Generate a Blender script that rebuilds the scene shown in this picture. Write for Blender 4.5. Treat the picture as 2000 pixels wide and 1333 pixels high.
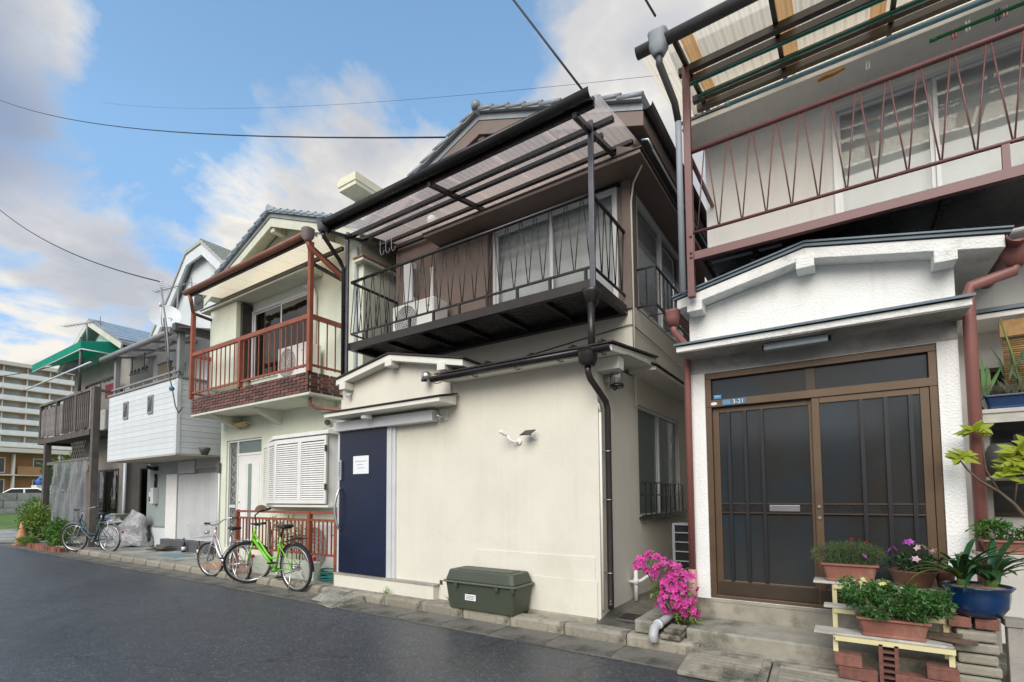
import bpy, bmesh, math, random
from math import sin, cos, pi, radians
from mathutils import Vector, Matrix
D = bpy.data
sc = bpy.context.scene
for o in list(D.objects):
    D.objects.remove(o)
COL = sc.collection
RN = random.Random(11)

# ------------------------------------------------------------------ camera
CAM_H = 1.30
YAW, PITCH, ROLL = -0.5867, 0.05576, 0.00724
cam = D.cameras.new('camera')
cam.sensor_width = 36.0
cam.lens = 974.0 / 2000 * 36
cam.shift_y = (913.3 - 666.5) / 2000
cam.clip_start = 0.05
cam.clip_end = 2000
camo = D.objects.new('camera', cam)
COL.objects.link(camo)
fwd = Vector((sin(YAW) * cos(PITCH), cos(YAW) * cos(PITCH), sin(PITCH)))
rt = Vector((cos(YAW), -sin(YAW), 0))
dn = fwd.cross(rt)
rt2 = rt * cos(ROLL) + dn * sin(ROLL)
dn2 = -rt * sin(ROLL) + dn * cos(ROLL)
camo.matrix_world = Matrix(((rt2.x, -dn2.x, -fwd.x, 0), (rt2.y, -dn2.y, -fwd.y, 0),
                            (rt2.z, -dn2.z, -fwd.z, CAM_H), (0, 0, 0, 1)))
sc.camera = camo

# ------------------------------------------------------------------ world and sun
SUN_AZ = radians(168)     # compass-like angle in the XY plane, measured from +Y towards +X
SUN_EL = radians(37)
w = D.worlds.new('World')
sc.world = w
w.use_nodes = True
nt = w.node_tree
nt.nodes.clear()


def N(t, typ, **k):
    n = t.nodes.new(typ)
    for a, b in k.items():
        if a.startswith('i_'):
            n.inputs[a[2:].replace('_', ' ')].default_value = b
        else:
            setattr(n, a, b)
    return n


def math_(t, op, a, b=None, clamp=False):
    n = t.nodes.new('ShaderNodeMath')
    n.operation = op
    n.use_clamp = clamp
    for i, v in enumerate((a, b)):
        if v is None:
            continue
        if isinstance(v, (int, float)):
            n.inputs[i].default_value = v
        else:
            t.links.new(v, n.inputs[i])
    return n.outputs[0]


def ramp(t, fac, stops):
    n = t.nodes.new('ShaderNodeValToRGB')
    el = n.color_ramp.elements
    while len(el) < len(stops):
        el.new(0.5)
    for e, (p, c) in zip(el, stops):
        e.position = p
        e.color = c if len(c) == 4 else (*c, 1)
    t.links.new(fac, n.inputs[0])
    return n.outputs[0]


def mixc(t, fac, a, b, blend='MIX'):
    n = t.nodes.new('ShaderNodeMix')
    n.data_type = 'RGBA'
    n.blend_type = blend
    for i, v in ((0, fac), (6, a), (7, b)):
        if isinstance(v, (int, float)):
            n.inputs[i].default_value = v
        elif isinstance(v, tuple):
            n.inputs[i].default_value = v if len(v) == 4 else (*v, 1)
        else:
            t.links.new(v, n.inputs[i])
    return n.outputs[2]


sky = N(nt, 'ShaderNodeTexSky', sky_type='NISHITA', sun_disc=False)
sky.sun_elevation = SUN_EL
sky.sun_rotation = SUN_AZ
sky.air_density = 1.0
sky.dust_density = 0.6
sky.ozone_density = 2.0
tc = N(nt, 'ShaderNodeTexCoord')
sep = N(nt, 'ShaderNodeSeparateXYZ')
nt.links.new(tc.outputs['Generated'], sep.inputs[0])
# flatten the dome onto a cloud deck so the clouds shrink towards the horizon
den = math_(nt, 'ADD', math_(nt, 'MAXIMUM', sep.outputs[2], 0.0), 0.22)
cx = math_(nt, 'DIVIDE', sep.outputs[0], den)
cyy = math_(nt, 'DIVIDE', sep.outputs[1], den)
comb = N(nt, 'ShaderNodeCombineXYZ')
nt.links.new(cx, comb.inputs[0])
nt.links.new(cyy, comb.inputs[1])
comb.inputs[2].default_value = 3.1
nz = N(nt, 'ShaderNodeTexNoise', i_Scale=2.9, i_Detail=9.0, i_Roughness=0.55, i_Distortion=0.25)
nt.links.new(comb.outputs[0], nz.inputs['Vector'])
nz2 = N(nt, 'ShaderNodeTexNoise', i_Scale=0.9, i_Detail=3.0, i_Roughness=0.5)
nt.links.new(comb.outputs[0], nz2.inputs['Vector'])


def lobe(d, power, amp):
    """a cloud mass (amp > 0) or a clear patch (amp < 0) around one direction of the sky"""
    v = N(nt, 'ShaderNodeVectorMath', operation='DOT_PRODUCT')
    v.inputs[1].default_value = Vector(d).normalized()
    nt.links.new(tc.outputs['Generated'], v.inputs[0])
    p = math_(nt, 'POWER', math_(nt, 'MAXIMUM', v.outputs['Value'], 0.0), power)
    return math_(nt, 'MULTIPLY', p, amp)


cov = math_(nt, 'ADD', nz.outputs[0], math_(nt, 'MULTIPLY', math_(nt, 'SUBTRACT', nz2.outputs[0], 0.5), 0.35))
cov = math_(nt, 'ADD', cov, math_(nt, 'MINIMUM', math_(nt, 'MULTIPLY', math_(nt, 'SUBTRACT', 0.63, sep.outputs[2]), 1.3), 0.19))
for d, p, a in (((-0.13, 0.72, 0.68), 26, 0.30), ((-0.76, 0.23, 0.61), 90, -0.14), ((-0.66, 0.36, 0.66), 30, -0.06),
                ((-0.84, 0.14, 0.52), 260, 0.20), ((-0.94, 0.17, 0.26), 40, -0.12)):
    cov = math_(nt, 'ADD', cov, lobe(d, p, a))
mask = ramp(nt, cov, [(0.49, (0, 0, 0)), (0.61, (1, 1, 1))])
nz3 = N(nt, 'ShaderNodeTexNoise', i_Scale=2.4, i_Detail=6.0, i_Roughness=0.52)
nt.links.new(comb.outputs[0], nz3.inputs['Vector'])
lit = math_(nt, 'SUBTRACT', math_(nt, 'MULTIPLY', nz3.outputs[0], 0.9), math_(nt, 'MULTIPLY', cov, 0.45))
body = ramp(nt, lit, [(0.0, (2.6, 2.72, 3.0)), (0.10, (3.4, 3.38, 3.4)), (0.20, (4.6, 4.42, 4.1))])
shade = lobe((-0.86, 0.14, 0.48), 110, 1.0)
body = mixc(nt, math_(nt, 'MULTIPLY', shade, 0.92), body, (1.2, 1.65, 2.55))
lowk = ramp(nt, sep.outputs[2], [(0.10, (0.62, 0.72, 0.86)), (0.52, (1.42, 1.55, 1.42))])
tint = mixc(nt, 1.0, sky.outputs[0], lowk, 'MULTIPLY')
skyc = mixc(nt, mask, tint, body)
bg = N(nt, 'ShaderNodeBackground', i_Strength=0.10)
nt.links.new(skyc, bg.inputs[0])
wo = N(nt, 'ShaderNodeOutputWorld')
nt.links.new(bg.outputs[0], wo.inputs[0])

sun = D.lights.new('sun', 'SUN')
sun.energy = 1.5
sun.angle = radians(45)
sun.color = (1.0, 0.955, 0.88)
suno = D.objects.new('sun', sun)
COL.objects.link(suno)
sdir = Vector((sin(SUN_AZ) * cos(SUN_EL), cos(SUN_AZ) * cos(SUN_EL), sin(SUN_EL)))
suno.rotation_euler = sdir.to_track_quat('Z', 'Y').to_euler()
suno.location = (0, -5, 20)

sc.view_settings.view_transform = 'Standard'
sc.view_settings.look = 'None'
sc.view_settings.gamma = 1.0
sc.view_settings.exposure = 1.06
sc.render.engine = 'CYCLES'
sc.cycles.max_bounces = 8
sc.cycles.transparent_max_bounces = 24
sc.render.resolution_x = 1024
sc.render.resolution_y = 682


# ------------------------------------------------------------------ mesh helpers
class MB:
    """collects boxes, bars, tubes and prisms for one mesh"""

    def __init__(s):
        s.v = []
        s.f = []
        s.sm = []

    def add(s, vs, fs, sm=False):
        n = len(s.v)
        s.v += [tuple(v) for v in vs]
        s.f += [tuple(i + n for i in f) for f in fs]
        s.sm += [sm] * len(fs)
        return s

    def box(s, x0, x1, y0, y1, z0, z1):
        return s.add([(x0, y0, z0), (x1, y0, z0), (x1, y1, z0), (x0, y1, z0), (x0, y0, z1), (x1, y0, z1), (x1, y1, z1), (x0, y1, z1)],
                     [(0, 3, 2, 1), (4, 5, 6, 7), (0, 1, 5, 4), (1, 2, 6, 5), (2, 3, 7, 6), (3, 0, 4, 7)])

    def bar(s, p, q, w, h, up=(0, 0, 1)):
        p, q = Vector(p), Vector(q)
        d = (q - p).normalized()
        u = Vector(up)
        a = d.cross(u)
        if a.length < 1e-4:
            a = d.cross(Vector((0, 1, 0)))
        a.normalize()
        b = a.cross(d).normalized()
        a = a * (w / 2)
        b = b * (h / 2)
        vs = [c + i * a + j * b for c in (p, q) for i, j in ((-1, -1), (1, -1), (1, 1), (-1, 1))]
        return s.add(vs, [(0, 1, 2, 3), (7, 6, 5, 4), (0, 4, 5, 1), (1, 5, 6, 2), (2, 6, 7, 3), (3, 7, 4, 0)])

    def tube(s, pts, r, n=8, caps=True, closed=False):
        pts = [Vector(p) for p in pts]
        m = len(pts)
        rs = r if isinstance(r, (list, tuple)) else [r] * m
        vs = []
        ref = None
        for i, p in enumerate(pts):
            if closed:
                d = pts[(i + 1) % m] - pts[i - 1]
            else:
                d = pts[min(i + 1, m - 1)] - pts[max(i - 1, 0)]
            d.normalize()
            if ref is None:
                ref = Vector((0, 0, 1)) if abs(d.z) < 0.9 else Vector((1, 0, 0))
            a = (ref - d * ref.dot(d))
            if a.length < 1e-5:
                a = d.orthogonal()
            a.normalize()
            ref = a
            b = d.cross(a)
            for k in range(n):
                t = 2 * pi * k / n
                vs.append(p + (a * cos(t) + b * sin(t)) * rs[i])
        fs = []
        for i in range(m if closed else m - 1):
            j = (i + 1) % m
            for k in range(n):
                fs.append((i * n + k, i * n + (k + 1) % n, j * n + (k + 1) % n, j * n + k))
        s.add(vs, fs, True)
        if caps and not closed:
            o = len(s.v) - len(vs)
            s.f += [tuple(o + k for k in range(n))[::-1], tuple(o + (m - 1) * n + k for k in range(n))]
            s.sm += [False, False]
        return s

    def lathe(s, prof, c=(0, 0, 0), n=20, sx=1.0, sy=1.0, sq=0.0):
        vs = []
        for r, z in prof:
            for k in range(n):
                t = 2 * pi * k / n
                x, y = cos(t), sin(t)
                if sq:
                    e = 1 - sq
                    x = math.copysign(abs(x) ** e, x)
                    y = math.copysign(abs(y) ** e, y)
                vs.append((c[0] + r * sx * x, c[1] + r * sy * y, c[2] + z))
        fs = []
        for i in range(len(prof) - 1):
            for k in range(n):
                fs.append((i * n + k, i * n + (k + 1) % n, (i + 1) * n + (k + 1) % n, (i + 1) * n + k))
        s.add(vs, fs, True)
        o = len(s.v) - len(vs)
        s.f += [tuple(o + k for k in range(n))[::-1], tuple(o + (len(prof) - 1) * n + k for k in range(n))]
        s.sm += [False, False]
        return s

    def prism(s, poly, axis, a, b):
        n = len(poly)
        mk = {'x': lambda p, t: (t, p[0], p[1]), 'y': lambda p, t: (p[0], t, p[1]), 'z': lambda p, t: (p[0], p[1], t)}[axis]
        vs = [mk(p, a) for p in poly] + [mk(p, b) for p in poly]
        fs = [tuple(range(n)), tuple(range(2 * n - 1, n - 1, -1))]
        fs += [(i, i + n, (i + 1) % n + n, (i + 1) % n) for i in range(n)]
        return s.add(vs, fs)

    def ball(s, c, r, n=12, m=8, sz=1.0):
        prof = [(max(r * sin(pi * i / m), 1e-4), -r * sz * cos(pi * i / m)) for i in range(m + 1)]
        return s.lathe(prof, c, n)

    def ring(s, c, R, r, axis='y', n=32, m=8, tr=None):
        pts = []
        for i in range(n):
            t = 2 * pi * i / n
            a, b = R * cos(t), R * sin(t)
            p = Vector((a, 0, b)) if axis == 'y' else Vector((0, a, b)) if axis == 'x' else Vector((a, b, 0))
            p = p + Vector(c)
            pts.append(tr @ p if tr else p)
        return s.tube(pts, r, m, closed=True)

    def wall(s, axis, pos, t, u0, u1, z0, z1, holes=()):
        """upright wall slab at y (axis 'y') or x (axis 'x') = pos, thickness t, with rectangular openings (u0,u1,z0,z1)"""
        us = sorted(set([u0, u1] + [h[i] for h in holes for i in (0, 1)]))
        zs = sorted(set([z0, z1] + [h[i] for h in holes for i in (2, 3)]))
        us = [u for u in us if u0 <= u <= u1]
        zs = [z for z in zs if z0 <= z <= z1]
        P = (lambda u, d, z: (u, pos + d, z)) if axis == 'y' else (lambda u, d, z: (pos + d, u, z))
        for i in range(len(us) - 1):
            for j in range(len(zs) - 1):
                cu, cz = (us[i] + us[i + 1]) / 2, (zs[j] + zs[j + 1]) / 2
                if any(h[0] < cu < h[1] and h[2] < cz < h[3] for h in holes):
                    continue
                for d in (0, t):
                    s.add([P(us[i], d, zs[j]), P(us[i + 1], d, zs[j]), P(us[i + 1], d, zs[j + 1]), P(us[i], d, zs[j + 1])], [(0, 1, 2, 3)])
        for a, b, c, d in list(holes) + [(u0, u1, z0, z1)]:
            for q in ((a, c, b, c), (b, c, b, d), (b, d, a, d), (a, d, a, c)):
                s.add([P(q[0], 0, q[1]), P(q[2], 0, q[3]), P(q[2], t, q[3]), P(q[0], t, q[1])], [(0, 1, 2, 3)])
        return s

    def leaf(s, base, d, up, L, W, bend=0.25, fold=0.15, seg=2):
        """one leaf blade: a folded strip that droops"""
        base, d, up = Vector(base), Vector(d).normalized(), Vector(up)
        side = d.cross(up)
        if side.length < 1e-4:
            side = d.orthogonal()
        side.normalize()
        up = side.cross(d).normalized()
        vs = []
        for i in range(seg + 1):
            t = i / seg
            c = base + d * (L * t) - up * (bend * L * t * t)
            wd = W * (0.25 + 1.5 * t * (1 - t) * 2) * (1 - t * 0.55) if i < seg else W * 0.04
            vs += [c - side * wd / 2 + up * fold * wd, c, c + side * wd / 2 + up * fold * wd]
        fs = []
        for i in range(seg):
            a = i * 3
            fs += [(a, a + 1, a + 4, a + 3), (a + 1, a + 2, a + 5, a + 4)]
        return s.add(vs, fs, True)


ROOT = {}      # object -> inverse matrix of the thing it belongs to


def link(o):
    COL.objects.link(o)
    return o


def mesh(name, mb, m, fix=True):
    me = D.meshes.new(name)
    me.from_pydata(mb.v, [], mb.f)
    me.polygons.foreach_set('use_smooth', mb.sm)
    if fix:
        bm = bmesh.new()
        bm.from_mesh(me)
        bmesh.ops.recalc_face_normals(bm, faces=bm.faces)
        bm.to_mesh(me)
        bm.free()
    if m is not None:
        me.materials.append(m)
    me.update()
    return me


def tag(o, label=None, cat=None, group=None, kind=None):
    for k, v in (('label', label), ('category', cat), ('group', group), ('kind', kind)):
        if v:
            o[k] = v
    return o


def thing(name, label, cat, loc=(0, 0, 0), rz=0.0, group=None, rot=None):
    o = link(D.objects.new(name, None))
    o.empty_display_size = 0.1
    o.location = loc
    o.rotation_euler = rot if rot else (0, 0, rz)
    Mx = Matrix.LocRotScale(Vector(loc), o.rotation_euler, None)
    ROOT[o] = Mx.inverted()
    return tag(o, label, cat, group)


def bevel(o, wd, seg=2):
    b = o.modifiers.new('bevel', 'BEVEL')
    b.width = wd
    b.segments = seg
    b.limit_method = 'ANGLE'
    b.angle_limit = radians(40)
    b.harden_normals = False


def part(name, mb, m, par, bev=0, label=None, kind=None, local=False, fix=True):
    """a part or sub-part; vertices are given in world space (or in the thing's own space when local)"""
    inv = ROOT[par]
    if not local:
        mb.v = [tuple(inv @ Vector(v)) for v in mb.v]
    o = link(D.objects.new(name, mesh(name, mb, m, fix)))
    o.parent = par
    ROOT[o] = inv
    if bev:
        bevel(o, bev)
    return tag(o, label, None, None, kind)


def single(name, mb, m, label, cat, group=None, kind=None, bev=0, fix=True):
    """a thing that is one mesh, its origin at the middle of its base"""
    xs, ys, zs = zip(*mb.v)
    og = Vector(((min(xs) + max(xs)) / 2, (min(ys) + max(ys)) / 2, min(zs)))
    mb.v = [tuple(Vector(v) - og) for v in mb.v]
    o = link(D.objects.new(name, mesh(name, mb, m, fix)))
    o.location = og
    ROOT[o] = Matrix.Translation(-og)
    if bev:
        bevel(o, bev)
    return tag(o, label, cat, group, kind)


def struct(name, mb, m, bev=0):
    o = link(D.objects.new(name, mesh(name, mb, m)))
    o['kind'] = 'structure'
    ROOT[o] = Matrix.Identity(4)
    if bev:
        bevel(o, bev)
    return o


def inst(name, me, par, loc=(0, 0, 0), rot=(0, 0, 0), s=(1, 1, 1), local=False, bev=0):
    """a piece that shares its mesh with others like it"""
    o = link(D.objects.new(name, me))
    from mathutils import Euler
    Mx = Matrix.LocRotScale(Vector(loc), Euler(rot), Vector(s))
    o.parent = par
    o.matrix_basis = Mx if local else ROOT[par] @ Mx
    ROOT[o] = ROOT[par]
    if bev:
        bevel(o, bev)
    return o


def copy_tree(o, parent=None):
    c = o.copy()
    COL.objects.link(c)
    c.parent = parent
    for ch in o.children:
        copy_tree(ch, c)
    return c


# ------------------------------------------------------------------ materials
def mat(name, c, r=0.6, metal=0.0, var=0.10, sc_=5.0, bump=0.0, bsc=70.0, rv=0.0, streak=0.0, stain=None, stsc=2.0, stth=0.62,
        isl=0.0, trans=0.0, coat=0.0, spec=0.5, rr=0.0, c2=None, bdist=0.01, crack=0.0):
    m = D.materials.new(name)
    m.use_nodes = True
    t = m.node_tree
    t.nodes.clear()
    out = N(t, 'ShaderNodeOutputMaterial')
    p = N(t, 'ShaderNodeBsdfPrincipled')
    p.inputs['Roughness'].default_value = r
    p.inputs['Metallic'].default_value = metal
    p.inputs['Specular IOR Level'].default_value = spec
    p.inputs['Coat Weight'].default_value = coat
    co = N(t, 'ShaderNodeTexCoord').outputs['Object']
    n1 = N(t, 'ShaderNodeTexNoise', i_Scale=sc_, i_Detail=7.0, i_Roughness=0.62)
    t.links.new(co, n1.inputs['Vector'])
    lo = tuple(max(0, x * (1 - var)) for x in (c2 or c))
    hi = tuple(min(1, x * (1 + var * 0.7)) for x in c)
    col = ramp(t, n1.outputs[0], [(0.32, lo), (0.68, hi)])
    if streak:
        mp = N(t, 'ShaderNodeMapping')
        mp.inputs['Scale'].default_value = (9, 9, 0.55)
        t.links.new(co, mp.inputs[0])
        n2 = N(t, 'ShaderNodeTexNoise', i_Scale=1.6, i_Detail=6.0, i_Roughness=0.65)
        t.links.new(mp.outputs[0], n2.inputs['Vector'])
        k = ramp(t, n2.outputs[0], [(0.50, (1, 1, 1)), (0.78, (1 - streak, 1 - streak * 1.02, 1 - streak * 1.08))])
        col = mixc(t, 1.0, col, k, 'MULTIPLY')
    if stain:
        n3 = N(t, 'ShaderNodeTexNoise', i_Scale=stsc, i_Detail=8.0, i_Roughness=0.68)
        t.links.new(co, n3.inputs['Vector'])
        k = ramp(t, n3.outputs[0], [(stth - 0.08, (0, 0, 0)), (stth + 0.10, (1, 1, 1))])
        col = mixc(t, k, col, stain)
    if crack:
        wb = N(t, 'ShaderNodeTexNoise', i_Scale=2.2, i_Detail=5.0)
        t.links.new(co, wb.inputs['Vector'])
        va = N(t, 'ShaderNodeVectorMath', operation='MULTIPLY_ADD')
        va.inputs[1].default_value = (0.6, 0.6, 0.6)
        t.links.new(wb.outputs['Color'], va.inputs[0])
        t.links.new(co, va.inputs[2])
        vc = N(t, 'ShaderNodeTexVoronoi', feature='DISTANCE_TO_EDGE', i_Scale=0.42)
        t.links.new(va.outputs[0], vc.inputs['Vector'])
        k = ramp(t, vc.outputs['Distance'], [(0.0, (crack, crack, crack)), (0.0025, (1, 1, 1))])
        col = mixc(t, 1.0, col, k, 'MULTIPLY')
    if rv or isl:
        src = N(t, 'ShaderNodeObjectInfo').outputs['Random'] if rv else N(t, 'ShaderNodeNewGeometry').outputs['Random Per Island']
        q = rv or isl
        h = N(t, 'ShaderNodeHueSaturation')
        t.links.new(math_(t, 'ADD', math_(t, 'MULTIPLY', src, q * 2), 1 - q), h.inputs['Value'])
        if isl:
            t.links.new(math_(t, 'ADD', math_(t, 'MULTIPLY', math_(t, 'FRACT', math_(t, 'MULTIPLY', src, 7.3)), 0.06), 0.47), h.inputs['Hue'])
        t.links.new(col, h.inputs['Color'])
        col = h.outputs[0]
    t.links.new(col, p.inputs['Base Color'])
    if rr:
        t.links.new(math_(t, 'ADD', math_(t, 'MULTIPLY', n1.outputs[0], rr * 2), r - rr, True), p.inputs['Roughness'])
    if bump:
        nb = N(t, 'ShaderNodeTexNoise', i_Scale=bsc, i_Detail=4.0, i_Roughness=0.6)
        t.links.new(co, nb.inputs['Vector'])
        b = N(t, 'ShaderNodeBump', i_Strength=bump, i_Distance=bdist)
        t.links.new(nb.outputs[0], b.inputs['Height'])
        t.links.new(b.outputs[0], p.inputs['Normal'])
    sh = p.outputs[0]
    if trans:
        tr = N(t, 'ShaderNodeBsdfTranslucent')
        t.links.new(col, tr.inputs[0])
        mx = N(t, 'ShaderNodeMixShader')
        mx.inputs[0].default_value = trans
        t.links.new(sh, mx.inputs[1])
        t.links.new(tr.outputs[0], mx.inputs[2])
        sh = mx.outputs[0]
    t.links.new(sh, out.inputs[0])
    return m


def glassm(name, tint=(0.9, 0.95, 0.95), rough=0.02, base=0.05, body=0.0, bodyc=(0.5, 0.5, 0.5), tl_share=0.6, bump=0.0, bsc=8.0):
    """thin pane: see-through with a fresnel mirror; body mixes in a frosted or milky film"""
    m = D.materials.new(name)
    m.use_nodes = True
    t = m.node_tree
    t.nodes.clear()
    out = N(t, 'ShaderNodeOutputMaterial')
    tr = N(t, 'ShaderNodeBsdfTransparent')
    tr.inputs[0].default_value = (*tint, 1)
    g = N(t, 'ShaderNodeBsdfGlossy')
    g.inputs['Roughness'].default_value = rough
    if bump:
        nb = N(t, 'ShaderNodeTexNoise', i_Scale=bsc, i_Detail=2.0)
        t.links.new(N(t, 'ShaderNodeTexCoord').outputs['Object'], nb.inputs['Vector'])
        b = N(t, 'ShaderNodeBump', i_Strength=bump, i_Distance=0.02)
        t.links.new(nb.outputs[0], b.inputs['Height'])
        t.links.new(b.outputs[0], g.inputs['Normal'])
    a = tr.outputs[0]
    if body:
        df = N(t, 'ShaderNodeBsdfDiffuse')
        df.inputs[0].default_value = (*bodyc, 1)
        tl = N(t, 'ShaderNodeBsdfTranslucent')
        tl.inputs[0].default_value = (*bodyc, 1)
        m0 = N(t, 'ShaderNodeMixShader')
        m0.inputs[0].default_value = tl_share
        t.links.new(df.outputs[0], m0.inputs[1])
        t.links.new(tl.outputs[0], m0.inputs[2])
        m1 = N(t, 'ShaderNodeMixShader')
        m1.inputs[0].default_value = body
        t.links.new(a, m1.inputs[1])
        t.links.new(m0.outputs[0], m1.inputs[2])
        a = m1.outputs[0]
    lw = N(t, 'ShaderNodeLayerWeight')
    f5 = math_(t, 'POWER', lw.outputs['Facing'], 4.0)
    f = math_(t, 'ADD', math_(t, 'MULTIPLY', f5, 0.85), base, True)
    mx = N(t, 'ShaderNodeMixShader')
    t.links.new(f, mx.inputs[0])
    t.links.new(a, mx.inputs[1])
    t.links.new(g.outputs[0], mx.inputs[2])
    t.links.new(mx.outputs[0], out.inputs[0])
    return m


def srgb(r, g, b):
    return tuple(((x / 255 + 0.055) / 1.055) ** 2.4 if x > 10 else x / 255 / 12.92 for x in (r, g, b))


M = {}
M['cream'] = mat('cream_stucco', (0.70, 0.66, 0.565), 0.75, crack=0.965, var=0.06, sc_=1.4, bump=0.16, bsc=35, streak=0.05, stain=(0.60, 0.56, 0.46), stsc=0.9, stth=0.66)
M['cream2'] = mat('cream_trim', (0.73, 0.71, 0.63), 0.6, var=0.05, streak=0.06)
M['brown'] = mat('brown_stucco', (0.20, 0.148, 0.122), 0.75, var=0.08, bump=0.15, bsc=60, streak=0.08)
M['browntrim'] = mat('brown_trim', (0.19, 0.140, 0.115), 0.6, var=0.10)
M['black'] = mat('black_paint', (0.018, 0.016, 0.016), 0.28, var=0.25, sc_=9, rr=0.08)
M['blackb'] = mat('dark_brown_steel', (0.024, 0.018, 0.017), 0.35, var=0.25, sc_=9, rr=0.08)
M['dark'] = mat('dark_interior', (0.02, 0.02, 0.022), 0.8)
M['tile'] = mat('grey_roof_tile', (0.26, 0.28, 0.30), 0.38, var=0.2, rv=0.12, bump=0.1)
M['navy'] = mat('navy_door_paint', (0.007, 0.013, 0.040), 0.32, var=0.2, sc_=1.5, rr=0.05)
M['silver'] = mat('brushed_aluminium', (0.60, 0.62, 0.65), 0.38, metal=0.85, var=0.06)
M['alu'] = mat('pale_aluminium', (0.66, 0.67, 0.68), 0.45, metal=0.2, var=0.05)
M['white'] = mat('white_plastic', (0.80, 0.80, 0.79), 0.45, var=0.04)
M['acwhite'] = mat('air_conditioner_white', (0.72, 0.71, 0.66), 0.45, var=0.05, streak=0.08)
M['grille'] = mat('grey_fan_grille', (0.25, 0.24, 0.24), 0.5)
M['curtain'] = mat('pale_curtain', (0.72, 0.73, 0.68), 0.9, var=0.05, trans=0.3)
M['curtain_g'] = mat('pale_green_curtain', (0.82, 0.83, 0.81), 0.9, var=0.06, trans=0.3)
M['glass'] = glassm('window_glass', (0.95, 0.96, 0.96), 0.03, 0.03, bump=0.10, bsc=2.0)
M['frost'] = glassm('frosted_glass', (0.6, 0.66, 0.66), 0.10, 0.04, body=0.55, bodyc=(0.42, 0.50, 0.49), bump=0.3, bsc=6.0)
M['poly'] = glassm('corrugated_polycarbonate', (0.92, 0.88, 0.86), 0.12, 0.02, body=0.46, bodyc=(0.90, 0.77, 0.70), tl_share=0.8)
M['concrete'] = mat('concrete', (0.34, 0.31, 0.25), 0.85, var=0.25, sc_=4, bump=0.4, bsc=90, stain=(0.085, 0.085, 0.055), stsc=2.2, stth=0.56)
M['kerb'] = mat('kerb_concrete', (0.32, 0.285, 0.225), 0.85, var=0.28, sc_=5, bump=0.5, bsc=110, stain=(0.060, 0.058, 0.040), stsc=3.2, stth=0.535, rv=0.15)
M['gutter'] = mat('gutter_concrete', (0.185, 0.168, 0.138), 0.8, var=0.3, sc_=5, bump=0.4, bsc=120, stain=(0.055, 0.053, 0.044), stsc=2.5, stth=0.53, rv=0.12)
M['paper'] = mat('white_paper', (0.78, 0.79, 0.80), 0.7, var=0.02)
M['ink'] = mat('grey_ink', (0.30, 0.30, 0.32), 0.8)
M['olive'] = mat('olive_plastic', (0.058, 0.068, 0.048), 0.5, var=0.10, bump=0.06, bsc=200)
M['oliver'] = mat('olive_plastic_rim', (0.11, 0.125, 0.095), 0.45, var=0.08)
M['steel'] = mat('stainless_steel', (0.5, 0.48, 0.45), 0.3, metal=0.9, var=0.08)
M['wood'] = mat('weathered_wood', (0.36, 0.33, 0.29), 0.8, var=0.25, sc_=3, streak=0.25, bump=0.3, bsc=40, rv=0.1)
M['rubber'] = mat('black_rubber', (0.016, 0.016, 0.017), 0.6, var=0.2)

# ================================================================== ground
def asphalt_mat():
    """worn asphalt: stone chips of different greys, rolled patches, faint hairline cracks, damp sheen"""
    m = D.materials.new('asphalt')
    m.use_nodes = True
    t = m.node_tree
    p = t.nodes['Principled BSDF']
    co = N(t, 'ShaderNodeTexCoord').outputs['Object']
    big = N(t, 'ShaderNodeTexNoise', i_Scale=0.45, i_Detail=5.0, i_Roughness=0.6)
    mid = N(t, 'ShaderNodeTexNoise', i_Scale=7.0, i_Detail=6.0, i_Roughness=0.7)
    chip = N(t, 'ShaderNodeTexVoronoi', i_Scale=75.0)
    cr = N(t, 'ShaderNodeTexVoronoi', feature='DISTANCE_TO_EDGE', i_Scale=0.55)
    wob = N(t, 'ShaderNodeTexNoise', i_Scale=2.5, i_Detail=4.0)
    for n in (big, mid, chip, wob):
        t.links.new(co, n.inputs['Vector'])
    va = N(t, 'ShaderNodeVectorMath', operation='MULTIPLY_ADD')
    va.inputs[1].default_value = (0.5, 0.5, 0.5)
    t.links.new(wob.outputs['Color'], va.inputs[0])
    t.links.new(co, va.inputs[2])
    t.links.new(va.outputs[0], cr.inputs['Vector'])
    c = ramp(t, big.outputs[0], [(0.35, (0.040, 0.044, 0.050)), (0.65, (0.068, 0.073, 0.080))])
    sp = N(t, 'ShaderNodeSeparateColor')
    t.links.new(chip.outputs['Color'], sp.inputs[0])
    c = mixc(t, 1.0, c, ramp(t, sp.outputs[0], [(0.0, (0.66, 0.66, 0.66)), (0.80, (1.12, 1.12, 1.12)), (0.94, (1.45, 1.45, 1.42)), (1.0, (2.6, 2.5, 2.4))]), 'MULTIPLY')
    c = mixc(t, 1.0, c, ramp(t, mid.outputs[0], [(0.3, (0.80, 0.80, 0.80)), (0.7, (1.14, 1.14, 1.14))]), 'MULTIPLY')
    c = mixc(t, 1.0, c, ramp(t, cr.outputs['Distance'], [(0.0, (0.45, 0.45, 0.45)), (0.006, (1, 1, 1))]), 'MULTIPLY')
    t.links.new(c, p.inputs['Base Color'])
    t.links.new(ramp(t, big.outputs[0], [(0.35, (0.38, 0.38, 0.38)), (0.7, (0.56, 0.56, 0.56))]), p.inputs['Roughness'])
    b = N(t, 'ShaderNodeBump', i_Strength=0.35, i_Distance=0.003)
    t.links.new(chip.outputs['Distance'], b.inputs['Height'])
    t.links.new(b.outputs[0], p.inputs['Normal'])
    return m


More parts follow.
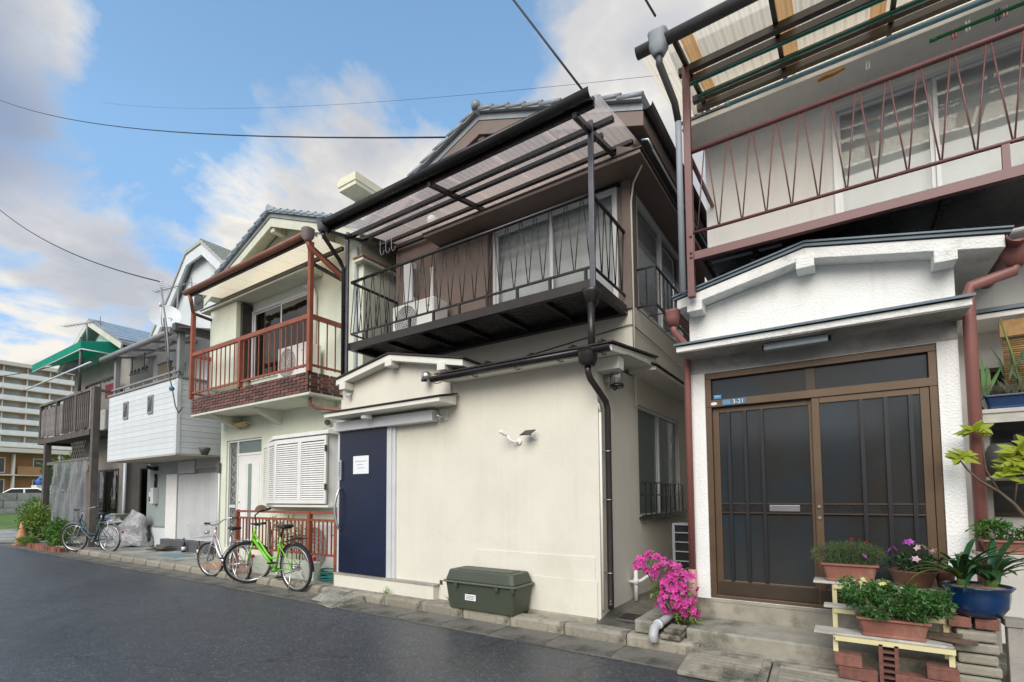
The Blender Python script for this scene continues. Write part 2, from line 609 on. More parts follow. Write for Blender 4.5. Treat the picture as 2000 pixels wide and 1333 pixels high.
M['asphalt'] = asphalt_mat()
M['soil'] = mat('packed_soil', (0.16, 0.145, 0.115), 0.9, var=0.35, sc_=4, bump=0.6, bsc=40, stain=(0.055, 0.052, 0.04), stsc=1.8, stth=0.5)
M['paving'] = mat('forecourt_concrete', (0.36, 0.35, 0.31), 0.85, var=0.2, sc_=2.5, bump=0.3, bsc=80, stain=(0.15, 0.145, 0.12), stsc=1.1, stth=0.52)
M['grass'] = mat('grass_green', (0.10, 0.20, 0.03), 0.8, var=0.3, sc_=6, isl=0.25, trans=0.3)
g = MB()
g.add([(-400, -300, -0.03), (300, -300, -0.03), (300, 400, -0.03), (-400, 400, -0.03)], [(0, 1, 2, 3)])
struct('ground', g, mat('far_ground', (0.20, 0.19, 0.16), 0.9, var=0.2, sc_=0.3))
# road: a slightly uneven sheet
rd = MB()
nx, ny = 120, 10
X0, X1, Y0, Y1 = -60.0, 30.0, -2.4, 3.80
vs = []
for j in range(ny + 1):
    for i in range(nx + 1):
        x = X0 + (X1 - X0) * i / nx
        y = Y0 + (Y1 - Y0) * j / ny
        vs.append((x, y, 0.004 * sin(x * 1.3 + y) + 0.003 * sin(x * 0.37 - 2 * y) if j < ny else -0.002))
rd.add(vs, [(j * (nx + 1) + i, j * (nx + 1) + i + 1, (j + 1) * (nx + 1) + i + 1, (j + 1) * (nx + 1) + i) for j in range(ny) for i in range(nx)], True)
struct('road', rd, M['asphalt'])
# side forecourt beyond the last house
fc = MB()
fc.box(-31.0, -20.4, 3.80, 16, -0.02, 0.03)
struct('side_pavement', fc, M['paving'])
pv = MB()
pv.box(-20.4, -10.75, 4.30, 9.0, -0.02, 0.095)
struct('forecourt', pv, M['paving'])
pv = MB()
pv.box(-10.75, -1.97, 4.30, 7.0, -0.02, 0.085)
struct('pavement', pv, M['concrete'])
al = MB()
vs = []
for j in range(15):
    for i in range(6):
        x, y = -1.97 + 0.86 * i / 5, 4.30 + 0.42 * j
        vs.append((x, y, 0.085 + 0.02 * (j > 0) + 0.02 * RN.random() + (0.05 * max(0, 1 - i / 1.4) if 0 < j < 6 else 0)))
al.add(vs, [(j * 6 + i, j * 6 + i + 1, (j + 1) * 6 + i + 1, (j + 1) * 6 + i) for j in range(14) for i in range(5)], True)
struct('alley', al, M['soil'])

# gutter strip: cast slabs in a row
gs = struct('gutter', MB().box(-20.4, 6, 3.80, 4.14, -0.02, 0.004), M['gutter'])
sl = mesh('gutter_slab', MB().box(-0.297, 0.297, -0.165, 0.165, -0.01, 0.012), M['gutter'])
x = -16.6
while x < -1.2:
    inst('gutter_slab', sl, gs, (x + 0.3, 3.972, 0.002 + 0.004 * RN.random()), (RN.uniform(-.004, .004), RN.uniform(-.01, .01), RN.uniform(-.006, .006)))
    x += 0.60
# kerb stones with rounded tops
ks = struct('kerb', MB().box(-16.6, -1.15, 4.175, 4.30, -0.02, 0.06), M['kerb'])
kp = [(0, -0.05), (0.0, 0.085), (0.012, 0.105), (0.03, 0.112), (0.155, 0.112), (0.155, -0.05)]
km = mesh('kerb_stone', MB().prism(kp, 'x', -0.296, 0.296), M['kerb'])
x = -16.6
while x < -1.25:
    inst('kerb_stone', km, ks, (x + 0.3, 4.150 + RN.uniform(-.005, .005), RN.uniform(-.006, .004)), (0, RN.uniform(-.008, .008), RN.uniform(-.008, .008)), bev=0.006)
    x += 0.60

# ================================================================== shared builders
def dims(a, b):
    return a, b


def window_y(par, x0, x1, z0, z1, y, fm, n=2, curtain=None, fw=0.035, pane='glass', depth=0.07, covers=None):
    """sliding window in a wall that faces the street: frame with panes and a curtain behind"""
    f = MB()
    f.box(x0, x1, y, y + depth, z0, z0 + fw).box(x0, x1, y, y + depth, z1 - fw, z1)
    f.box(x0, x0 + fw, y + .001, y + depth - .001, z0 + fw, z1 - fw).box(x1 - fw, x1, y + .001, y + depth - .001, z0 + fw, z1 - fw)
    wd = (x1 - x0 - 2 * fw) / n
    for i in range(n):
        a, b = x0 + fw + wd * i, x0 + fw + wd * (i + 1)
        dy = 0.012 if i % 2 else 0.036
        for xx in (a, b - 0.03):
            f.box(xx, xx + 0.03, y + dy, y + dy + 0.022, z0 + fw, z1 - fw)
        f.box(a + .03, b - .03, y + dy + .001, y + dy + 0.021, z0 + fw, z0 + fw + 0.045).box(a + .03, b - .03, y + dy + .001, y + dy + 0.021, z1 - fw - 0.03, z1 - fw)
    o = part('window', f, fm, par)
    for i in range(n):
        a, b = x0 + fw + wd * i, x0 + fw + wd * (i + 1)
        dy = 0.012 if i % 2 else 0.036
        part('pane', MB().box(a + .03, b - .03, y + dy + .008, y + dy + .012, z0 + fw + .045, z1 - fw - .03), M[pane], o)
    if curtain:
        c = MB()
        k = max(8, int((x1 - x0) / 0.045))
        vs = []
        for i in range(k + 1):
            xx = x0 + (x1 - x0) * i / k
            yy = y + depth + 0.06 + 0.008 * sin(i * 1.9 + sin(i * .31)) + 0.010 * sin(i * 0.53)
            vs += [(xx, yy, z0 + .02), (xx, yy + 0.004, z1)]
        c.add(vs, [(2 * i, 2 * i + 2, 2 * i + 3, 2 * i + 1) for i in range(k)], True)
        part('curtain', c, curtain, o, fix=False)
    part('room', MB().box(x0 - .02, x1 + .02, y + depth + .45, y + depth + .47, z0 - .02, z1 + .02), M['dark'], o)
    return o


def window_x(par, y0, y1, z0, z1, x, fm, n=2, curtain=None, fw=0.035, pane='glass', depth=0.07):
    """the same in a wall that faces +x (towards the alley)"""
    f = MB()
    f.box(x - depth, x, y0, y1, z0, z0 + fw).box(x - depth, x, y0, y1, z1 - fw, z1)
    f.box(x - depth + .001, x - .001, y0, y0 + fw, z0 + fw, z1 - fw).box(x - depth + .001, x - .001, y1 - fw, y1, z0 + fw, z1 - fw)
    wd = (y1 - y0 - 2 * fw) / n
    for i in range(n):
        a, b = y0 + fw + wd * i, y0 + fw + wd * (i + 1)
        dx = 0.012 if i % 2 else 0.036
        for yy in (a, b - 0.03):
            f.box(x - dx - .022, x - dx, yy, yy + 0.03, z0 + fw, z1 - fw)
    o = part('window', f, fm, par)
    for i in range(n):
        a, b = y0 + fw + wd * i, y0 + fw + wd * (i + 1)
        dx = 0.012 if i % 2 else 0.036
        part('pane', MB().box(x - dx - .012, x - dx - .008, a + .03, b - .03, z0 + fw, z1 - fw), M[pane], o)
    if curtain:
        part('curtain', MB().box(x - depth - .08, x - depth - .07, y0, y1, z0, z1), curtain, o)
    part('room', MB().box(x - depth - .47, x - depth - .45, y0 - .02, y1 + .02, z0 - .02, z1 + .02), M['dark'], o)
    return o


def corrugated(x0, x1, y0, z0, y1, z1, period=0.07, amp=0.012, t=0.0):
    """sheet with waves across x, falling from (y1,z1) at the wall to (y0,z0) at the eave"""
    b = MB()
    n = int((x1 - x0) / period * 6)
    vs = []
    for i in range(n + 1):
        x = x0 + (x1 - x0) * i / n
        h = amp * sin(2 * pi * (x - x0) / period)
        vs += [(x, y0, z0 + h), (x, (y0 + y1) / 2, (z0 + z1) / 2 + h), (x, y1, z1 + h)]
    b.add(vs, [(3 * i + k, 3 * i + 3 + k, 3 * i + 4 + k, 3 * i + 1 + k) for i in range(n) for k in (0, 1)], True)
    return b


def halfpipe(p, q, r, n=8, wall=0.004):
    """open half-round gutter from p to q"""
    p, q = Vector(p), Vector(q)
    d = (q - p).normalized()
    side = d.cross(Vector((0, 0, 1))).normalized()
    up = Vector((0, 0, 1))
    vs = []
    for c in (p, q):
        for rr_ in (r, r - wall):
            for k in range(n + 1):
                t = pi + pi * k / n
                vs.append(c + side * (cos(t) * rr_) + up * (sin(t) * rr_))
    m = n + 1
    fs = []
    for k in range(n):
        fs.append((k, k + 1, 2 * m + k + 1, 2 * m + k))
        fs.append((m + k, m + k + 1, 3 * m + k + 1, 3 * m + k))
        fs.append((k, k + 1, m + k + 1, m + k))
        fs.append((2 * m + k, 2 * m + k + 1, 3 * m + k + 1, 3 * m + k))
    for k in (0, n):
        fs.append((k, m + k, 3 * m + k, 2 * m + k))
    return MB().add(vs, fs, True)


def zigzag(par, mrod, xs_top, y, zt, zb, half, r=0.006, axis='x', yend=None):
    """bent rods of a balcony railing, each a V standing between two feet"""
    rod = MB()
    rod.tube([(-half, 0, zb), (-0.012, 0, zt)], r, 6).tube([(0.012, 0, zt), (half, 0, zb)], r, 6)
    me = mesh('baluster', rod, mrod)
    for u in xs_top:
        if axis == 'x':
            inst('baluster', me, par, (u, y, 0))
        else:
            inst('baluster', me, par, (y, u, 0), (0, 0, pi / 2))


def condenser(name, label, loc, rz, w=0.78, d=0.28, h=0.55, dark=False, group=None):
    """outdoor unit of an air conditioner: body, round fan grille, side panel, feet"""
    t = thing(name, label, 'air conditioner', loc, rz, group)
    b = part('body', MB().box(-w / 2, w / 2, -d / 2, d / 2, 0.05, h), M['acwhite'], t, 0.012, local=True)
    cx, cz, R = -w * 0.16, 0.05 + (h - .05) / 2, (h - .05) * 0.43
    gm = MB()
    vs = [(cx, -d / 2 - 0.003, cz)] + [(cx + R * cos(2 * pi * k / 28), -d / 2 - 0.003, cz + R * sin(2 * pi * k / 28)) for k in range(28)]
    gm.add(vs, [(0, k + 1, (k + 1) % 28 + 1) for k in range(28)])
    gr = part('fan_opening', gm, M['grille'], t, local=True)
    rg = MB()
    for k in range(1, 7):
        rg.ring((cx, -d / 2 - 0.010, cz), R * k / 6, 0.003, 'y', 28, 5)
    for k in range(4):
        a = pi * k / 4
        rg.bar((cx - R * cos(a), -d / 2 - .012, cz - R * sin(a)), (cx + R * cos(a), -d / 2 - .012, cz + R * sin(a)), .004, .004)
    part('fan_grille', rg, M['acwhite'] if not dark else M['black'], t, local=True)
    part('side_panel', MB().box(w * .27, w / 2 - .012, -d / 2 - .006, -d / 2 - .001, .07, h - .02), M['acwhite'], t, local=True)
    for s in (-1, 1):
        part('foot', MB().box(s * w * .34 - .03, s * w * .34 + .03, -d / 2 - .02, d / 2 + .02, 0, .048), M['alu'], t, local=True)
    part('handle', MB().box(w * .36, w * .42, -d / 2 - .012, -d / 2 - .0065, h * .78, h * .80), M['grille'], t, local=True)
    return t


# ================================================================== the cream and brown house
H = thing('cream_house', 'two-storey house with cream ground floor, brown upper storey and navy sliding door', 'house', (-3.92, 5.5, 0.08))
b = MB()
b.wall('y', 4.48, 0.12, -5.86, -1.97, 0.08, 2.66, [(-5.82, -4.745, 0.262, 2.20)])
b.wall('x', -1.97 - .12, 0.12, 4.601, 5.499, 0.08, 2.64)
b.wall('x', -1.97 - .12, 0.12, 5.5, 11.0, 0.08, 3.50, [(5.62, 7.35, 1.03, 2.35)])
b.wall('x', -5.86, 0.12, 4.601, 5.499, 0.08, 2.64)
b.wall('x', -5.86, 0.12, 5.5, 11.0, 0.08, 3.50)
b.wall('y', 5.50, 0.12, -5.74, -2.091, 2.66, 3.50)
ground_wall = part('ground_floor_wall', b, M['cream'], H)
part('wall_patch', MB().box(-3.45, -2.02, 4.472, 4.4795, 0.09, 0.70), M['cream'], H, 0.003)
part('wall_patch', MB().box(-2.9, -2.0, 4.468, 4.4715, 0.09, 0.47), M['cream'], H, 0.003)
b = MB()
b.wall('y', 5.50, 0.12, -5.86, -1.97, 3.501, 5.70, [(-3.93, -2.12, 3.58, 4.95)])
b.prism([(-6.0, 5.701), (-3.93, 6.34), (-1.86, 5.701)], 'y', 5.50, 5.62)
b.wall('x', -2.09, 0.12, 5.621, 11.0, 3.501, 5.70, [(5.72, 7.75, 3.52, 4.93)])
b.wall('x', -5.86, 0.12, 5.621, 11.0, 3.501, 5.70)
part('upper_wall', b, M['brown'], H)
part('corner_board', MB().box(-2.06, -1.955, 5.47, 5.4985, 3.45, 5.0), M['browntrim'], H, 0.004)
# roof: two slopes, boards at the verge, tiles stepped along the edge
AX, AZ, EZ, EX = -3.93, 6.47, 5.60, 2.25
pit = (AZ - EZ) / EX
b = MB()
for s in (-1, 1):
    b.prism([(AX, AZ - .10), (AX + s * EX, EZ - .10), (AX + s * EX, EZ - .02), (AX, AZ - .02)], 'y', 5.16, 11.2)
roof = part('roof', b, M['tile'], H)
b = MB()
for s in (-1, 1):
    b.prism([(AX, AZ - .29), (AX + s * EX, EZ - .27), (AX + s * EX, EZ - .105), (AX, AZ - .105)], 'y', 5.17, 5.20)
    b.prism([(AX, AZ - .135), (AX + s * EX, EZ - .125), (AX + s * EX, EZ - .102), (AX, AZ - .102)], 'y', 5.201, 5.5)
    b.prism([(AX + s * (EX - .02), EZ - .27), (AX + s * EX, EZ - .27), (AX + s * EX, EZ - .103), (AX + s * (EX - .02), EZ - .103)], 'y', 5.201, 11.2)
part('bargeboard', b, M['browntrim'], roof)
for u in (AX, AX - 1.25, AX + 1.25):
    zz = AZ - abs(u - AX) * pit - .31
    part('purlin_end', MB().box(u - .06, u + .06, 5.21, 5.499, zz - .05, zz + .11), M['browntrim'], roof, .006)
tl = MB()
tl.prism([(-.15, -.030), (.15, -.030), (.15, .012), (-.15, .040)], 'y', 0, .30)
tl.tube([(-.15, .012, .022), (.15, .012, -.006)], .030, 8)
tm = mesh('verge_tile', tl, M['tile'])
nn = 9
ang = math.atan(pit)
for s in (-1, 1):
    for k in range(nn):
        u = (k + .5) / nn * EX
        inst('verge_tile', tm, roof, (AX + s * u, 5.10, AZ - u * pit + .018 + 0.003 * RN.random()), (0, ang * (1 if s > 0 else -1) * 1 if True else 0, 0) if s > 0 else (0, -ang, 0),
             (1, 1, 1) if s < 0 else (-1, 1, 1))
part('ridge_ornament', MB().lathe([(.02, -.06), (.055, -.05), (.07, 0), (.055, .05), (.01, .07)], (AX, 5.10, AZ + .06), 14), M['tile'], roof)
part('ridge_tile', MB().tube([(AX, 5.10, AZ + .05), (AX, 11.2, AZ + .05)], .08, 10), M['tile'], roof)
part('eave_gutter', halfpipe((AX + EX + .05, 5.16, EZ - .05), (AX + EX + .05, 11.2, EZ - .05), .06), M['blackb'], H)
# pent eave round the upper storey
b = MB()
b.prism([(5.10, 4.99), (5.10, 5.035), (5.499, 5.17), (5.499, 4.99)], 'x', -4.88, -1.971)
b.prism([(-1.70, 4.99), (-1.70, 5.035), (-1.969, 5.17), (-1.969, 4.99)], 'y', 5.10, 11.0)
part('pent_eave', b, M['browntrim'], H, .004)
b = MB()
b.bar((-4.90, 5.093, 5.045), (-1.69, 5.093, 5.045), .016, .016)
b.bar((-1.69, 5.086, 5.045), (-1.69, 11, 5.045), .016, .016)
part('eave_flashing', b, M['black'], H)
part('eave_pipe', MB().tube([(-1.60, 5.22, 5.05), (-1.60, 11, 5.05)], .012, 8).tube([(-1.60, 5.24, 5.05), (-1.60, 5.16, 5.07), (-1.62, 5.13, 5.12), (-1.69, 5.13, 5.14)], .012, 8), M['silver'], H)
part('shutter_box', MB().box(-4.92, -3.97, 5.40, 5.499, 3.57, 4.97), M['brown'], H, .008)
part('corner_cable', MB().tube([(-1.93, 5.46, 2.3), (-1.94, 5.46, 4.7), (-1.90, 5.44, 4.9), (-1.75, 5.3, 4.975)], .011, 6), M['cream2'], H)
window_y(H, -3.93, -2.12, 3.58, 4.95, 5.47, M['alu'], 2, M['curtain_g'], pane='glass')
part('window_hood', MB().box(-3.97, -2.08, 5.45, 5.499, 4.952, 4.985), M['black'], H)
window_x(H, 5.72, 7.75, 3.52, 4.93, -1.97, M['alu'], 2, M['curtain_g'])
window_x(H, 5.62, 7.35, 1.03, 2.35, -1.99, M['alu'], 2, M['curtain_g'], pane='frost')
# side window guards
def guard(y0, y1, z0, z1, x, dep, n):
    g_ = MB()
    for z in (z1, z0):
        g_.bar((x, y0, z), (x + dep, y0, z), .02, .02).bar((x + dep, y0 - .01, z), (x + dep, y1 + .01, z), .022, .022)
        g_.bar((x, y1, z), (x + dep, y1, z), .02, .02)
    for k in range(3):
        g_.bar((x + .01, y0 + (y1 - y0) * (k + .5) / 3, z0), (x + dep, y0 + (y1 - y0) * (k + .5) / 3, z0), .012, .012)
    o = part('window_guard', g_, M['black'], H)
    me = mesh('guard_bar', MB().box(-.007, .007, -.007, .007, z0, z1), M['black'])
    for k in range(n + 1):
        inst('guard_bar', me, o, (x + dep, y0 + (y1 - y0) * k / n, 0))
    inst('guard_bar', me, o, (x + dep / 2, y0, 0))
guard(5.70, 7.80, 3.52, 3.98, -1.97, .22, 13)
gw = MB()
for z in (1.44, 1.29, 1.05):
    gw.bar((-1.93, 5.60, z), (-1.93, 7.40, z), .016, .016)
gw.bar((-1.94, 5.6, 1.025), (-1.94, 7.4, 1.025), .07, .03)
og = part('window_guard', gw, M['black'], H)
me = mesh('guard_bar', MB().box(-.006, .006, -.006, .006, 1.04, 1.44), M['black'])
for k in range(9):
    inst('guard_bar', me, og, (-1.93, 5.72 + k * .2, 0))
# side hood over the ground floor window
b = MB().prism([(-1.66, 2.66), (-1.66, 2.70), (-1.969, 2.80), (-1.969, 2.66)], 'y', 5.35, 7.8)
part('side_hood', b, M['cream2'], H, .004)
part('hood_sheet', MB().prism([(-1.64, 2.705), (-1.64, 2.72), (-1.969, 2.83), (-1.969, 2.805)], 'y', 5.30, 7.82), M['blackb'], H)

# lean-to roof over the ground floor front
b = MB().prism([(4.20, 2.60), (4.20, 2.66), (5.499, 2.82), (5.499, 2.72), (4.62, 2.66), (4.48, 2.63)], 'x', -3.80, -1.70)
lean = part('lean_to_roof', b, M['cream2'], H, .004)
part('roof_sheet', MB().prism([(4.16, 2.668), (4.16, 2.682), (5.499, 2.845), (5.499, 2.825)], 'x', -3.82, -1.675), M['blackb'], lean)
for xx in (-3.1, -2.55, -2.1, -1.80):
    part('sheet_seam', MB().prism([(4.15, 2.684), (4.15, 2.71), (5.499, 2.87), (5.499, 2.846)], 'x', xx - .02, xx + .02), M['blackb'], lean)
part('purlin_end', MB().box(-1.966, -1.74, 4.46, 4.60, 2.50, 2.625), M['cream2'], lean, .006)
gl = part('front_gutter', halfpipe((-3.90, 4.215, 2.655), (-1.71, 4.215, 2.655), .056), M['black'], H)
for xx in (-3.86, -3.3, -2.75, -2.25, -1.80):
    part('gutter_hook', MB().tube([(xx, 4.19, 2.64), (xx, 4.2, 2.595), (xx, 4.235, 2.585), (xx, 4.28, 2.60), (xx, 4.33, 2.62)], .005, 5), M['black'], gl)
dp = MB()
dp.lathe([(.055, -.10), (.075, -.06), (.088, .02), (.092, .06), (.095, .062)], (-1.955, 4.235, 2.60), 14, sq=.35)
dp.tube([(-1.955, 4.235, 2.51), (-1.955, 4.235, 2.45), (-1.945, 4.26, 2.39), (-1.90, 4.52, 2.20), (-1.895, 4.545, 2.13), (-1.895, 4.545, 0.30), (-1.89, 4.53, 0.255), (-1.87, 4.48, 0.235)], .030, 12)
pipe = part('downpipe', dp, M['blackb'], H)
for z in (1.72, 1.25, 0.55):
    part('pipe_clip', MB().ring((-1.895, 4.545, z), .037, .005, 'z', 16, 6).bar((-1.93, 4.545, z), (-1.97, 4.545, z), .01, .01), M['steel'], pipe)
part('conduit', MB().tube([(-1.955, 4.50, 2.10), (-1.955, 4.50, .2)], .013, 8).tube([(-1.955, 4.50, 2.10), (-1.965, 4.49, 2.18), (-2.0, 4.478, 2.22)], .013, 8), M['cream2'], H)

# gabled porch front
PX, PZ = -4.71, 3.08
LX, LZ, RX, RZ = -5.75, 2.893, -3.517, 2.832
b = MB()
b.prism([(-5.74, 2.44), (-3.815, 2.44), (-3.815, 2.83), (PX, 3.0), (-5.74, 2.815)], 'y', 4.44, 4.4795)
b.box(-3.95, -3.815, 4.481, 5.49, 2.66, 2.80)
part('porch_gable', b, M['cream'], H)
b = MB()
b.prism([(LX, LZ - .075), (LX, LZ), (PX, PZ), (PX, PZ - .075)], 'y', 4.30, 5.499)
b.prism([(RX, RZ - .075), (RX, RZ), (PX, PZ), (PX, PZ - .075)], 'y', 4.30, 5.499)
pr = part('porch_roof', b, M['cream2'], H, .004)
b = MB()
b.prism([(LX - .03, LZ), (LX - .03, LZ + .018), (PX, PZ + .026), (PX, PZ + .006)], 'y', 4.28, 5.499)
b.prism([(RX + .03, RZ), (RX + .03, RZ + .018), (PX, PZ + .026), (PX, PZ + .006)], 'y', 4.28, 5.499)
part('roof_sheet', b, M['blackb'], pr)
for u, zz in ((-5.60, 2.80), (-4.71, 2.985), (-3.83, 2.805)):
    part('purlin_end', MB().box(u - .06, u + .06, 4.285, 4.439, zz - .055, zz + .04), M['cream2'], pr, .006)
b = MB().prism([(4.14, 2.355), (4.14, 2.405), (4.439, 2.47), (4.439, 2.355)], 'x', -5.78, -3.72)
ph = part('door_hood', b, M['cream2'], H, .004)
part('hood_sheet', MB().prism([(4.12, 2.41), (4.12, 2.424), (4.439, 2.495), (4.439, 2.477)], 'x', -5.80, -3.70), M['blackb'], ph)
# door and its frame
part('door_header', MB().box(-5.86, -4.03, 4.355, 4.4795, 2.19, 2.32), M['alu'], H, .006)
dr = part('door', MB().box(-5.815, -4.885, 4.425, 4.465, .275, 2.188), M['navy'], H, .003, label='navy blue sliding door leaf')
b = MB().tube([(-5.775, 4.425, 1.41), (-5.775, 4.39, 1.40), (-5.785, 4.36, 1.30), (-5.80, 4.345, 1.18), (-5.795, 4.345, 1.05), (-5.78, 4.365, .93), (-5.77, 4.39, .86), (-5.77, 4.425, .85)], .016, 8)
part('handle', b, M['silver'], dr)
part('keypad', MB().box(-5.80, -5.745, 4.395, 4.424, 1.52, 1.80), M['silver'], dr, .006)
kb = MB()
for i in range(6):
    for j in range(2):
        kb.box(-5.791 + j * .022, -5.777 + j * .022, 4.392, 4.396, 1.58 + i * .033, 1.60 + i * .033)
part('keypad_button', kb, M['grille'], dr)
b = MB().box(-4.884, -4.80, 4.435, 4.48, .265, 2.188).box(-4.799, -4.745, 4.45, 4.60, .265, 2.188).box(-5.86, -5.816, 4.43, 4.60, .265, 2.188).box(-5.82, -4.745, 4.47, 4.60, .262, .274)
part('door_frame', b, M['alu'], H, .003)
part('door_backing', MB().box(-5.82, -4.74, 4.605, 4.615, .26, 2.2), M['dark'], H)
part('door_step', MB().box(-5.86, -4.03, 4.385, 4.4795, .06, .248), M['cream'], H, .008)
part('door_sill', MB().box(-5.86, -4.01, 4.375, 4.4795, .2485, .264), M['wood'], H)
part('wall_footing', MB().box(-3.0, -1.99, 4.42, 4.4675, .06, .125), M['concrete'], H, .01)
part('wall_cable', MB().tube([(-3.6, 5.485, 3.1), (-2.9, 5.484, 3.17), (-2.0, 5.484, 3.26), (-1.95, 5.49, 3.25), (-1.95, 5.6, 3.235), (-1.95, 7.6, 3.2)], .006, 5), M['black'], H)

# balcony
BY, BX0, BX1 = 4.60, -5.84, -2.06
bl = MB()
bl.box(BX0, BX1 + .04, BY - .03, BY + .03, 3.385, 3.49)
bl.box(BX1 - .02, BX1 + .04, BY + .031, 5.499, 3.385, 3.49).box(BX0, BX0 + .06, BY + .031, 5.499, 3.385, 3.49)
bl.box(BX0 + .061, BX1 - .021, 5.42, 5.499, 3.385, 3.49)
for k in range(1, 6):
    xx = BX0 + (BX1 - BX0) * k / 6
    bl.box(xx - .018, xx + .018, BY + .031, 5.419, 3.415, 3.45)
bal = part('balcony', bl, M['blackb'], H)
dm = mesh('deck_board', MB().box(BX0 + .065, BX1 - .025, -.028, .028, 3.455, 3.485), M['black'])
for k in range(12):
    inst('deck_board', dm, bal, (0, BY + .066 + k * .0685, 0))
part('top_rail', MB().tube([(BX0 + .02, BY, 4.385), (BX1, BY, 4.385)], .021, 10).tube([(BX1 + .01, BY, 4.385), (BX1 + .02, 5.47, 4.37)], .021, 10).tube([(BX0 + .02, BY, 4.385), (BX0 + .02, 5.48, 4.37)], .021, 10), M['black'], bal)
part('bottom_rail', MB().bar((BX0 + .02, BY, 3.625), (BX1, BY, 3.625), .022, .022).bar((BX1 + .01, BY, 3.625), (BX1 + .02, 5.47, 3.61), .022, .022).bar((BX0 + .02, BY, 3.625), (BX0 + .02, 5.48, 3.61), .022, .022), M['black'], bal)
stub = mesh('rail_foot', MB().box(-.014, .014, -.014, .014, 3.49, 3.62), M['black'])
for k in range(9):
    inst('rail_foot', stub, bal, (BX0 + .35 + k * .42, BY, 0))
M['rod'] = M['black']
zigzag(bal, M['rod'], [-2.164 - .1885 * k for k in range(20)], BY, 4.37, 3.63, .088)
zigzag(bal, M['rod'], [BY + .12 + .1885 * k for k in range(5)], BX1 + .015, 4.36, 3.62, .088, axis='y')
zigzag(bal, M['rod'], [BY + .12 + .1885 * k for k in range(5)], BX0 + .02, 4.36, 3.62, .088, axis='y')
M['post'] = mat('slate_grey_post', (0.10, 0.10, 0.115), 0.30, var=0.2, sc_=9, rr=0.06)
for u, top in ((-2.03, 5.13), (-5.86, 5.12)):
    part('post', MB().box(u - .028, u + .028, BY - .065, BY - .031, 2.9 if u < -5 else 3.38, top), M['post'], bal, .004)
ft = MB().lathe([(.035, -.13), (.05, -.12), (.085, .0), (.09, .03), (.07, .04)], (-2.045, 4.55, 3.33), 14, sq=.3)
ft.tube([(-2.045, 4.53, 3.22), (-2.045, 4.53, 2.70)], .036, 12)
part('rain_pipe', ft, M['blackb'], bal)
# canopy over the balcony
cz = lambda y: 5.06 + (y - 4.2) * .19
b = MB()
for yy, hh in ((4.60, .05), (4.80, .04), (5.16, .04), (5.42, .05)):
    xr = {4.60: -1.80, 4.80: -2.0, 5.16: -1.80, 5.42: -1.90}[yy]
    b.box(-5.88, xr, yy - .025, yy + .025, cz(yy) - .075, cz(yy) - .075 + hh)
cn = part('canopy', b, M['black'], H)
for xx in (-5.80, -3.92, -2.03):
    part('rafter', MB().bar((xx, 4.18, cz(4.18) - .105), (xx, 5.45, cz(5.45) - .105), .05, .05), M['black'], cn)
# sheets lapped one over the next
wsh = (5.80 - 1.80) / 6
for k in range(6):
    a = -5.80 + wsh * k
    s_ = corrugated(a - (.05 if k else 0), a + wsh, 4.20, cz(4.20) + .012 + .003 * (k % 2), 5.48, cz(5.48) + .012 + .003 * (k % 2))
    part('roof_sheet', s_, M['poly'], cn, fix=False)
b = MB().box(-5.80, -1.83, 4.185, 4.215, cz(4.2) - .11, cz(4.2) - .005)
part('fascia', b, M['black'], cn)
gt = part('gutter', halfpipe((-5.83, 4.13, cz(4.2) + .00), (-1.83, 4.13, cz(4.2) + .0), .070, 10), M['black'], cn)
gb = MB().lathe([(.045, -.11), (.065, -.08), (.075, .0), (.08, .06), (.084, .065)], (-5.84, 4.13, cz(4.2) - .02), 14, sq=.3)
part('rain_head', gb, M['post'], gt)
part('rain_pipe', MB().tube([(-5.84, 4.13, cz(4.2) - .12), (-5.84, 4.14, cz(4.2) - .18), (-5.90, 4.45, 4.68), (-5.90, 4.52, 4.58), (-5.90, 4.53, 2.95)], .03, 10), M['black'], gt)
for xx in (-5.62, -5.5, -5.38):
    part('hook', MB().tube([(xx, 4.95, cz(4.95) - .1), (xx, 4.95, 4.92), (xx + .03, 4.95, 4.87), (xx + .07, 4.95, 4.88), (xx + .08, 4.95, 4.93)], .004, 6), M['silver'], cn)

# things fixed to or standing on the house
condenser('condenser_unit', 'white air conditioner condenser on the black balcony of the brown upper storey', (-5.0, 5.15, 3.49), 0, .80, .30, .56)
t = thing('wall_panel', 'slim white upright box hung on the brown upper wall above the condenser', 'wall box', (-5.52, 5.5, 4.30))
part('casing', MB().box(-5.58, -5.40, 5.38, 5.498, 4.28, 4.90), M['white'], t, .015)
part('side_vent', MB().box(-5.399, -5.392, 5.41, 5.47, 4.36, 4.80), M['grille'], t)
part('end_cap', MB().box(-5.575, -5.405, 5.39, 5.49, 4.262, 4.279), M['grille'], t)
t = thing('pipe_cover', 'thin cream refrigerant pipe cover climbing the brown upper wall', 'pipe', (-5.06, 5.48, 3.5))
part('trunk', MB().box(-5.09, -5.03, 5.45, 5.498, 3.6, 4.75), M['acwhite'], t, .012)
part('elbow', MB().tube([(-5.06, 5.46, 3.62), (-5.06, 5.40, 3.56), (-5.02, 5.28, 3.60)], .03, 8), M['acwhite'], t)
t = thing('bulkhead_lamp', 'small round white lamp glowing pale through the balcony canopy on the brown wall', 'lamp', (-5.02, 5.47, 5.33))
part('lamp_shade', MB().ball((-5.0, 5.40, 5.43), .075), M['white'], t)
part('lamp_base', MB().box(-5.04, -4.96, 5.46, 5.498, 5.38, 5.48), M['white'], t)
t = thing('dome_camera', 'silver ball-shaped security camera hanging below the porch gable', 'camera', (-4.12, 4.36, 2.72))
part('ball', MB().ball((-4.12, 4.36, 2.73), .062, 16, 12), M['steel'], t)
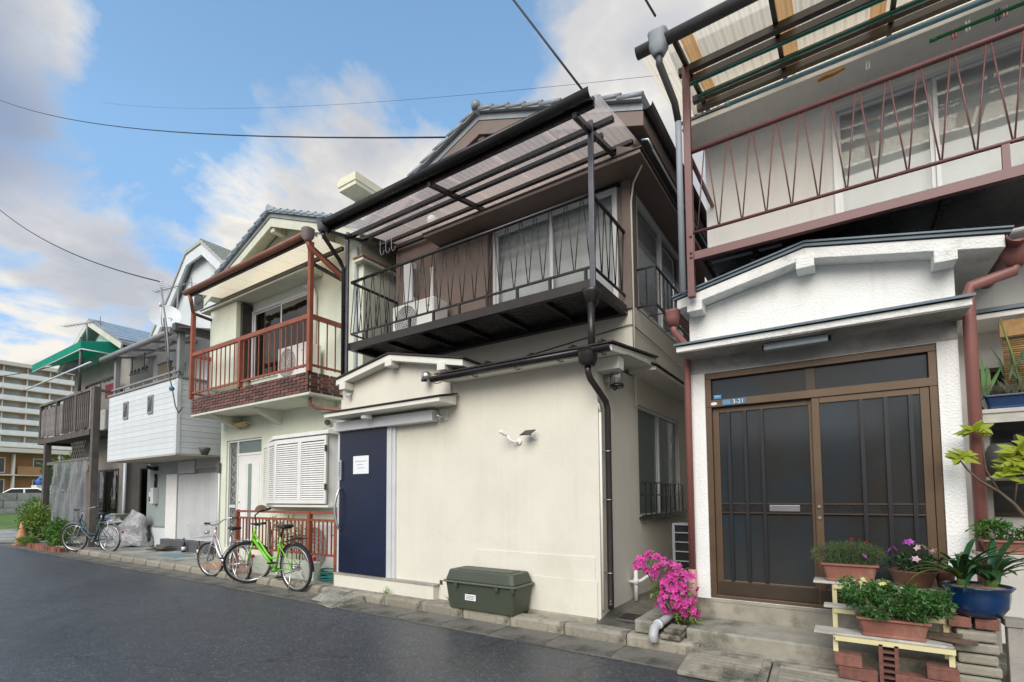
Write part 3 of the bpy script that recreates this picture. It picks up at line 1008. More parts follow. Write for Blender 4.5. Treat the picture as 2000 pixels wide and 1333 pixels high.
part('lens', MB().lathe([(.001, 0), (.038, .0), (.034, .03)], (-4.125, 4.325, 2.665), 14), M['black'], t)
part('bracket', MB().bar((-4.12, 4.41, 2.75), (-4.12, 4.438, 2.75), .05, .05), M['cream2'], t)
t = thing('ceiling_lamp', 'white drum-shaped lamp under the door hood of the navy door', 'lamp', (-5.08, 4.29, 2.29))
part('diffuser', MB().lathe([(.062, 0), (.07, .01), (.07, .06)], (-5.08, 4.27, 2.29), 20), M['white'], t)
part('lamp_base', MB().lathe([(.075, .0), (.075, .018)], (-5.08, 4.27, 2.341), 20), M['alu'], t)
t = thing('small_camera', 'tiny white bullet camera at the left corner below the porch gable', 'camera', (-5.62, 4.40, 2.66))
part('barrel', MB().tube([(-5.60, 4.43, 2.72), (-5.585, 4.36, 2.66)], .024, 10), M['white'], t)
part('mount', MB().lathe([(.035, 0), (.03, .02)], (-5.61, 4.42, 2.735), 12), M['white'], t)
t = thing('security_camera', 'white angled security camera mounted on the plain cream wall', 'camera', (-2.93, 4.48, 1.86))
part('camera_head', MB().bar((-3.03, 4.33, 1.985), (-2.985, 4.39, 1.945), .05, .042), M['white'], t, .012)
part('arm', MB().tube([(-2.985, 4.39, 1.945), (-2.94, 4.40, 1.885), (-2.91, 4.42, 1.865), (-2.88, 4.475, 1.87)], .014, 8), M['white'], t)
wpl = MB().lathe([(.034, 0), (.034, .012), (.02, .02)], (0, 0, 0), 14)
wpl.v = [(x_ - 2.88, 4.479 - z_, 1.87 + y_) for x_, y_, z_ in wpl.v]
part('wall_plate', wpl, M['white'], t)
t = thing('solar_panel', 'small dark solar panel on a white stalk on the cream wall', 'solar panel', (-2.70, 4.48, 1.90))
part('panel', MB().add([(-2.79, 4.34, 1.925), (-2.665, 4.34, 1.925), (-2.64, 4.42, 1.98), (-2.765, 4.42, 1.98), (-2.79, 4.343, 1.918), (-2.665, 4.343, 1.918), (-2.64, 4.423, 1.972), (-2.765, 4.423, 1.972)],
                       [(0, 1, 2, 3), (4, 7, 6, 5), (0, 4, 5, 1), (1, 5, 6, 2), (2, 6, 7, 3), (3, 7, 4, 0)]), M['black'], t)
part('stalk', MB().tube([(-2.70, 4.38, 1.945), (-2.69, 4.42, 1.91), (-2.685, 4.478, 1.905)], .010, 8), M['white'], t)
part('wall_plate', MB().box(-2.715, -2.655, 4.468, 4.4795, 1.88, 1.93), M['white'], t, .004)
t = thing('cylinder_lamp', 'steel cylinder downlight at the right front corner of the cream house', 'lamp', (-1.86, 4.60, 2.35))
part('housing', MB().lathe([(.065, 0), (.065, .15), (.06, .155)], (-1.84, 4.66, 2.37), 20), M['steel'], t)
part('rim', MB().lathe([(.069, -.012), (.069, .02)], (-1.84, 4.66, 2.37), 20), M['black'], t)
part('sensor', MB().ball((-1.845, 4.62, 2.345), .022), M['black'], t)
part('bracket', MB().box(-1.968, -1.90, 4.63, 4.69, 2.42, 2.50), M['steel'], t)
t = thing('sensor_lamp', 'small bracket lamp at the right end of the door header', 'lamp', (-3.93, 4.45, 2.22))
part('plate', MB().box(-4.02, -3.88, 4.466, 4.4795, 2.19, 2.33), M['cream2'], t, .004)
part('arm', MB().tube([(-3.95, 4.465, 2.24), (-3.95, 4.40, 2.235)], .018, 8), M['alu'], t)
part('lamp_head', MB().ball((-3.95, 4.385, 2.235), .034), M['steel'], t)
t = thing('door_notice', 'white paper notice taped to the navy door', 'notice', (-5.37, 4.424, 1.60))
part('sheet', MB().box(-5.52, -5.21, 4.4205, 4.4235, 1.60, 1.84), M['paper'], t)
b = MB()
for k, (a, c_) in enumerate(((.04, .27), (.07, .2), (.09, .23))):
    b.box(-5.52 + a, -5.52 + c_, 4.4192, 4.4202, 1.765 - k * .045, 1.772 - k * .045)
part('writing', b, M['ink'], t)
# olive storage box on the kerb
t = thing('storage_box', 'olive green lidded storage trunk standing against the cream wall', 'storage box', (-3.15, 4.29, .112))
def taper(x0, x1, y0, y1, z0, z1, d, r=.04, n=4):
    """rounded rectangular tub that widens by d towards the top"""
    def ringp(a0, a1, b0, b1, z):
        ps = []
        for cx_, cy_, st in ((a1 - r, b1 - r, 0), (a0 + r, b1 - r, pi / 2), (a0 + r, b0 + r, pi), (a1 - r, b0 + r, 3 * pi / 2)):
            for k in range(n + 1):
                t_ = st + pi / 2 * k / n
                ps.append((cx_ + r * cos(t_), cy_ + r * sin(t_), z))
        return ps
    A, B = ringp(x0 + d, x1 - d, y0 + d, y1 - d, z0), ringp(x0, x1, y0, y1, z1)
    k = len(A)
    return MB().add(A + B, [tuple(range(k))[::-1], tuple(range(k, 2 * k))] + [(i, (i + 1) % k, k + (i + 1) % k, k + i) for i in range(k)])
part('tub', taper(-3.60, -2.71, 4.095, 4.46, .115, .385, .03), M['olive'], t, .006)
part('rim', taper(-3.625, -2.685, 4.07, 4.475, .386, .405, .0, .05), M['oliver'], t, .006)
part('lid', taper(-3.575, -2.735, 4.12, 4.435, .4055, .515, -.03, .05), M['olive'], t, .012)
part('lid_panel', taper(-3.50, -2.81, 4.17, 4.39, .5155, .521, 0, .04), M['olive'], t, .003)
for xx in (-3.62, -3.42, -2.90, -2.71):
    part('latch', MB().box(xx - .02, xx + .02, 4.058, 4.068, .35, .40), M['olive'], t, .004)
part('label_sticker', MB().box(-3.33, -3.19, 4.107, 4.1095, .215, .30), M['paper'], t)
b = MB().box(-3.275, -3.255, 4.105, 4.1065, .278, .295)
for k in range(3):
    b.box(-3.315, -3.22 + .01 * k, 4.105, 4.1065, .228 + .015 * k, .232 + .015 * k)
part('writing', b, M['black'], t)
# the loose stone ramp by the kerb
b = MB().add([(-5.62, 3.86, .003), (-5.0, 3.70, .003), (-4.90, 4.13, .003), (-5.62, 4.148, .003), (-5.60, 3.98, .085), (-5.06, 3.87, .045), (-4.93, 4.12, .10), (-5.60, 4.14, .115)],
             [(0, 3, 2, 1), (4, 5, 6, 7), (0, 1, 5, 4), (1, 2, 6, 5), (2, 3, 7, 6), (3, 0, 4, 7)])
single('stone_ramp', b, mat('rough_stone', (0.30, 0.28, 0.23), 0.9, var=0.35, sc_=14, bump=0.9, bsc=60, stain=(0.12, 0.11, 0.08), stsc=6, stth=.55),
       'rough wedge-shaped stone ramp lying against the kerb before the navy door', 'stone', bev=.012)

# ================================================================== the white roughcast house on the right
M['rough'] = mat('white_roughcast', (0.86, 0.85, 0.82), 0.85, var=0.06, sc_=2, bump=0.7, bsc=60, bdist=0.012, streak=0.10, stain=(0.66, 0.64, 0.59), stsc=1.3, stth=0.66)
M['roughtrim'] = mat('white_roughcast_trim', (0.80, 0.79, 0.75), 0.85, var=0.10, sc_=5, bump=0.8, bsc=60, bdist=0.012, stain=(0.38, 0.36, 0.31), stsc=3.0, stth=0.62)
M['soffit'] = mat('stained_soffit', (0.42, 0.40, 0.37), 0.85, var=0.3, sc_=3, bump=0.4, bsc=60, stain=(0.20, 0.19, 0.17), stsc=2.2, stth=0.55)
M['upwhite'] = mat('upper_white_wall', (0.86, 0.83, 0.78), 0.8, var=0.06, sc_=2, bump=0.25, bsc=40, streak=0.10)
M['teal'] = mat('blue_grey_sheet', (0.10, 0.145, 0.175), 0.45, var=0.25, sc_=6)
M['red'] = mat('red_brown_steel', (0.165, 0.066, 0.062), 0.42, var=0.15, sc_=6, rr=0.06, stain=(0.12, 0.05, 0.045), stsc=7, stth=.66)
M['redpipe'] = mat('red_brown_pipe', (0.25, 0.10, 0.085), 0.45, var=0.12, sc_=3)
M['dkbrown'] = mat('weathered_dark_beam', (0.040, 0.033, 0.029), 0.6, var=0.4, sc_=8)
M['dkgrey'] = mat('dark_grey_gutter', (0.085, 0.08, 0.08), 0.5, var=0.2)
M['pgrey'] = mat('grey_pvc', (0.33, 0.36, 0.39), 0.5, var=0.10, streak=0.1)
M['bronze'] = mat('bronze_aluminium', (0.118, 0.074, 0.043), 0.42, metal=0.3, var=0.15, sc_=4)
M['bronzed'] = mat('dark_bronze_aluminium', (0.055, 0.036, 0.024), 0.45, metal=0.2, var=0.2, sc_=4)
M['oldpoly'] = glassm('aged_corrugated_plastic', (0.98, 0.90, 0.76), 0.2, 0.02, body=0.50, bodyc=(0.98, 0.86, 0.68), tl_share=0.88)
M['oldpoly2'] = glassm('rust_stained_plastic', (0.45, 0.30, 0.16), 0.2, 0.03, body=0.75, bodyc=(0.62, 0.36, 0.16), tl_share=0.85)

W = thing('white_house', 'white roughcast house with red-brown balcony and bronze sliding door', 'house', (0.6, 5.4, 0.2))
b = MB()
b.wall('y', 4.75, .10, -1.15, .725, .19, 2.62, [(-1.03, .605, .37, 2.40)])
b.wall('x', -1.15, .10, 4.851, 5.50, .19, 2.95)
b.wall('x', .625, .10, 4.851, 5.50, .19, 2.95)
b.prism([(-1.15, 2.621), (.725, 2.621), (.725, 3.0), (-.196, 3.19), (-1.15, 2.99)], 'y', 4.75, 4.85)
part('porch_wall', b, M['rough'], W)
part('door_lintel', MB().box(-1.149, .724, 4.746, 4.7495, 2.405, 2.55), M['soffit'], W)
b = MB()
b.wall('y', 5.50, .12, -1.12, 4.6, 3.2, 5.9, [(.03, 2.9, 3.62, 4.93)])
b.wall('x', -1.12, .12, 5.621, 11, .1, 5.9)
b.wall('y', 5.50, .12, .726, 4.6, .1, 3.199, [(.95, 2.6, 1.1, 2.3)])
part('main_wall', b, M['upwhite'], W)
part('wall_band', MB().box(-1.15, 4.6, 5.46, 5.4995, 3.50, 3.60), M['upwhite'], W)
part('main_roof', MB().prism([(5.05, 5.88), (5.05, 5.98), (8.2, 7.2), (11.4, 5.98), (11.4, 5.88)], 'x', -1.35, 4.8), M['tile'], W)
# porch roof
PX, PZ = -.196, 3.28
LX, LZ, RX, RZ = -1.215, 3.075, .97, 3.04
b = MB()
b.prism([(LX, LZ - .09), (LX, LZ), (PX, PZ), (PX, PZ - .09)], 'y', 4.585, 5.499)
b.prism([(RX, RZ - .09), (RX, RZ), (PX, PZ), (PX, PZ - .09)], 'y', 4.585, 5.499)
pr = part('porch_roof', b, M['roughtrim'], W, .006)
b = MB()
for (ux, uz, s) in ((LX, LZ, -1), (RX, RZ, 1)):
    b.prism([(ux + s * .03, uz + .002), (ux + s * .03, uz + .02), (PX, PZ + .03), (PX, PZ + .008)], 'y', 4.57, 5.499)
    b.prism([(ux + s * .04, uz + .024), (ux + s * .04, uz + .036), (PX, PZ + .05), (PX, PZ + .035)], 'y', 4.555, 5.499)
part('roof_sheet', b, M['teal'], pr)
for u, zz in ((-1.06, 2.995), (-.196, 3.165), (.66, 2.985)):
    part('purlin_end', MB().box(u - .065, u + .065, 4.57, 4.749, zz - .055, zz + .05), M['roughtrim'], pr, .008)
hd = part('door_hood', MB().prism([(4.42, 2.545), (4.42, 2.595), (4.749, 2.66), (4.749, 2.545)], 'x', -1.19, .76), M['roughtrim'], W, .006)
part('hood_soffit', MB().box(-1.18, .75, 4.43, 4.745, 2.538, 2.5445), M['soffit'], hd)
part('hood_sheet', MB().prism([(4.395, 2.60), (4.395, 2.618), (4.749, 2.69), (4.749, 2.665)], 'x', -1.205, .775), M['teal'], hd)
# plinth and step
part('plinth', MB().box(-1.149, .724, 4.74, 4.7495, .19, .365), M['concrete'], W)
part('threshold', MB().box(-1.03, .60, 4.735, 4.85, .345, .369), M['concrete'], W)
# entrance: frame, transom lights, two sliding leaves with bars
fr = MB()
y0 = 4.765
fr.box(-1.03, .605, y0, y0 + .08, 2.345, 2.40).box(-1.03, .605, y0 - .004, y0 + .08, 2.085, 2.15)
for a in (-1.03, .555):
    fr.box(a, a + .05, y0 + .001, y0 + .079, .37, 2.345)
fr.box(-1.029, .604, y0 + .002, y0 + .078, .37, .40)
M['doorglass'] = mat('dim_frosted_glass', (0.020, 0.030, 0.038), 0.14, var=0.35, sc_=1.1, c2=(0.046, 0.038, 0.031), spec=0.5)
ent = part('entrance', fr, M['bronze'], W, .003)
for a, c in ((-.978, -.235), (-.165, .553)):
    part('transom_pane', MB().box(a, c, y0 + .045, y0 + .05, 2.151, 2.344), M['doorglass'], ent)
part('transom_mullion', MB().box(-.234, -.166, y0 + .03, y0 + .06, 2.151, 2.344), M['bronzed'], ent)
M['doorbar'] = mat('black_door_bar', (0.012, 0.012, 0.016), 0.4, stain=(0.55, 0.52, 0.46), stsc=22, stth=.78)
def leaf(x0, x1, y, bars, z0=.40, z1=2.085, lab=None):
    f = MB()
    f.box(x0, x0 + .055, y, y + .03, z0, z1).box(x1 - .055, x1, y, y + .03, z0, z1)
    f.box(x0 + .055, x1 - .055, y + .001, y + .029, z1 - .05, z1).box(x0 + .055, x1 - .055, y + .001, y + .029, z0, z0 + .13)
    o = part('door_leaf', f, M['bronze'], W, .003)
    for z in (1.125, 1.205):
        part('mid_strip', MB().box(x0 + .0555, x1 - .0555, y - .003, y + .028, z, z + .012), M['bronzed'], o)
    part('kick_plate', MB().box(x0 + .01, x1 - .01, y - .004, y - .0005, z0 + .005, z0 + .115), M['bronzed'], o)
    part('pane', MB().box(x0 + .055, x1 - .055, y + .014, y + .018, 1.217, z1 - .05), M['doorglass'], o)
    part('pane', MB().box(x0 + .055, x1 - .055, y + .014, y + .018, z0 + .13, 1.125), M['doorglass'], o)
    part('mid_band', MB().box(x0 + .055, x1 - .055, y + .004, y + .022, 1.137, 1.205), M['black'], o)
    me = mesh('door_bar', MB().box(-.013, .013, y - .012, y - .0045, z0 + .13, z1 - .05), M['doorbar'])
    for u in bars:
        inst('door_bar', me, o, (u, 0, 0))
    return o
M['tubegrey2'] = mat('dull_letter_slot', (.22, .22, .23), .4, metal=.6, var=.1)
lf = leaf(-.98, -.17, y0 + .042, (-.845, -.71, -.575))
part('letter_slot', MB().box(-.54, -.31, y0 + .03, y0 + .0385, 1.145, 1.20), M['tubegrey2'], lf, .004)
rt_ = leaf(-.20, .553, y0 + .008, (.135, .29, .44))
for z in (1.10, 1.19):
    lk = MB().lathe([(.013, 0), (.013, .012)], (0, 0, 0), 12)
    lk.v = [(x_ - .173, y0 + .007 - z_, z + y_) for x_, y_, z_ in lk.v]
    part('lock', lk, M['steel'], rt_)
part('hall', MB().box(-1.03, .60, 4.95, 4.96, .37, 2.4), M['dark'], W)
# house number plate, sticker
t = thing('number_plate', 'blue house number plate reading 3-21 on the bronze transom', 'sign', (-.76, 4.757, 2.095))
part('plate', MB().box(-.885, -.685, 4.756, 4.760, 2.092, 2.145), mat('plate_blue', srgb(74, 104, 132), .45, var=.05), t)
part('district_block', MB().box(-.88, -.815, 4.7545, 4.7558, 2.098, 2.139), mat('plate_pale_blue', srgb(96, 140, 165), .5, var=.15, sc_=90), t)
def text_part(txt, size, loc, par, m, ext=.0006):
    cu = D.curves.new('lettering', 'FONT')
    cu.body = txt
    cu.size = size
    cu.extrude = ext
    cu.align_x = 'CENTER'
    tmp = D.objects.new('lettering_tmp', cu)
    COL.objects.link(tmp)
    dg = bpy.context.evaluated_depsgraph_get()
    me = D.meshes.new_from_object(tmp.evaluated_get(dg))
    D.objects.remove(tmp)
    me.materials.clear()
    me.materials.append(m)
    o = link(D.objects.new('lettering', me))
    o.parent = par
    o.matrix_basis = ROOT[par] @ (Matrix.Translation(loc) @ Matrix.Rotation(pi / 2, 4, 'X'))
    ROOT[o] = ROOT[par]
    return o
text_part('3-21', .052, (-.752, 4.7548, 2.101), t, M['white'])
t = thing('door_sticker', 'small blue sticker at the lower left of the transom pane', 'sticker', (-.93, 4.80, 2.17))
part('film', MB().box(-.965, -.90, 4.803, 4.806, 2.165, 2.20), mat('sticker_blue', srgb(88, 150, 200), .5), t)
part('writing', MB().box(-.955, -.915, 4.801, 4.8025, 2.185, 2.191), M['white'], t)
b = MB().lathe([(.028, 0), (.028, .002)], (0, 0, 0), 18, sy=.5)
b.v = [(x - .955, 4.7585 - z, 2.115 + y) for x, y, z in b.v]
single('oval_sticker', b, M['paper'], 'small oval white sticker left of the house number plate', 'sticker')
t = thing('porch_lamp', 'long grey fluorescent lamp under the hood of the bronze door', 'lamp', (-.28, 4.6, 2.46))
part('tube_cover', MB().box(-.51, -.06, 4.52, 4.60, 2.475, 2.532), M['pgrey'], t, .01)
part('mount', MB().box(-.53, -.04, 4.60, 4.64, 2.50, 2.5375), M['black'], t)
# porch gutters and pipes
lg = MB().add(halfpipe((LX - .05, 4.56, LZ - .06), (LX - .05, 5.49, LZ - .06), .05).v, halfpipe((LX - .05, 4.56, LZ - .06), (LX - .05, 5.49, LZ - .06), .05).f, True)
lg.lathe([(.04, -.13), (.06, -.06), (.065, 0), (.07, .01)], (LX - .05, 4.62, LZ - .09), 12, sq=.3)
lg.tube([(LX - .05, 4.62, LZ - .2), (LX - .045, 4.63, LZ - .27), (LX + .03, 4.70, LZ - .38), (LX + .045, 4.705, LZ - .46), (LX + .045, 4.705, .62)], .031, 10)
lp = part('left_downpipe', lg, M['redpipe'], W, fix=False)
part('pipe_base', MB().tube([(LX + .045, 4.705, .62), (LX + .045, 4.705, .2)], .036, 10), mat('faded_pink_pipe', (.50, .27, .24), .6), lp)
rg = MB().add(halfpipe((RX + .06, 4.55, RZ - .02), (RX + .06, 5.49, RZ - .02), .06).v, halfpipe((RX + .06, 4.55, RZ - .02), (RX + .06, 5.49, RZ - .02), .06).f, True)
rg.lathe([(.04, -.13), (.065, -.06), (.075, 0), (.08, .03)], (RX + .07, 4.72, RZ - .06), 12, sq=.3)
rg.tube([(RX + .07, 4.72, RZ - .16), (RX + .06, 4.72, RZ - .22), (.80, 4.70, 2.76), (.785, 4.70, 2.69), (.785, 4.70, .3)], .038, 12)
part('right_downpipe', rg, M['redpipe'], W, fix=False)
# upper window
window_y(W, .03, 2.9, 3.62, 4.93, 5.47, M['alu'], 4, M['curtain_g'], pane='glass')
b = MB().prism([(5.06, 5.02), (5.06, 5.075), (5.499, 5.18), (5.499, 5.02)], 'x', -1.25, 4.6)
part('pent_eave', b, M['upwhite'], W, .005)
part('eave_flashing', MB().box(-1.27, 4.6, 5.045, 5.07, 5.078, 5.10), M['teal'], W)
window_y(W, .95, 2.6, 1.1, 2.3, 5.47, M['bronzed'], 2, None)
b = MB().prism([(5.05, 2.60), (5.05, 2.64), (5.499, 2.74), (5.499, 2.60)], 'x', .80, 3.2)
part('window_hood', b, M['upwhite'], W, .004)
part('hood_sheet', MB().prism([(5.03, 2.645), (5.03, 2.675), (5.499, 2.775), (5.499, 2.745)], 'x', .78, 3.2), M['teal'], W)
# balcony
BY, BX0, BX1 = 4.50, -1.06, 4.4
bl = MB().box(BX0 + .035, BX1, BY - .028, BY + .028, 3.365, 3.435)
bl.box(BX0 + .03, BX0 + .09, BY + .029, 5.459, 3.365, 3.435)
bal = part('balcony', bl, M['red'], W)
part('deck_frame', MB().box(BX0 + .091, BX1, BY + .03, 5.458, 3.40, 3.425), M['black'], bal)
jm = mesh('deck_joist', MB().box(-.02, .02, BY + .03, 5.45, 3.37, 3.399), M['black'])
for k in range(7):
    inst('deck_joist', jm, bal, (BX0 + .5 + k * .62, 0, 0))
sm_ = mesh('deck_strip', MB().box(-.28, .28, -.012, .012, 3.385, 3.3985), M['pgrey'])
for k in range(5):
    inst('deck_strip', sm_, bal, (BX0 + .42 + .3 * (k % 2), BY + .18 + k * .17, 0))
part('top_rail', MB().tube([(BX0, BY, 4.37), (BX1, BY, 4.37)], .022, 10).tube([(BX0, BY, 4.37), (BX0, 5.49, 4.37)], .02, 10), M['red'], bal)
part('bottom_rail', MB().tube([(BX0, BY, 3.62), (BX1, BY, 3.62)], .014, 8).tube([(BX0, BY, 3.62), (BX0, 5.49, 3.62)], .014, 8), M['red'], bal)
sb = mesh('rail_foot', MB().box(-.02, .02, -.012, .012, 3.436, 3.61), M['red'])
for u in (.98, 2.0):
    inst('rail_foot', sb, bal, (u, BY, 0))
zigzag(bal, M['red'], [-.91 + .184 * k for k in range(26)], BY, 4.35, 3.63, .087, r=.0055)
part('post', MB().box(BX0 - .03, BX0 + .03, BY - .03, BY + .03, 3.04, 5.19), M['red'], bal, .003)
bt = mesh('bolt', MB().lathe([(.012, 0), (.012, .008), (.004, .011)], (0, 0, 0), 8), M['red'])
for z in (3.39, 3.43, 3.58):
    inst('bolt', bt, bal, (BX0 + .01, BY - .031, z), (pi / 2, 0, 0))
# canopy over the balcony
cz2 = lambda y: 5.14 + (y - 4.1) * .19
b = MB()
for yy in (4.50, 4.68, 5.02, 5.20):
    b.box(-1.12, 4.4, yy - .028, yy + .028, cz2(yy) - .10, cz2(yy) - .04)
cn = part('canopy', b, M['dkbrown'], W)
for xx in (-1.05, -.33, .48, 1.3, 2.1, 2.9):
    part('rafter', MB().bar((xx, 4.10, cz2(4.10) - .025), (xx, 5.40, cz2(5.40) - .025), .035, .045), M['dkbrown'], cn)
x = -1.36
k = 0
while x < 3.4:
    wd = (.34, .08, .62, .10, .55, .09, .7, .12)[k % 8]
    part('roof_sheet', corrugated(x, x + wd + .02, 4.10, cz2(4.10) + .012 + .004 * (k % 2), 5.45, cz2(5.45) + .012 + .004 * (k % 2), .075), M['oldpoly'] if k % 2 == 0 else M['oldpoly2'], cn, fix=False)
    x += wd
    k += 1
gt = part('gutter', halfpipe((-1.36, 4.05, cz2(4.1) - .01), (3.8, 4.05, cz2(4.1) - .01), .058, 10), M['dkgrey'], cn)
part('rain_head', MB().lathe([(.04, -.12), (.05, -.10), (.075, -.05), (.08, .06), (.085, .07)], (-1.17, 4.05, cz2(4.1) - .02), 14, sq=.35), M['pgrey'], gt)
part('rain_pipe', MB().tube([(-1.17, 4.05, cz2(4.1) - .13), (-1.17, 4.06, cz2(4.1) - .2), (-1.13, 4.36, 4.78), (-1.125, 4.44, 4.66)], .03, 10), M['dkgrey'], gt)
part('rain_pipe', MB().tube([(-1.125, 4.44, 4.66), (-1.125, 4.45, 4.5), (-1.125, 4.45, 3.08)], .028, 10), M['pgrey'], gt)
# laundry poles and pegs
M['jade'] = mat('jade_green_pole', (0.012, 0.20, 0.135), 0.35, var=0.1)
M['lblue'] = mat('pale_blue_pole', (0.22, 0.40, 0.48), 0.4, var=0.15)
M['green'] = mat('grass_green_pole', (0.015, 0.18, 0.055), 0.4, var=0.1)
hang = [('laundry_pole', 'jade green laundry pole nearest the gutter under the stained canopy', (-1.03, 4.62, 5.10), (4.2, 4.62, 5.06), .014, M['jade']),
        ('laundry_pole', 'lower jade green laundry pole under the stained canopy', (-1.0, 4.80, 5.09), (4.2, 4.80, 5.10), .014, M['jade']),
        ('laundry_pole', 'thick pale blue laundry pole under the stained canopy', (-.80, 4.98, 5.03), (4.2, 4.98, 5.0), .020, M['lblue']),
        ('laundry_pole', 'grass green laundry pole with pegs in front of the upper window', (.72, 5.02, 4.90), (4.2, 5.02, 4.95), .014, M['green'])]
for n_, l_, p, q, r, m_ in hang:
    t = thing(n_, l_, 'laundry pole', p, 0, 'laundry poles on the right balcony')
    part('rod', MB().tube([p, q], r, 10), m_, t)
    part('end_cap', MB().tube([(p[0] - .02, p[1], p[2]), (p[0] + .03, p[1], p[2])], r * 1.15, 10), m_, t)
pegs = [(.30, 5.05, 4.93, (.75, .74, .70), 'white'), (.85, 5.03, 4.905, (.62, .15, .15), 'red'), (.93, 5.03, 4.915, (.76, .75, .72), 'pale'), (1.10, 5.03, 4.915, (.06, .08, .16), 'dark blue'), (1.14, 5.03, 4.915, (.70, .45, .42), 'pink')]
for x, y, z, c, cn_ in pegs:
    b = MB().box(x - .014, x - .004, y - .012, y + .012, z - .05, z + .03).box(x + .004, x + .014, y - .012, y + .012, z - .05, z + .03).ring((x, y, z), .012, .003, 'x', 10, 5)
    single('clothes_peg', b, mat('peg_' + cn_.replace(' ', '_'), c, .5), cn_ + ' clothes peg on the pole before the right upper window', 'peg', 'clothes pegs')
b = MB().tube([(-.06, 5.08, 4.98), (0, 5.07, 4.985), (.06, 5.08, 4.99), (.14, 5.07, 4.995)], [.012, .02, .016, .01], 8)
single('orange_rope', b, mat('orange_rope', (.55, .24, .03), .7, var=.3, sc_=60, bump=.6, bsc=120), 'bundle of orange rope lying along the eave under the right canopy', 'rope')
# step, grates
b = MB().box(-1.12, 1.2, 4.24, 4.739, -.02, .205)
single('entrance_step', b, M['concrete'], 'mossy concrete step in front of the bronze sliding door', 'step', bev=.015)
single('kerb_base', MB().box(-1.10, 1.6, 4.14, 4.238, -.02, .085), M['concrete'], 'low worn concrete kerb along the foot of the mossy step', 'kerb', bev=.01)
for k, (x0, lab) in enumerate(((-1.05, 'slotted concrete ramp slab left of the brick-propped shelf'), (-.47, 'slotted concrete ramp slab below the flower shelf at the road edge'), (.11, 'slotted concrete ramp slab at the right edge of the road'))):
    t = thing('ramp_slab', lab, 'ramp', (x0 + .285, 3.93, 0), 0, 'slotted ramp slabs at the kerb')
    zt = lambda y: .035 + (y - 3.70) * .135
    def sloped(xa, xb, ya, yb, dz=0.0, zb=.003):
        return [(xa, ya, zb), (xb, ya, zb), (xb, yb, zb), (xa, yb, zb), (xa, ya, zt(ya) + dz), (xb, ya, zt(ya) + dz), (xb, yb, zt(yb) + dz), (xa, yb, zt(yb) + dz)]
    BF = [(0, 3, 2, 1), (4, 5, 6, 7), (0, 1, 5, 4), (1, 2, 6, 5), (2, 3, 7, 6), (3, 0, 4, 7)]
    part('slab', MB().add(sloped(x0, x0 + .57, 3.70, 4.135), BF), M['kerb'], t, .008)
    for j in range(6):
        ya = 3.80 + j * .05
        part('rib', MB().add(sloped(x0 + .05, x0 + .52, ya, ya + .028, .014, zt(ya) - .01), BF), M['kerb'], t, .004)

# ================================================================== the pale green house with the brick balcony
M['mint'] = mat('pale_green_stucco', (0.66, 0.68, 0.56), 0.8, var=0.06, sc_=2.2, bump=0.2, bsc=60, streak=0.08, stain=(0.52, 0.52, 0.40), stsc=1.2, stth=.64)
M['minttrim'] = mat('pale_green_trim', (0.60, 0.61, 0.50), 0.7, var=0.08, streak=0.12)
M['rust'] = mat('rust_red_steel', (0.27, 0.072, 0.038), 0.5, var=0.2, sc_=7, rr=0.08, stain=(0.13, 0.045, 0.03), stsc=6, stth=.62)
M['rustp'] = mat('rust_brown_pipe', (0.27, 0.115, 0.075), 0.5, var=0.2, sc_=6)
M['brick'] = mat('glazed_brick', (0.15, 0.050, 0.036), 0.35, var=0.35, sc_=30, rv=0.55, c2=(0.085, 0.038, 0.034), stain=(0.30, 0.27, 0.25), stsc=6, stth=.70)
M['mortar'] = mat('mortar', (0.58, 0.54, 0.47), 0.9, var=0.2, sc_=20)
M['wframe'] = mat('white_painted_metal', (0.74, 0.73, 0.70), 0.5, var=0.05, streak=0.06)
M['peach'] = glassm('milky_canopy_sheet', (0.85, 0.72, 0.54), 0.2, 0.03, body=0.80, bodyc=(0.95, 0.83, 0.64), tl_share=0.85)
M['dkglass'] = glassm('dim_glass', (0.45, 0.45, 0.42), 0.03, 0.06, bump=0.2, bsc=3)
G = thing('green_house', 'pale green house with brick-faced balcony, red railing and louvred bay window', 'house', (-8.5, 5.2, .1))
GX0, GX1, GY = -10.65, -6.35, 5.20
b = MB()
b.wall('y', GY, .12, GX0, GX1, .08, 2.92, [(-10.42, -9.14, .30, 2.44)])
b.wall('x', GX1 - .12, .12, GY + .121, 11, .08, 5.5)
b.wall('x', GX0, .12, GY + .121, 11, .08, 5.5)
b.wall('y', GY, .12, GX0, GX1, 2.921, 5.5, [(-9.52, -7.60, 3.55, 4.92)])
b.prism([(GX0, 5.501), (GX1, 5.501), (-8.5, 6.30)], 'y', GY, GY + .12)
part('wall', b, M['mint'], G)
part('shutter_box', MB().box(-10.62, -9.62, GY - .28, GY - .001, 3.45, 5.08), M['mint'], G, .006)
part('box_trim', MB().box(-9.619, -9.54, GY - .20, GY - .001, 3.55, 5.05), M['dkbrown'], G)
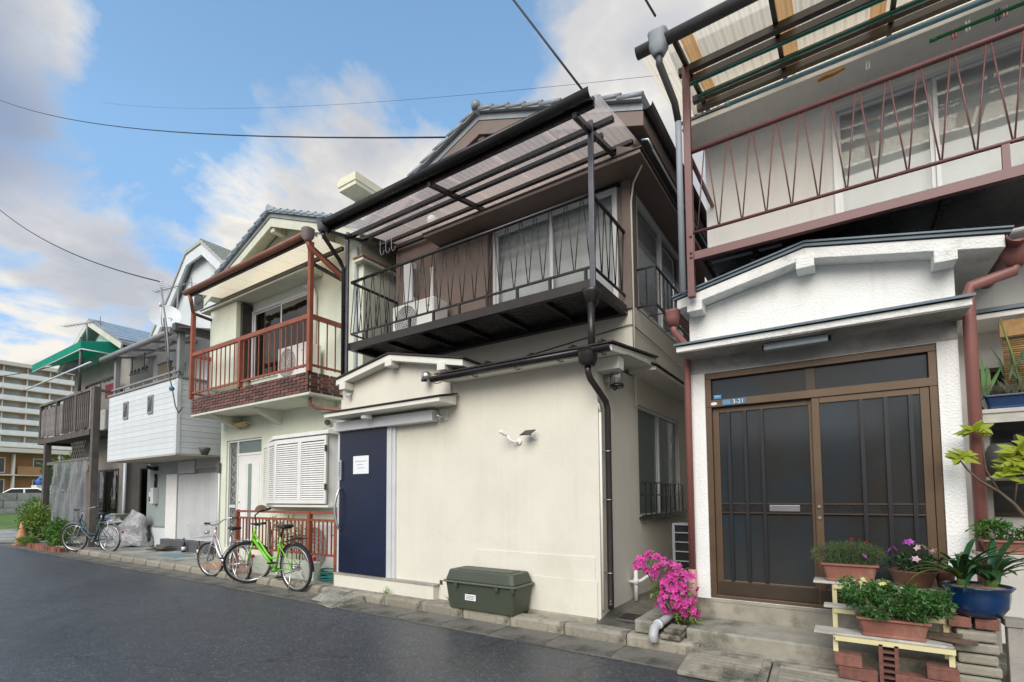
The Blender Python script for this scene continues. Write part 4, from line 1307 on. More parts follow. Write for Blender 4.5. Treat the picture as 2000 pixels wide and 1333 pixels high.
# roof
AX, AZ, EZ, EX = -8.5, 6.47, 5.52, 2.42
pit = (AZ - EZ) / EX
b = MB()
for s in (-1, 1):
    b.prism([(AX, AZ - .09), (AX + s * EX, EZ - .09), (AX + s * EX, EZ - .02), (AX, AZ - .02)], 'y', 4.90, 11.2)
roof = part('roof', b, M['tile'], G)
b = MB()
for s in (-1, 1):
    b.prism([(AX, AZ - .26), (AX + s * EX, EZ - .24), (AX + s * EX, EZ - .095), (AX, AZ - .095)], 'y', 4.92, 4.95)
    b.prism([(AX, AZ - .13), (AX + s * EX, EZ - .12), (AX + s * EX, EZ - .092), (AX, AZ - .092)], 'y', 4.951, GY - .001)
part('bargeboard', b, M['minttrim'], roof)
for u in (AX, AX - 1.4, AX + 1.4):
    zz = AZ - abs(u - AX) * pit - .30
    part('purlin_end', MB().box(u - .06, u + .06, 4.955, GY - .002, zz - .05, zz + .13), M['minttrim'], roof, .006)
M['btile'] = mat('blue_grey_tile', (0.30, 0.36, 0.41), 0.4, var=0.2, rv=0.12)
tl = MB()
tl.prism([(-.12, -.03), (.12, -.03), (.12, .012), (-.12, .036)], 'y', 0, .3)
tl.tube([(-.12, .012, .024), (.12, .012, -.002)], .032, 8)
tm = mesh('verge_tile', tl, M['btile'])
ang = math.atan(pit)
for s in (-1, 1):
    for k in range(12):
        u = (k + .5) / 12 * EX
        inst('verge_tile', tm, roof, (AX + s * u, 4.85, AZ - u * pit + .02), (0, s * ang, 0), (-s, 1, 1))
part('ridge_tile', MB().tube([(AX, 4.85, AZ + .05), (AX, 11.2, AZ + .05)], .07, 10), M['btile'], roof)
part('pent_eave', MB().prism([(4.86, 5.09), (4.86, 5.13), (GY - .001, 5.22), (GY - .001, 5.09)], 'x', -10.92, -7.35), M['minttrim'], G, .004)
part('eave_flashing', MB().box(-10.94, -7.34, 4.845, 4.865, 5.133, 5.150), M['dkgrey'], G)
window_y(G, -9.52, -7.60, 3.55, 4.92, GY - .03, M['alu'], 2, mat('tan_blind', (.26, .20, .13), .9), pane='dkglass')
part('side_pilaster', MB().box(GX1, GX1 + .12, GY - .05, GY + .75, 3.3, 5.0).box(GX1 + .001, GX1 + .22, GY - .15, GY + .85, 5.001, 5.05), M['mint'], G, .004)
part('pilaster_cap', MB().box(GX1 + .001, GX1 + .24, GY - .17, GY + .87, 5.051, 5.075), M['rustp'], G)
# balcony slab faced with glazed bricks
B0, B1, BY = -10.57, -6.77, 4.58
sl = part('balcony', MB().box(B0 + .012, B1 - .012, BY + .022, GY - .001, 2.91, 3.22), M['mortar'], G)
part('balcony_soffit', MB().box(B0, B1, BY, GY - .001, 2.868, 2.909), M['minttrim'], sl, .006)
bm_ = mesh('brick', MB().box(-.097, .097, 0, .03, -.0205, .0205), M['brick'])
for r_ in range(6):
    z = 2.937 + r_ * .0535
    n_ = 18
    wd = (B1 - B0 - .02) / n_
    for k in range(n_ + (r_ % 2)):
        x = B0 + .01 + wd * (k + .5 - (.5 if r_ % 2 else 0))
        sx = 1.0
        if r_ % 2 and k in (0, n_):
            sx = .46
            x += .05 if k == 0 else -.05
        inst('brick', bm_, sl, (x, BY - .003 - .003 * RN.random(), z), (0, 0, 0), (sx * wd / .211, 1, 1))
    for k in range(3):
        inst('brick', bm_, sl, (B1 + .002, BY + .12 + k * .205 - (.06 if r_ % 2 else 0), z), (0, 0, pi / 2), (.9, .5, 1))
for u in (-9.95, -8.55, -7.0):
    part('bracket', MB().prism([(BY + .05, 2.866), (GY - .001, 2.866), (GY - .001, 2.62)], 'x', u - .07, u + .07), M['minttrim'], sl, .004)
# railing
rl = MB().bar((B0, BY, 4.09), (B1, BY, 4.09), .05, .07).bar((B1, BY + .03, 4.09), (B1, GY, 4.09), .05, .07).bar((B0, BY + .03, 4.09), (B0, GY, 4.09), .05, .07)
rl.bar((B0, BY, 3.33), (B1, BY, 3.33), .03, .035).bar((B1, BY + .03, 3.33), (B1, GY, 3.33), .03, .035).bar((B0, BY + .03, 3.33), (B0, GY, 3.33), .03, .035)
rail = part('railing', rl, M['rust'], G)
for u, z1 in ((B0, 4.95), (-8.78, 4.06), (B1, 5.26)):
    part('post', MB().box(u - .035, u + .035, BY - .035, BY + .035, 3.222, z1), M['rust'], rail, .004)
me = mesh('baluster', MB().box(-.008, .008, -.008, .008, 3.30, 4.06), M['rust'])
n_ = 24
for k in range(1, n_):
    if k != 11:
        inst('baluster', me, rail, (B0 + (B1 - B0) * k / n_, BY, 0))
for k in range(1, 4):
    inst('baluster', me, rail, (B1, BY + .62 * k / 4, 0))
    inst('baluster', me, rail, (B0, BY + .62 * k / 4, 0))
# canopy
cz3 = lambda y: 5.26 + (y - 4.42) * .14
b = MB()
b.box(-10.42, -6.58, 5.00, 5.05, cz3(5.0) - .08, cz3(5.0) - .02)
b.bar((B1, BY, 4.93), (B1, GY, 4.86), .04, .05).bar((B0, BY, 4.93), (B0, GY, 4.86), .04, .05)
b.bar((B1, BY, 5.20), (B1, GY, 4.95), .03, .04)
cn = part('canopy', b, M['dkbrown'], G)
k = 0
x = -10.4
while x < -6.65:
    part('roof_sheet', corrugated(x, min(x + .66, -6.6), 4.42, cz3(4.42) + .003 * (k % 2), 5.19, cz3(5.19) + .003 * (k % 2), .075, .006), M['peach'], cn, fix=False)
    x += .64
    k += 1
gt = part('gutter', halfpipe((-10.48, 4.38, cz3(4.42)), (-6.52, 4.38, cz3(4.42)), .062, 10), M['rustp'], cn)
part('fascia', MB().box(-10.42, -6.56, 4.42, 4.45, cz3(4.42) - .09, cz3(4.42) - .01), M['dkbrown'], cn)
part('rain_head', MB().lathe([(.04, -.12), (.05, -.10), (.08, -.05), (.085, .06), (.09, .07)], (-6.56, 4.38, cz3(4.42) - .02), 14, sq=.35), mat('mauve_plastic', (.22, .17, .17), .5), gt)
part('rain_pipe', MB().tube([(-6.56, 4.38, 5.12), (-6.56, 4.40, 5.05), (-6.40, 4.86, 4.72), (-6.39, 4.93, 4.62), (-6.39, 4.95, 4.5)], .035, 10), M['rust'], gt)
part('rain_pipe', MB().tube([(-6.39, 5.14, 5.3), (-6.39, 5.14, 3.2), (-6.39, 5.14, .2)], .032, 10), M['pgrey'], gt)
part('rain_pipe', MB().tube([(-10.35, 4.40, 5.2), (-10.36, 4.44, 5.08), (-10.55, 4.56, 4.95)], .035, 10), M['rustp'], gt)
part('drain_elbow', MB().tube([(-6.95, 4.72, 2.86), (-6.95, 4.72, 2.76), (-6.9, 4.80, 2.70), (-6.5, 5.12, 2.66), (-6.45, 5.15, 2.55)], .03, 8), M['rustp'], sl)
condenser('condenser_unit', 'cream air conditioner condenser behind the red balcony railing', (-7.65, 4.98, 3.225), 0, .80, .28, .62)
t = thing('bent_duct', 'curved cream pipe cover beside the upper window of the green house', 'pipe', (-7.45, 5.17, 3.9))
part('duct', MB().tube([(-7.5, 5.16, 3.85), (-7.48, 5.15, 4.75), (-7.52, 5.14, 4.88), (-7.62, 5.13, 4.96), (-7.75, 5.13, 4.98)], .035, 10), M['acwhite'], t)
# entrance door, side light, fanlight
fr = MB()
y0 = GY + .03
fr.box(-10.42, -9.14, y0, y0 + .06, 2.40, 2.44)
for a in (-10.42, -10.06, -9.18):
    fr.box(a, a + .04, y0 + .001, y0 + .059, .30, 2.40)
fr.box(-10.02, -9.18, y0 + .002, y0 + .058, 2.12, 2.165)
ent = part('door_frame', fr, M['wframe'], G)
part('fanlight_pane', MB().box(-10.02, -9.18, y0 + .03, y0 + .034, 2.166, 2.399), M['frost'], ent)
dr = part('front_door', MB().box(-10.018, -9.182, y0 + .012, y0 + .05, .31, 2.119), M['wframe'], G, .004)
part('door_glass', MB().box(-9.66, -9.54, y0 + .006, y0 + .0115, .5, 1.95), mat('grey_green_glass', (.20, .25, .23), .2), dr)
for a in (-9.92, -9.46):
    part('door_panel', MB().box(a, a + .20, y0 + .004, y0 + .0115, .5, 1.95), M['wframe'], dr, .006)
part('lock', MB().lathe([(.018, 0), (.018, .02)], (-9.97, y0 - .0, 1.2), 10), M['steel'], dr)
part('lock', MB().lathe([(.018, 0), (.018, .02)], (-9.97, y0 - .0, 1.05), 10), M['steel'], dr)
sdl = part('side_light', MB().box(-10.38, -10.06, y0 + .03, y0 + .04, .31, 2.40), M['frost'], ent)
cg = MB()
for z0_, z1_ in ((1.17, 2.30), (.42, 1.08)):
    for a in (-10.34, -10.12):
        cg.box(a, a + .025, y0 + .01, y0 + .025, z0_, z1_)
    z = z0_ + .02
    s = 1
    while z < z1_ - .12:
        cg.tube([(-10.215 + s * .06 * cos(q), y0 + .018, z + .05 + .05 * sin(q)) for q in [pi * i / 6 * s for i in range(-3, 5)]], .008, 5)
        z += .10
        s = -s
part('cast_grille', cg, mat('old_cast_metal', (.36, .35, .32), .6), ent, fix=False)
part('letter_plate', MB().box(-10.34, -10.10, y0 + .005, y0 + .028, 1.09, 1.15), M['alu'], ent)
t = thing('porch_light', 'yellowed dome lamp above the white front door', 'lamp', (-9.7, 5.15, 2.66))
part('shade', MB().lathe([(.02, .0), (.09, .015), (.10, .04), (.10, .06)], (-9.7, 5.10, 2.66), 16, sx=1.9), mat('yellowed_acrylic', (.50, .36, .13), .5), t)
part('base', MB().box(-9.9, -9.5, 5.05, 5.198, 2.722, 2.74), M['minttrim'], t)
t = thing('meter_box', 'small dark box on the left corner of the green house', 'meter', (-10.62, 5.18, 1.9))
part('case', MB().box(-10.67, -10.60, 5.14, 5.198, 1.80, 2.0), M['dkgrey'], t, .005)
part('conduit', MB().tube([(-10.63, 5.17, 1.80), (-10.63, 5.17, .1)], .018, 6), M['acwhite'], t)
# bay window with louvred shutters
bay = MB()
bp = [(-8.95, GY - .001), (-8.10, 4.86), (-6.66, 4.86), (-6.55, GY - .001)]
bay.prism([(p[0], p[1]) for p in bp], 'z', 1.13, 1.17)
bay.prism([(-9.0, GY - .001), (-8.13, 4.82), (-6.62, 4.82), (-6.50, GY - .001)], 'z', 2.28, 2.34)
bay.prism([(-8.90, GY - .001), (-8.07, 4.90), (-6.70, 4.90), (-6.60, GY - .001)], 'z', 1.171, 2.279)
by = part('bay_window', bay, M['wframe'], G, .004)
def louvre(p, q, lab=None):
    """one louvred shutter leaf between two points of the bay's plan"""
    p, q = Vector((p[0], p[1], 0)), Vector((q[0], q[1], 0))
    d = (q - p)
    L_ = d.length
    a = math.atan2(d.y, d.x)
    Mx = Matrix.Translation(p) @ Matrix.Rotation(a, 4, 'Z')
    f = MB().box(0, .045, -.03, 0, 1.19, 2.26).box(L_ - .045, L_, -.03, 0, 1.19, 2.26).box(.045, L_ - .045, -.029, -.001, 2.19, 2.26).box(.045, L_ - .045, -.029, -.001, 1.19, 1.25)
    f.v = [tuple(Mx @ Vector(v)) for v in f.v]
    o = part('shutter', f, M['wframe'], G)
    me = mesh('slat', MB().add([(.045, -.024, -.014), (L_ - .045, -.024, -.014), (L_ - .045, -.004, .014), (.045, -.004, .014), (.045, -.027, -.010), (L_ - .045, -.027, -.010), (L_ - .045, -.007, .018), (.045, -.007, .018)],
                               [(0, 3, 2, 1), (4, 5, 6, 7), (0, 1, 5, 4), (1, 2, 6, 5), (2, 3, 7, 6), (3, 0, 4, 7)]), M['wframe'])
    for k in range(26):
        inst('slat', me, o, (p.x, p.y, 1.268 + k * .0355), (0, 0, a))
fp = [(-8.90, 5.13), (-8.49, 4.99), (-8.08, 4.862), (-7.375, 4.862), (-6.68, 4.862)]
for k in range(4):
    louvre(fp[k], fp[k + 1])
for z in (1.45, 2.05):
    part('hinge', MB().box(-6.675, -6.655, 4.80, 4.835, z - .05, z + .05), M['dkgrey'], by)
t = thing('wall_pipe', 'cream pipe looping over the louvred bay window', 'pipe', (-6.45, 5.1, .3))
part('duct', MB().tube([(-7.2, 5.16, 2.41), (-6.7, 5.12, 2.41), (-6.52, 5.10, 2.38), (-6.46, 5.10, 2.27), (-6.45, 5.10, .4)], .03, 8), M['acwhite'], t)
part('vent_cap', MB().ball((-7.05, 5.12, 2.52), .05), M['dkgrey'], t)
t = thing('red_pipe', 'thin red-brown pipe between the green house and the navy door', 'pipe', (-6.02, 4.95, .1))
part('pipe', MB().tube([(-6.02, 4.95, 2.6), (-6.02, 4.95, .1)], .025, 8), M['rustp'], t)
for z in (1.0, 2.0):
    part('clip', MB().ring((-6.02, 4.95, z), .028, .006, 'z', 12, 5), M['dkgrey'], t)
# low wall and fence
single('low_wall', MB().box(-8.05, -6.42, 4.46, 4.58, .06, .345), M['minttrim'], 'low cream wall below the red fence of the green house', 'wall', bev=.008)
single('entry_tiles', MB().box(-9.7, -8.07, 4.31, 5.15, .0845, .098), mat('orange_tile', (.42, .20, .11), .7, var=.2, sc_=9), 'orange tiled threshold before the white front door', 'tiles')
t = thing('red_fence', 'low red steel fence in front of the louvred bay', 'fence', (-7.3, 4.5, .35))
f = MB()
for z, h in ((1.065, .035), (.955, .035), (.46, .03)):
    f.bar((-8.64, 4.52, z), (-6.0, 4.52, z), .03, h)
fr_ = part('rails', f, M['rust'], t)
for u in (-8.64, -6.61, -5.98):
    part('post', MB().box(u - .03, u + .03, 4.49, 4.55, .08 if u != -6.61 else .346, 1.085), M['rust'], t, .004)
me = mesh('bar', MB().box(-.008, .008, -.008, .008, .47, .95), M['rust'])
k = 0
x = -8.55
while x < -6.05:
    if abs(x + 6.61) > .05:
        inst('bar', me, t, (x, 4.52, 0))
    x += .098
part('round_panel', MB().prism([(-7.95 + .18 * cos(a), 1.07 + .10 * sin(a)) for a in [pi * k / 12 for k in range(13)]], 'y', 4.53, 4.55), mat('bark_brown', (.15, .10, .07), .8, var=.3, sc_=12), t)
condenser('condenser_unit', 'cream air conditioner condenser behind the low red fence', (-6.75, 4.95, .1), 0, .80, .30, .78)
t = thing('garden_hose', 'green garden hose coiled on the ground beside the navy door', 'hose', (-6.2, 4.55, .09))
for k in range(6):
    b = MB()
    pts = []
    for i in range(24):
        a = 2 * pi * i / 24
        rr_ = .17 + .02 * (k % 3) + .012 * sin(3 * a + k)
        pts.append((-6.2 + rr_ * 1.15 * cos(a) + .015 * (k % 2), 4.62 + rr_ * .7 * sin(a), .105 + .024 * k + .012 * sin(2 * a + k * 1.7)))
    part('coil', b.tube(pts, .012, 6, closed=True), mat('hose_green' if k % 2 else 'hose_teal', (.02, .16, .11) if k % 2 else (.03, .20, .20), .35), t)

# ================================================================== bicycles
M['chrome'] = mat('dull_chrome', (0.62, 0.61, 0.60), 0.28, metal=0.9, var=0.12, sc_=20)
M['tyre'] = mat('tyre_rubber', (0.020, 0.020, 0.021), 0.7, var=0.2)
M['saddle'] = mat('black_saddle', (0.015, 0.015, 0.017), 0.4, var=0.2)


def bicycle(label, rear, front_dir, fm, steer=0.0, lean=0.0, R=.33, base=1.08, basket=None, rack=True, fender=None, style='mixte', zg=0.0, lockm=None, hbm=None):
    """a city bicycle: rear wheel's foot at `rear`, pointing along front_dir (radians)"""
    rot = Matrix.Rotation(front_dir, 4, 'Z') @ Matrix.Rotation(lean, 4, 'X')
    e = rot.to_euler()
    t = thing('bicycle', label, 'bicycle', (rear[0], rear[1], zg), 0, None, rot=e)
    hx, hz = base - .20, .82           # top of the head tube
    fx, fz = base - .13, .66           # foot of the head tube
    ax = Vector((fx - hx, 0, fz - hz)).normalized()
    Sm = Matrix.Translation((hx, 0, hz)) @ Matrix.Rotation(-steer, 4, ax) @ Matrix.Translation((-hx, 0, -hz))
    bbx, bbz = .44, .27
    sx, sz = .30, .745
    f = MB()
    f.tube([(hx - .01, 0, hz + .03), (fx + .004, 0, fz - .012)], .021, 10)
    if style == 'mixte':
        f.tube([(fx - .02, 0, fz + .03), (bbx, 0, bbz)], .021, 10)
        f.tube([(hx + .02, 0, hz - .05), (hx - .12, 0, .64), (hx - .26, 0, .50), (bbx + .08, 0, .43), (sx + .085, 0, .46)], .015, 10)
    else:
        f.tube([(fx - .02, 0, fz + .04), (fx - .12, 0, .50), (bbx + .17, 0, .34), (bbx, 0, bbz)], .022, 10)
        f.tube([(hx + .015, 0, hz - .04), (hx - .10, 0, .64), (bbx + .16, 0, .43), (bbx - .06, 0, .40)], .014, 10)
    f.tube([(bbx, 0, bbz - .02), (sx, 0, sz)], .017, 10)
    for s in (-1, 1):
        f.tube([(bbx, s * .035, bbz), (0, s * .055, R)], .009, 8).tube([(sx + .03, s * .018, sz - .10), (0, s * .055, R)], .008, 8)
    f.tube([(bbx, -.05, bbz), (bbx, .05, bbz)], .024, 10)
    part('frame', f, fm, t, local=True)
    hb = hbm or M['chrome']
    k = MB()
    for s in (-1, 1):
        k.tube([Sm @ Vector(p) for p in ((fx + .006, s * .012, fz - .02), (fx + .012, s * .05, fz - .06), (base - .05, s * .055, R + .15), (base, s * .055, R))], .011, 8)
    k.tube([Sm @ Vector((fx + .004, 0, fz - .03)), Sm @ Vector((hx - .012, 0, hz + .03))], .012, 8).tube([Sm @ Vector((fx + .006, -.02, fz - .022)), Sm @ Vector((fx + .006, .02, fz - .022))], .013, 8)
    k.tube([Sm @ Vector((hx - .012, 0, hz + .02)), Sm @ Vector((hx - .04, 0, hz + .12))], .013, 8)
    part('fork', k, fm if style == 'mixte' else hb, t, local=True)
    h = MB()
    top = Vector((hx - .04, 0, hz + .12))
    for s in (-1, 1):
        h.tube([Sm @ Vector(p) for p in (top, top + Vector((.02, s * .06, .0)), top + Vector((.03, s * .16, .05)), top + Vector((-.03, s * .25, .07)), top + Vector((-.16, s * .28, .07)))], .011, 8)
    hbar = part('handlebar', h, hb, t, local=True)
    for s in (-1, 1):
        g_ = MB().tube([Sm @ (top + Vector((-.06, s * .265, .07))), Sm @ (top + Vector((-.18, s * .283, .07)))], .017, 8)
        g_.tube([Sm @ (top + Vector((-.02, s * .25, .06))), Sm @ (top + Vector((-.10, s * .26, .035)))], .005, 5)
        part('grip', g_, M['saddle'], hbar, local=True)
    def wheel(cx, Mx, n=14):
        tr_ = Mx if Mx else None
        ty = MB().ring((cx, 0, R), R - .018, .019, 'y', 40, 8, tr_)
        w_ = part('wheel', ty, M['tyre'], t, local=True)
        part('rim', MB().ring((cx, 0, R), R - .043, .012, 'y', 40, 6, tr_), M['chrome'], w_, local=True)
        sp = MB()
        for q in range(n * 2):
            a = 2 * pi * q / (n * 2)
            p0 = Vector((cx + .02 * cos(a + .9), (.03 if q % 2 else -.03), R + .02 * sin(a + .9)))
            p1 = Vector((cx + (R - .05) * cos(a), 0, R + (R - .05) * sin(a)))
            sp.tube([tr_ @ p0 if tr_ else p0, tr_ @ p1 if tr_ else p1], .0013, 4, caps=False)
        part('spokes', sp, M['chrome'], w_, local=True)
        hbq = [Vector((cx, -.055, R)), Vector((cx, .055, R))]
        part('hub', MB().tube([tr_ @ p if tr_ else p for p in hbq], .022, 10), M['chrome'], w_, local=True)
        return w_
    wheel(0, None)
    wheel(base, Sm)
    fm2 = fender or M['chrome']
    for cx, a0, a1, Mx in ((0, radians(-5), radians(150), None), (base, radians(35), radians(150), Sm)):
        vs = []
        for q in range(17):
            a = a0 + (a1 - a0) * q / 16
            if cx == 0:
                a = radians(185) - (a - a0)
            for s in (-1, -.4, .4, 1):
                rr_ = R + .022 - (.010 if abs(s) == 1 else 0)
                v = Vector((cx + rr_ * cos(a), s * .026, R + rr_ * sin(a)))
                vs.append(Mx @ v if Mx else v)
        part('mudguard', MB().add(vs, [(q * 4 + j, q * 4 + j + 1, q * 4 + j + 5, q * 4 + j + 4) for q in range(16) for j in range(3)], True), fm2, t, local=True)
    s_ = MB()
    pr_ = [(-.13, .085, .035), (-.10, .098, .05), (-.04, .085, .055), (.04, .045, .045), (.12, .025, .035), (.135, .012, .03)]
    vs = []
    for xx, wd, hh in pr_:
        for q in range(10):
            a = 2 * pi * q / 10
            vs.append((sx - .055 + xx, wd * cos(a), sz + .145 + hh * .6 * sin(a)))
    s_.add(vs, [(i * 10 + q, i * 10 + (q + 1) % 10, (i + 1) * 10 + (q + 1) % 10, (i + 1) * 10 + q) for i in range(5) for q in range(10)] + [tuple(range(10)), tuple(range(50, 60))], True)
    sd = part('saddle', s_, M['saddle'], t, local=True)
    part('seat_post', MB().tube([(sx, 0, sz - .02), (sx - .045, 0, sz + .13)], .013, 8), hb, sd, local=True)
    cr = MB().ring((bbx, -.06, bbz), .085, .008, 'y', 24, 6).tube([(bbx, -.075, bbz), (bbx + .10, -.075, bbz - .13)], .009, 6).tube([(bbx, .075, bbz), (bbx - .10, .075, bbz + .13)], .009, 6)
    cr.tube([(bbx, -.085, bbz), (bbx, .085, bbz)], .014, 8).tube([(bbx, -.062, bbz), (bbx + .085, -.062, bbz)], .008, 6)
    ck = part('crank', cr, M['chrome'], t, local=True)
    for q in (-1, 1):
        part('pedal', MB().box(bbx - q * .10 - .04, bbx - q * .10 + .04, q * .08, q * .08 + q * .09, bbz + q * .13 - .01, bbz + q * .13 + .01), M['saddle'], ck, local=True)
    ch = MB()
    for s in (-1, 1):
        ch.tube([(bbx, -.062, bbz + s * .085), (.0, -.062, R + s * .035)], .006, 5)
    part('chain', ch, M['tyre'], t, local=True)
    if rack:
        rk = MB()
        for s in (-1, 1):
            rk.tube([(sx - .02, s * .05, sz - .08), (-.02, s * .07, 2 * R + .07), (-.18, s * .06, 2 * R + .07)], .006, 6).tube([(-.03, s * .07, 2 * R + .07), (0, s * .06, R)], .005, 6)
        for xx in (.1, 0, -.1, -.17):
            rk.tube([(xx, -.065, 2 * R + .072 + (.02 if xx > .05 else 0)), (xx, .065, 2 * R + .072 + (.02 if xx > .05 else 0))], .005, 6)
        part('rack', rk, M['chrome'] if style != 'mixte' else M['saddle'], t, local=True)
    part('stand', MB().tube([(0, -.07, R), (-.03, -.16, .0 - zg * 0)], .009, 6).tube([(0, .07, R), (-.03, .16, .0)], .009, 6).tube([(-.03, -.16, .008), (-.03, .16, .008)], .009, 6), M['chrome'], t, local=True)
    part('rear_lamp', MB().box(-R - .065, -R - .03, -.02, .02, R + .12, R + .17), mat('red_reflector', (.5, .01, .03), .3), t, .005, local=True)
    if basket:
        bk = MB()
        x0, x1, zb, zt = base - .10, base + .24, hz - .10, hz + .16
        nx_ = 9
        def P(u, v, z):
            e_ = .82 + .18 * (z - zb) / (zt - zb)
            return Sm @ Vector(((x0 + x1) / 2 + (u - .5) * (x1 - x0) * e_, (v - .5) * .36 * e_, z))
        for z in [zb + (zt - zb) * q / 6 for q in range(7)]:
            bk.tube([P(0, 0, z), P(1, 0, z), P(1, 1, z), P(0, 1, z)], .0022 if zb < z < zt else .004, 4, closed=True)
        for q in range(nx_ + 1):
            u = q / nx_
            for a, c in (((u, 0), (u, 0)), ((u, 1), (u, 1)), ((0, u), (0, u)), ((1, u), (1, u))):
                bk.tube([P(a[0], a[1], zb), P(c[0], c[1], zt)], .0022, 4, caps=False)
            bk.tube([P(u, 0, zb), P(u, 1, zb)], .0022, 4, caps=False)
        part('basket', bk, basket, t, local=True, fix=False)
        part('headlamp', MB().tube([Sm @ Vector((base - .02, 0, hz - .02)), Sm @ Vector((base + .05, 0, hz - .02))], .032, 10), M['chrome'], hbar, local=True)
    return t


M['lime'] = mat('lime_green_frame', (0.17, 0.52, 0.012), 0.28, var=0.06, coat=0.4)
M['silverpaint'] = mat('silver_pink_frame', (0.62, 0.56, 0.57), 0.3, metal=0.5, var=0.08)
M['tealpaint'] = mat('dark_teal_frame', (0.03, 0.07, 0.08), 0.35, metal=0.3, var=0.1)
bicycle('bright green bicycle with black saddle leaning by the red fence', (-6.27, 4.10), radians(184), M['lime'], steer=radians(50), lean=radians(-3), style='mixte', hbm=M['saddle'], fender=M['saddle'])
bicycle('silver bicycle with wire basket standing behind the green one', (-7.72, 4.12), radians(181), M['silverpaint'], steer=radians(14), lean=radians(-2), R=.31, base=1.0, basket=mat('white_wire', (.70, .70, .70), .4), style='loop').scale = (.92, .92, .92)
bicycle('dark teal bicycle parked nose to the road beside the shrubs', (-13.98, 4.44), radians(199), M['tealpaint'], steer=radians(12), lean=0, style='loop', zg=.055)

# ================================================================== foliage helpers
def leafmat(name, c, isl=.28, trans=.35, r=.5):
    return mat(name, c, r, var=.15, sc_=8, isl=isl, trans=trans)


M['leaf'] = leafmat('leaf_green', (0.085, 0.20, 0.030))
M['leafd'] = leafmat('leaf_dark_green', (0.035, 0.085, 0.022))
M['leafl'] = leafmat('leaf_lime', (0.33, 0.42, 0.035), .2, .45)
M['leafy'] = leafmat('leaf_yellow_green', (0.17, 0.27, 0.045))
M['bark'] = mat('bark', (0.12, 0.085, 0.06), .9, var=.3, sc_=12, bump=.6, bsc=50)
M['terra'] = mat('terracotta_plastic', (0.29, 0.115, 0.082), .65, var=.2, sc_=5, streak=.18, stain=(.36, .22, .17), stsc=7, stth=.62)
M['potsoil'] = mat('potting_soil', (0.06, 0.045, 0.032), .95, var=.4, sc_=40, bump=1, bsc=90)


def rnd_dir(rng, up=0.0):
    while True:
        v = Vector((rng.uniform(-1, 1), rng.uniform(-1, 1), rng.uniform(-1, 1)))
        if .05 < v.length < 1:
            v.normalize()
            v.z += up
            return v.normalized()


def clump(mb, c, rad, n, L, W, rng, up=.3, fill=.55, seg=2, bend=.25):
    """leaves spread through an ellipsoid, turned outwards"""
    for _ in range(n):
        d = rnd_dir(rng)
        r_ = fill + (1 - fill) * rng.random()
        p = Vector((c[0] + d.x * rad[0] * r_, c[1] + d.y * rad[1] * r_, c[2] + d.z * rad[2] * r_))
        q = (d * .7 + rnd_dir(rng, up) * .8).normalized()
        s_ = rng.uniform(.7, 1.25)
        mb.leaf(p, q, rnd_dir(rng, .8), L * s_, W * s_, bend, seg=seg)
    return mb


def bushy(mb, c, rad, k, n, L, W, rng, sub=.45, up=.3):
    """many small clumps make one uneven crown with gaps"""
    for _ in range(k):
        d = rnd_dir(rng)
        r_ = rng.random() ** .4 * .8
        cc = (c[0] + d.x * rad[0] * r_, c[1] + d.y * rad[1] * r_, c[2] + d.z * rad[2] * r_)
        s_ = rng.uniform(.6, 1.2) * sub
        clump(mb, cc, (rad[0] * s_, rad[1] * s_, rad[2] * s_), n, L, W, rng, up)
    return mb


# ================================================================== the white sided house
M['siding'] = mat('white_siding', (0.62, 0.65, 0.66), .6, var=.06, sc_=3, bump=.5, bsc=26, bdist=.01, rv=.05)
M['greyside'] = mat('grey_green_panel', (0.30, 0.34, 0.33), .6, var=.06)
M['sheet'] = mat('white_profile_sheet', (0.50, 0.51, 0.51), .5, var=.08, sc_=2)
M['tubegrey'] = mat('grey_canopy_tube', (0.24, 0.245, 0.25), .45, var=.15)
M['gpoly'] = glassm('grey_canopy_sheet', (0.55, 0.54, 0.52), .2, .03, body=.6, bodyc=(.60, .58, .55))
S = thing('sided_house', 'white sided house with boxy balcony, gambrel gable and satellite dish', 'house', (-13, 5.5, .1))
SX0, SX1 = -14.82, -11.20
b = MB()
b.wall('y', 5.50, .12, -14.95, SX1, .09, 2.199)
b.wall('x', SX1 - .12, .12, 5.621, 11, .09, 6.4)
b.wall('x', SX0, .12, 5.621, 11, .09, 5.2)
part('ground_wall', b, M['greyside'], S)
b = MB()
b.wall('y', 5.50, .12, SX0, SX1, 2.2, 5.0, [(-14.3, -12.9, 3.3, 4.6)])
b.prism([(SX0, 5.001), (SX1, 5.001), (SX1, 6.35), (-12.02, 6.98), (-12.70, 6.92), (-13.48, 6.1), (-14.5, 5.2)], 'y', 5.50, 5.62)
part('upper_wall', b, M['siding'], S)
window_y(S, -14.3, -12.9, 3.3, 4.6, 5.48, M['alu'], 2, M['curtain'])
b = MB()
prof = [(-14.95, 5.02), (-13.56, 6.23), (-12.76, 7.04), (-12.02, 7.10), (-10.92, 6.28)]
for p, q in zip(prof, prof[1:]):
    b.prism([p, q, (q[0], q[1] + .08), (p[0], p[1] + .08)], 'y', 5.30, 11)
rf = part('roof', b, mat('pale_roof_sheet', (.40, .42, .38), .5, var=.15, bump=.3, bsc=12), S)
b = MB()
for p, q in zip(prof, prof[1:]):
    b.prism([(p[0], p[1] - .26), (q[0], q[1] - .26), (q[0], q[1] - .005), (p[0], p[1] - .005)], 'y', 5.33, 5.38)
    b.prism([(p[0], p[1] - .05), (q[0], q[1] - .05), (q[0], q[1] - .004), (p[0], p[1] - .004)], 'y', 5.381, 5.499)
part('bargeboard', b, M['siding'], rf)
part('eave_gutter', MB().box(-10.95, -10.83, 5.28, 11, 6.14, 6.25), M['dkgrey'], rf)
b = MB()
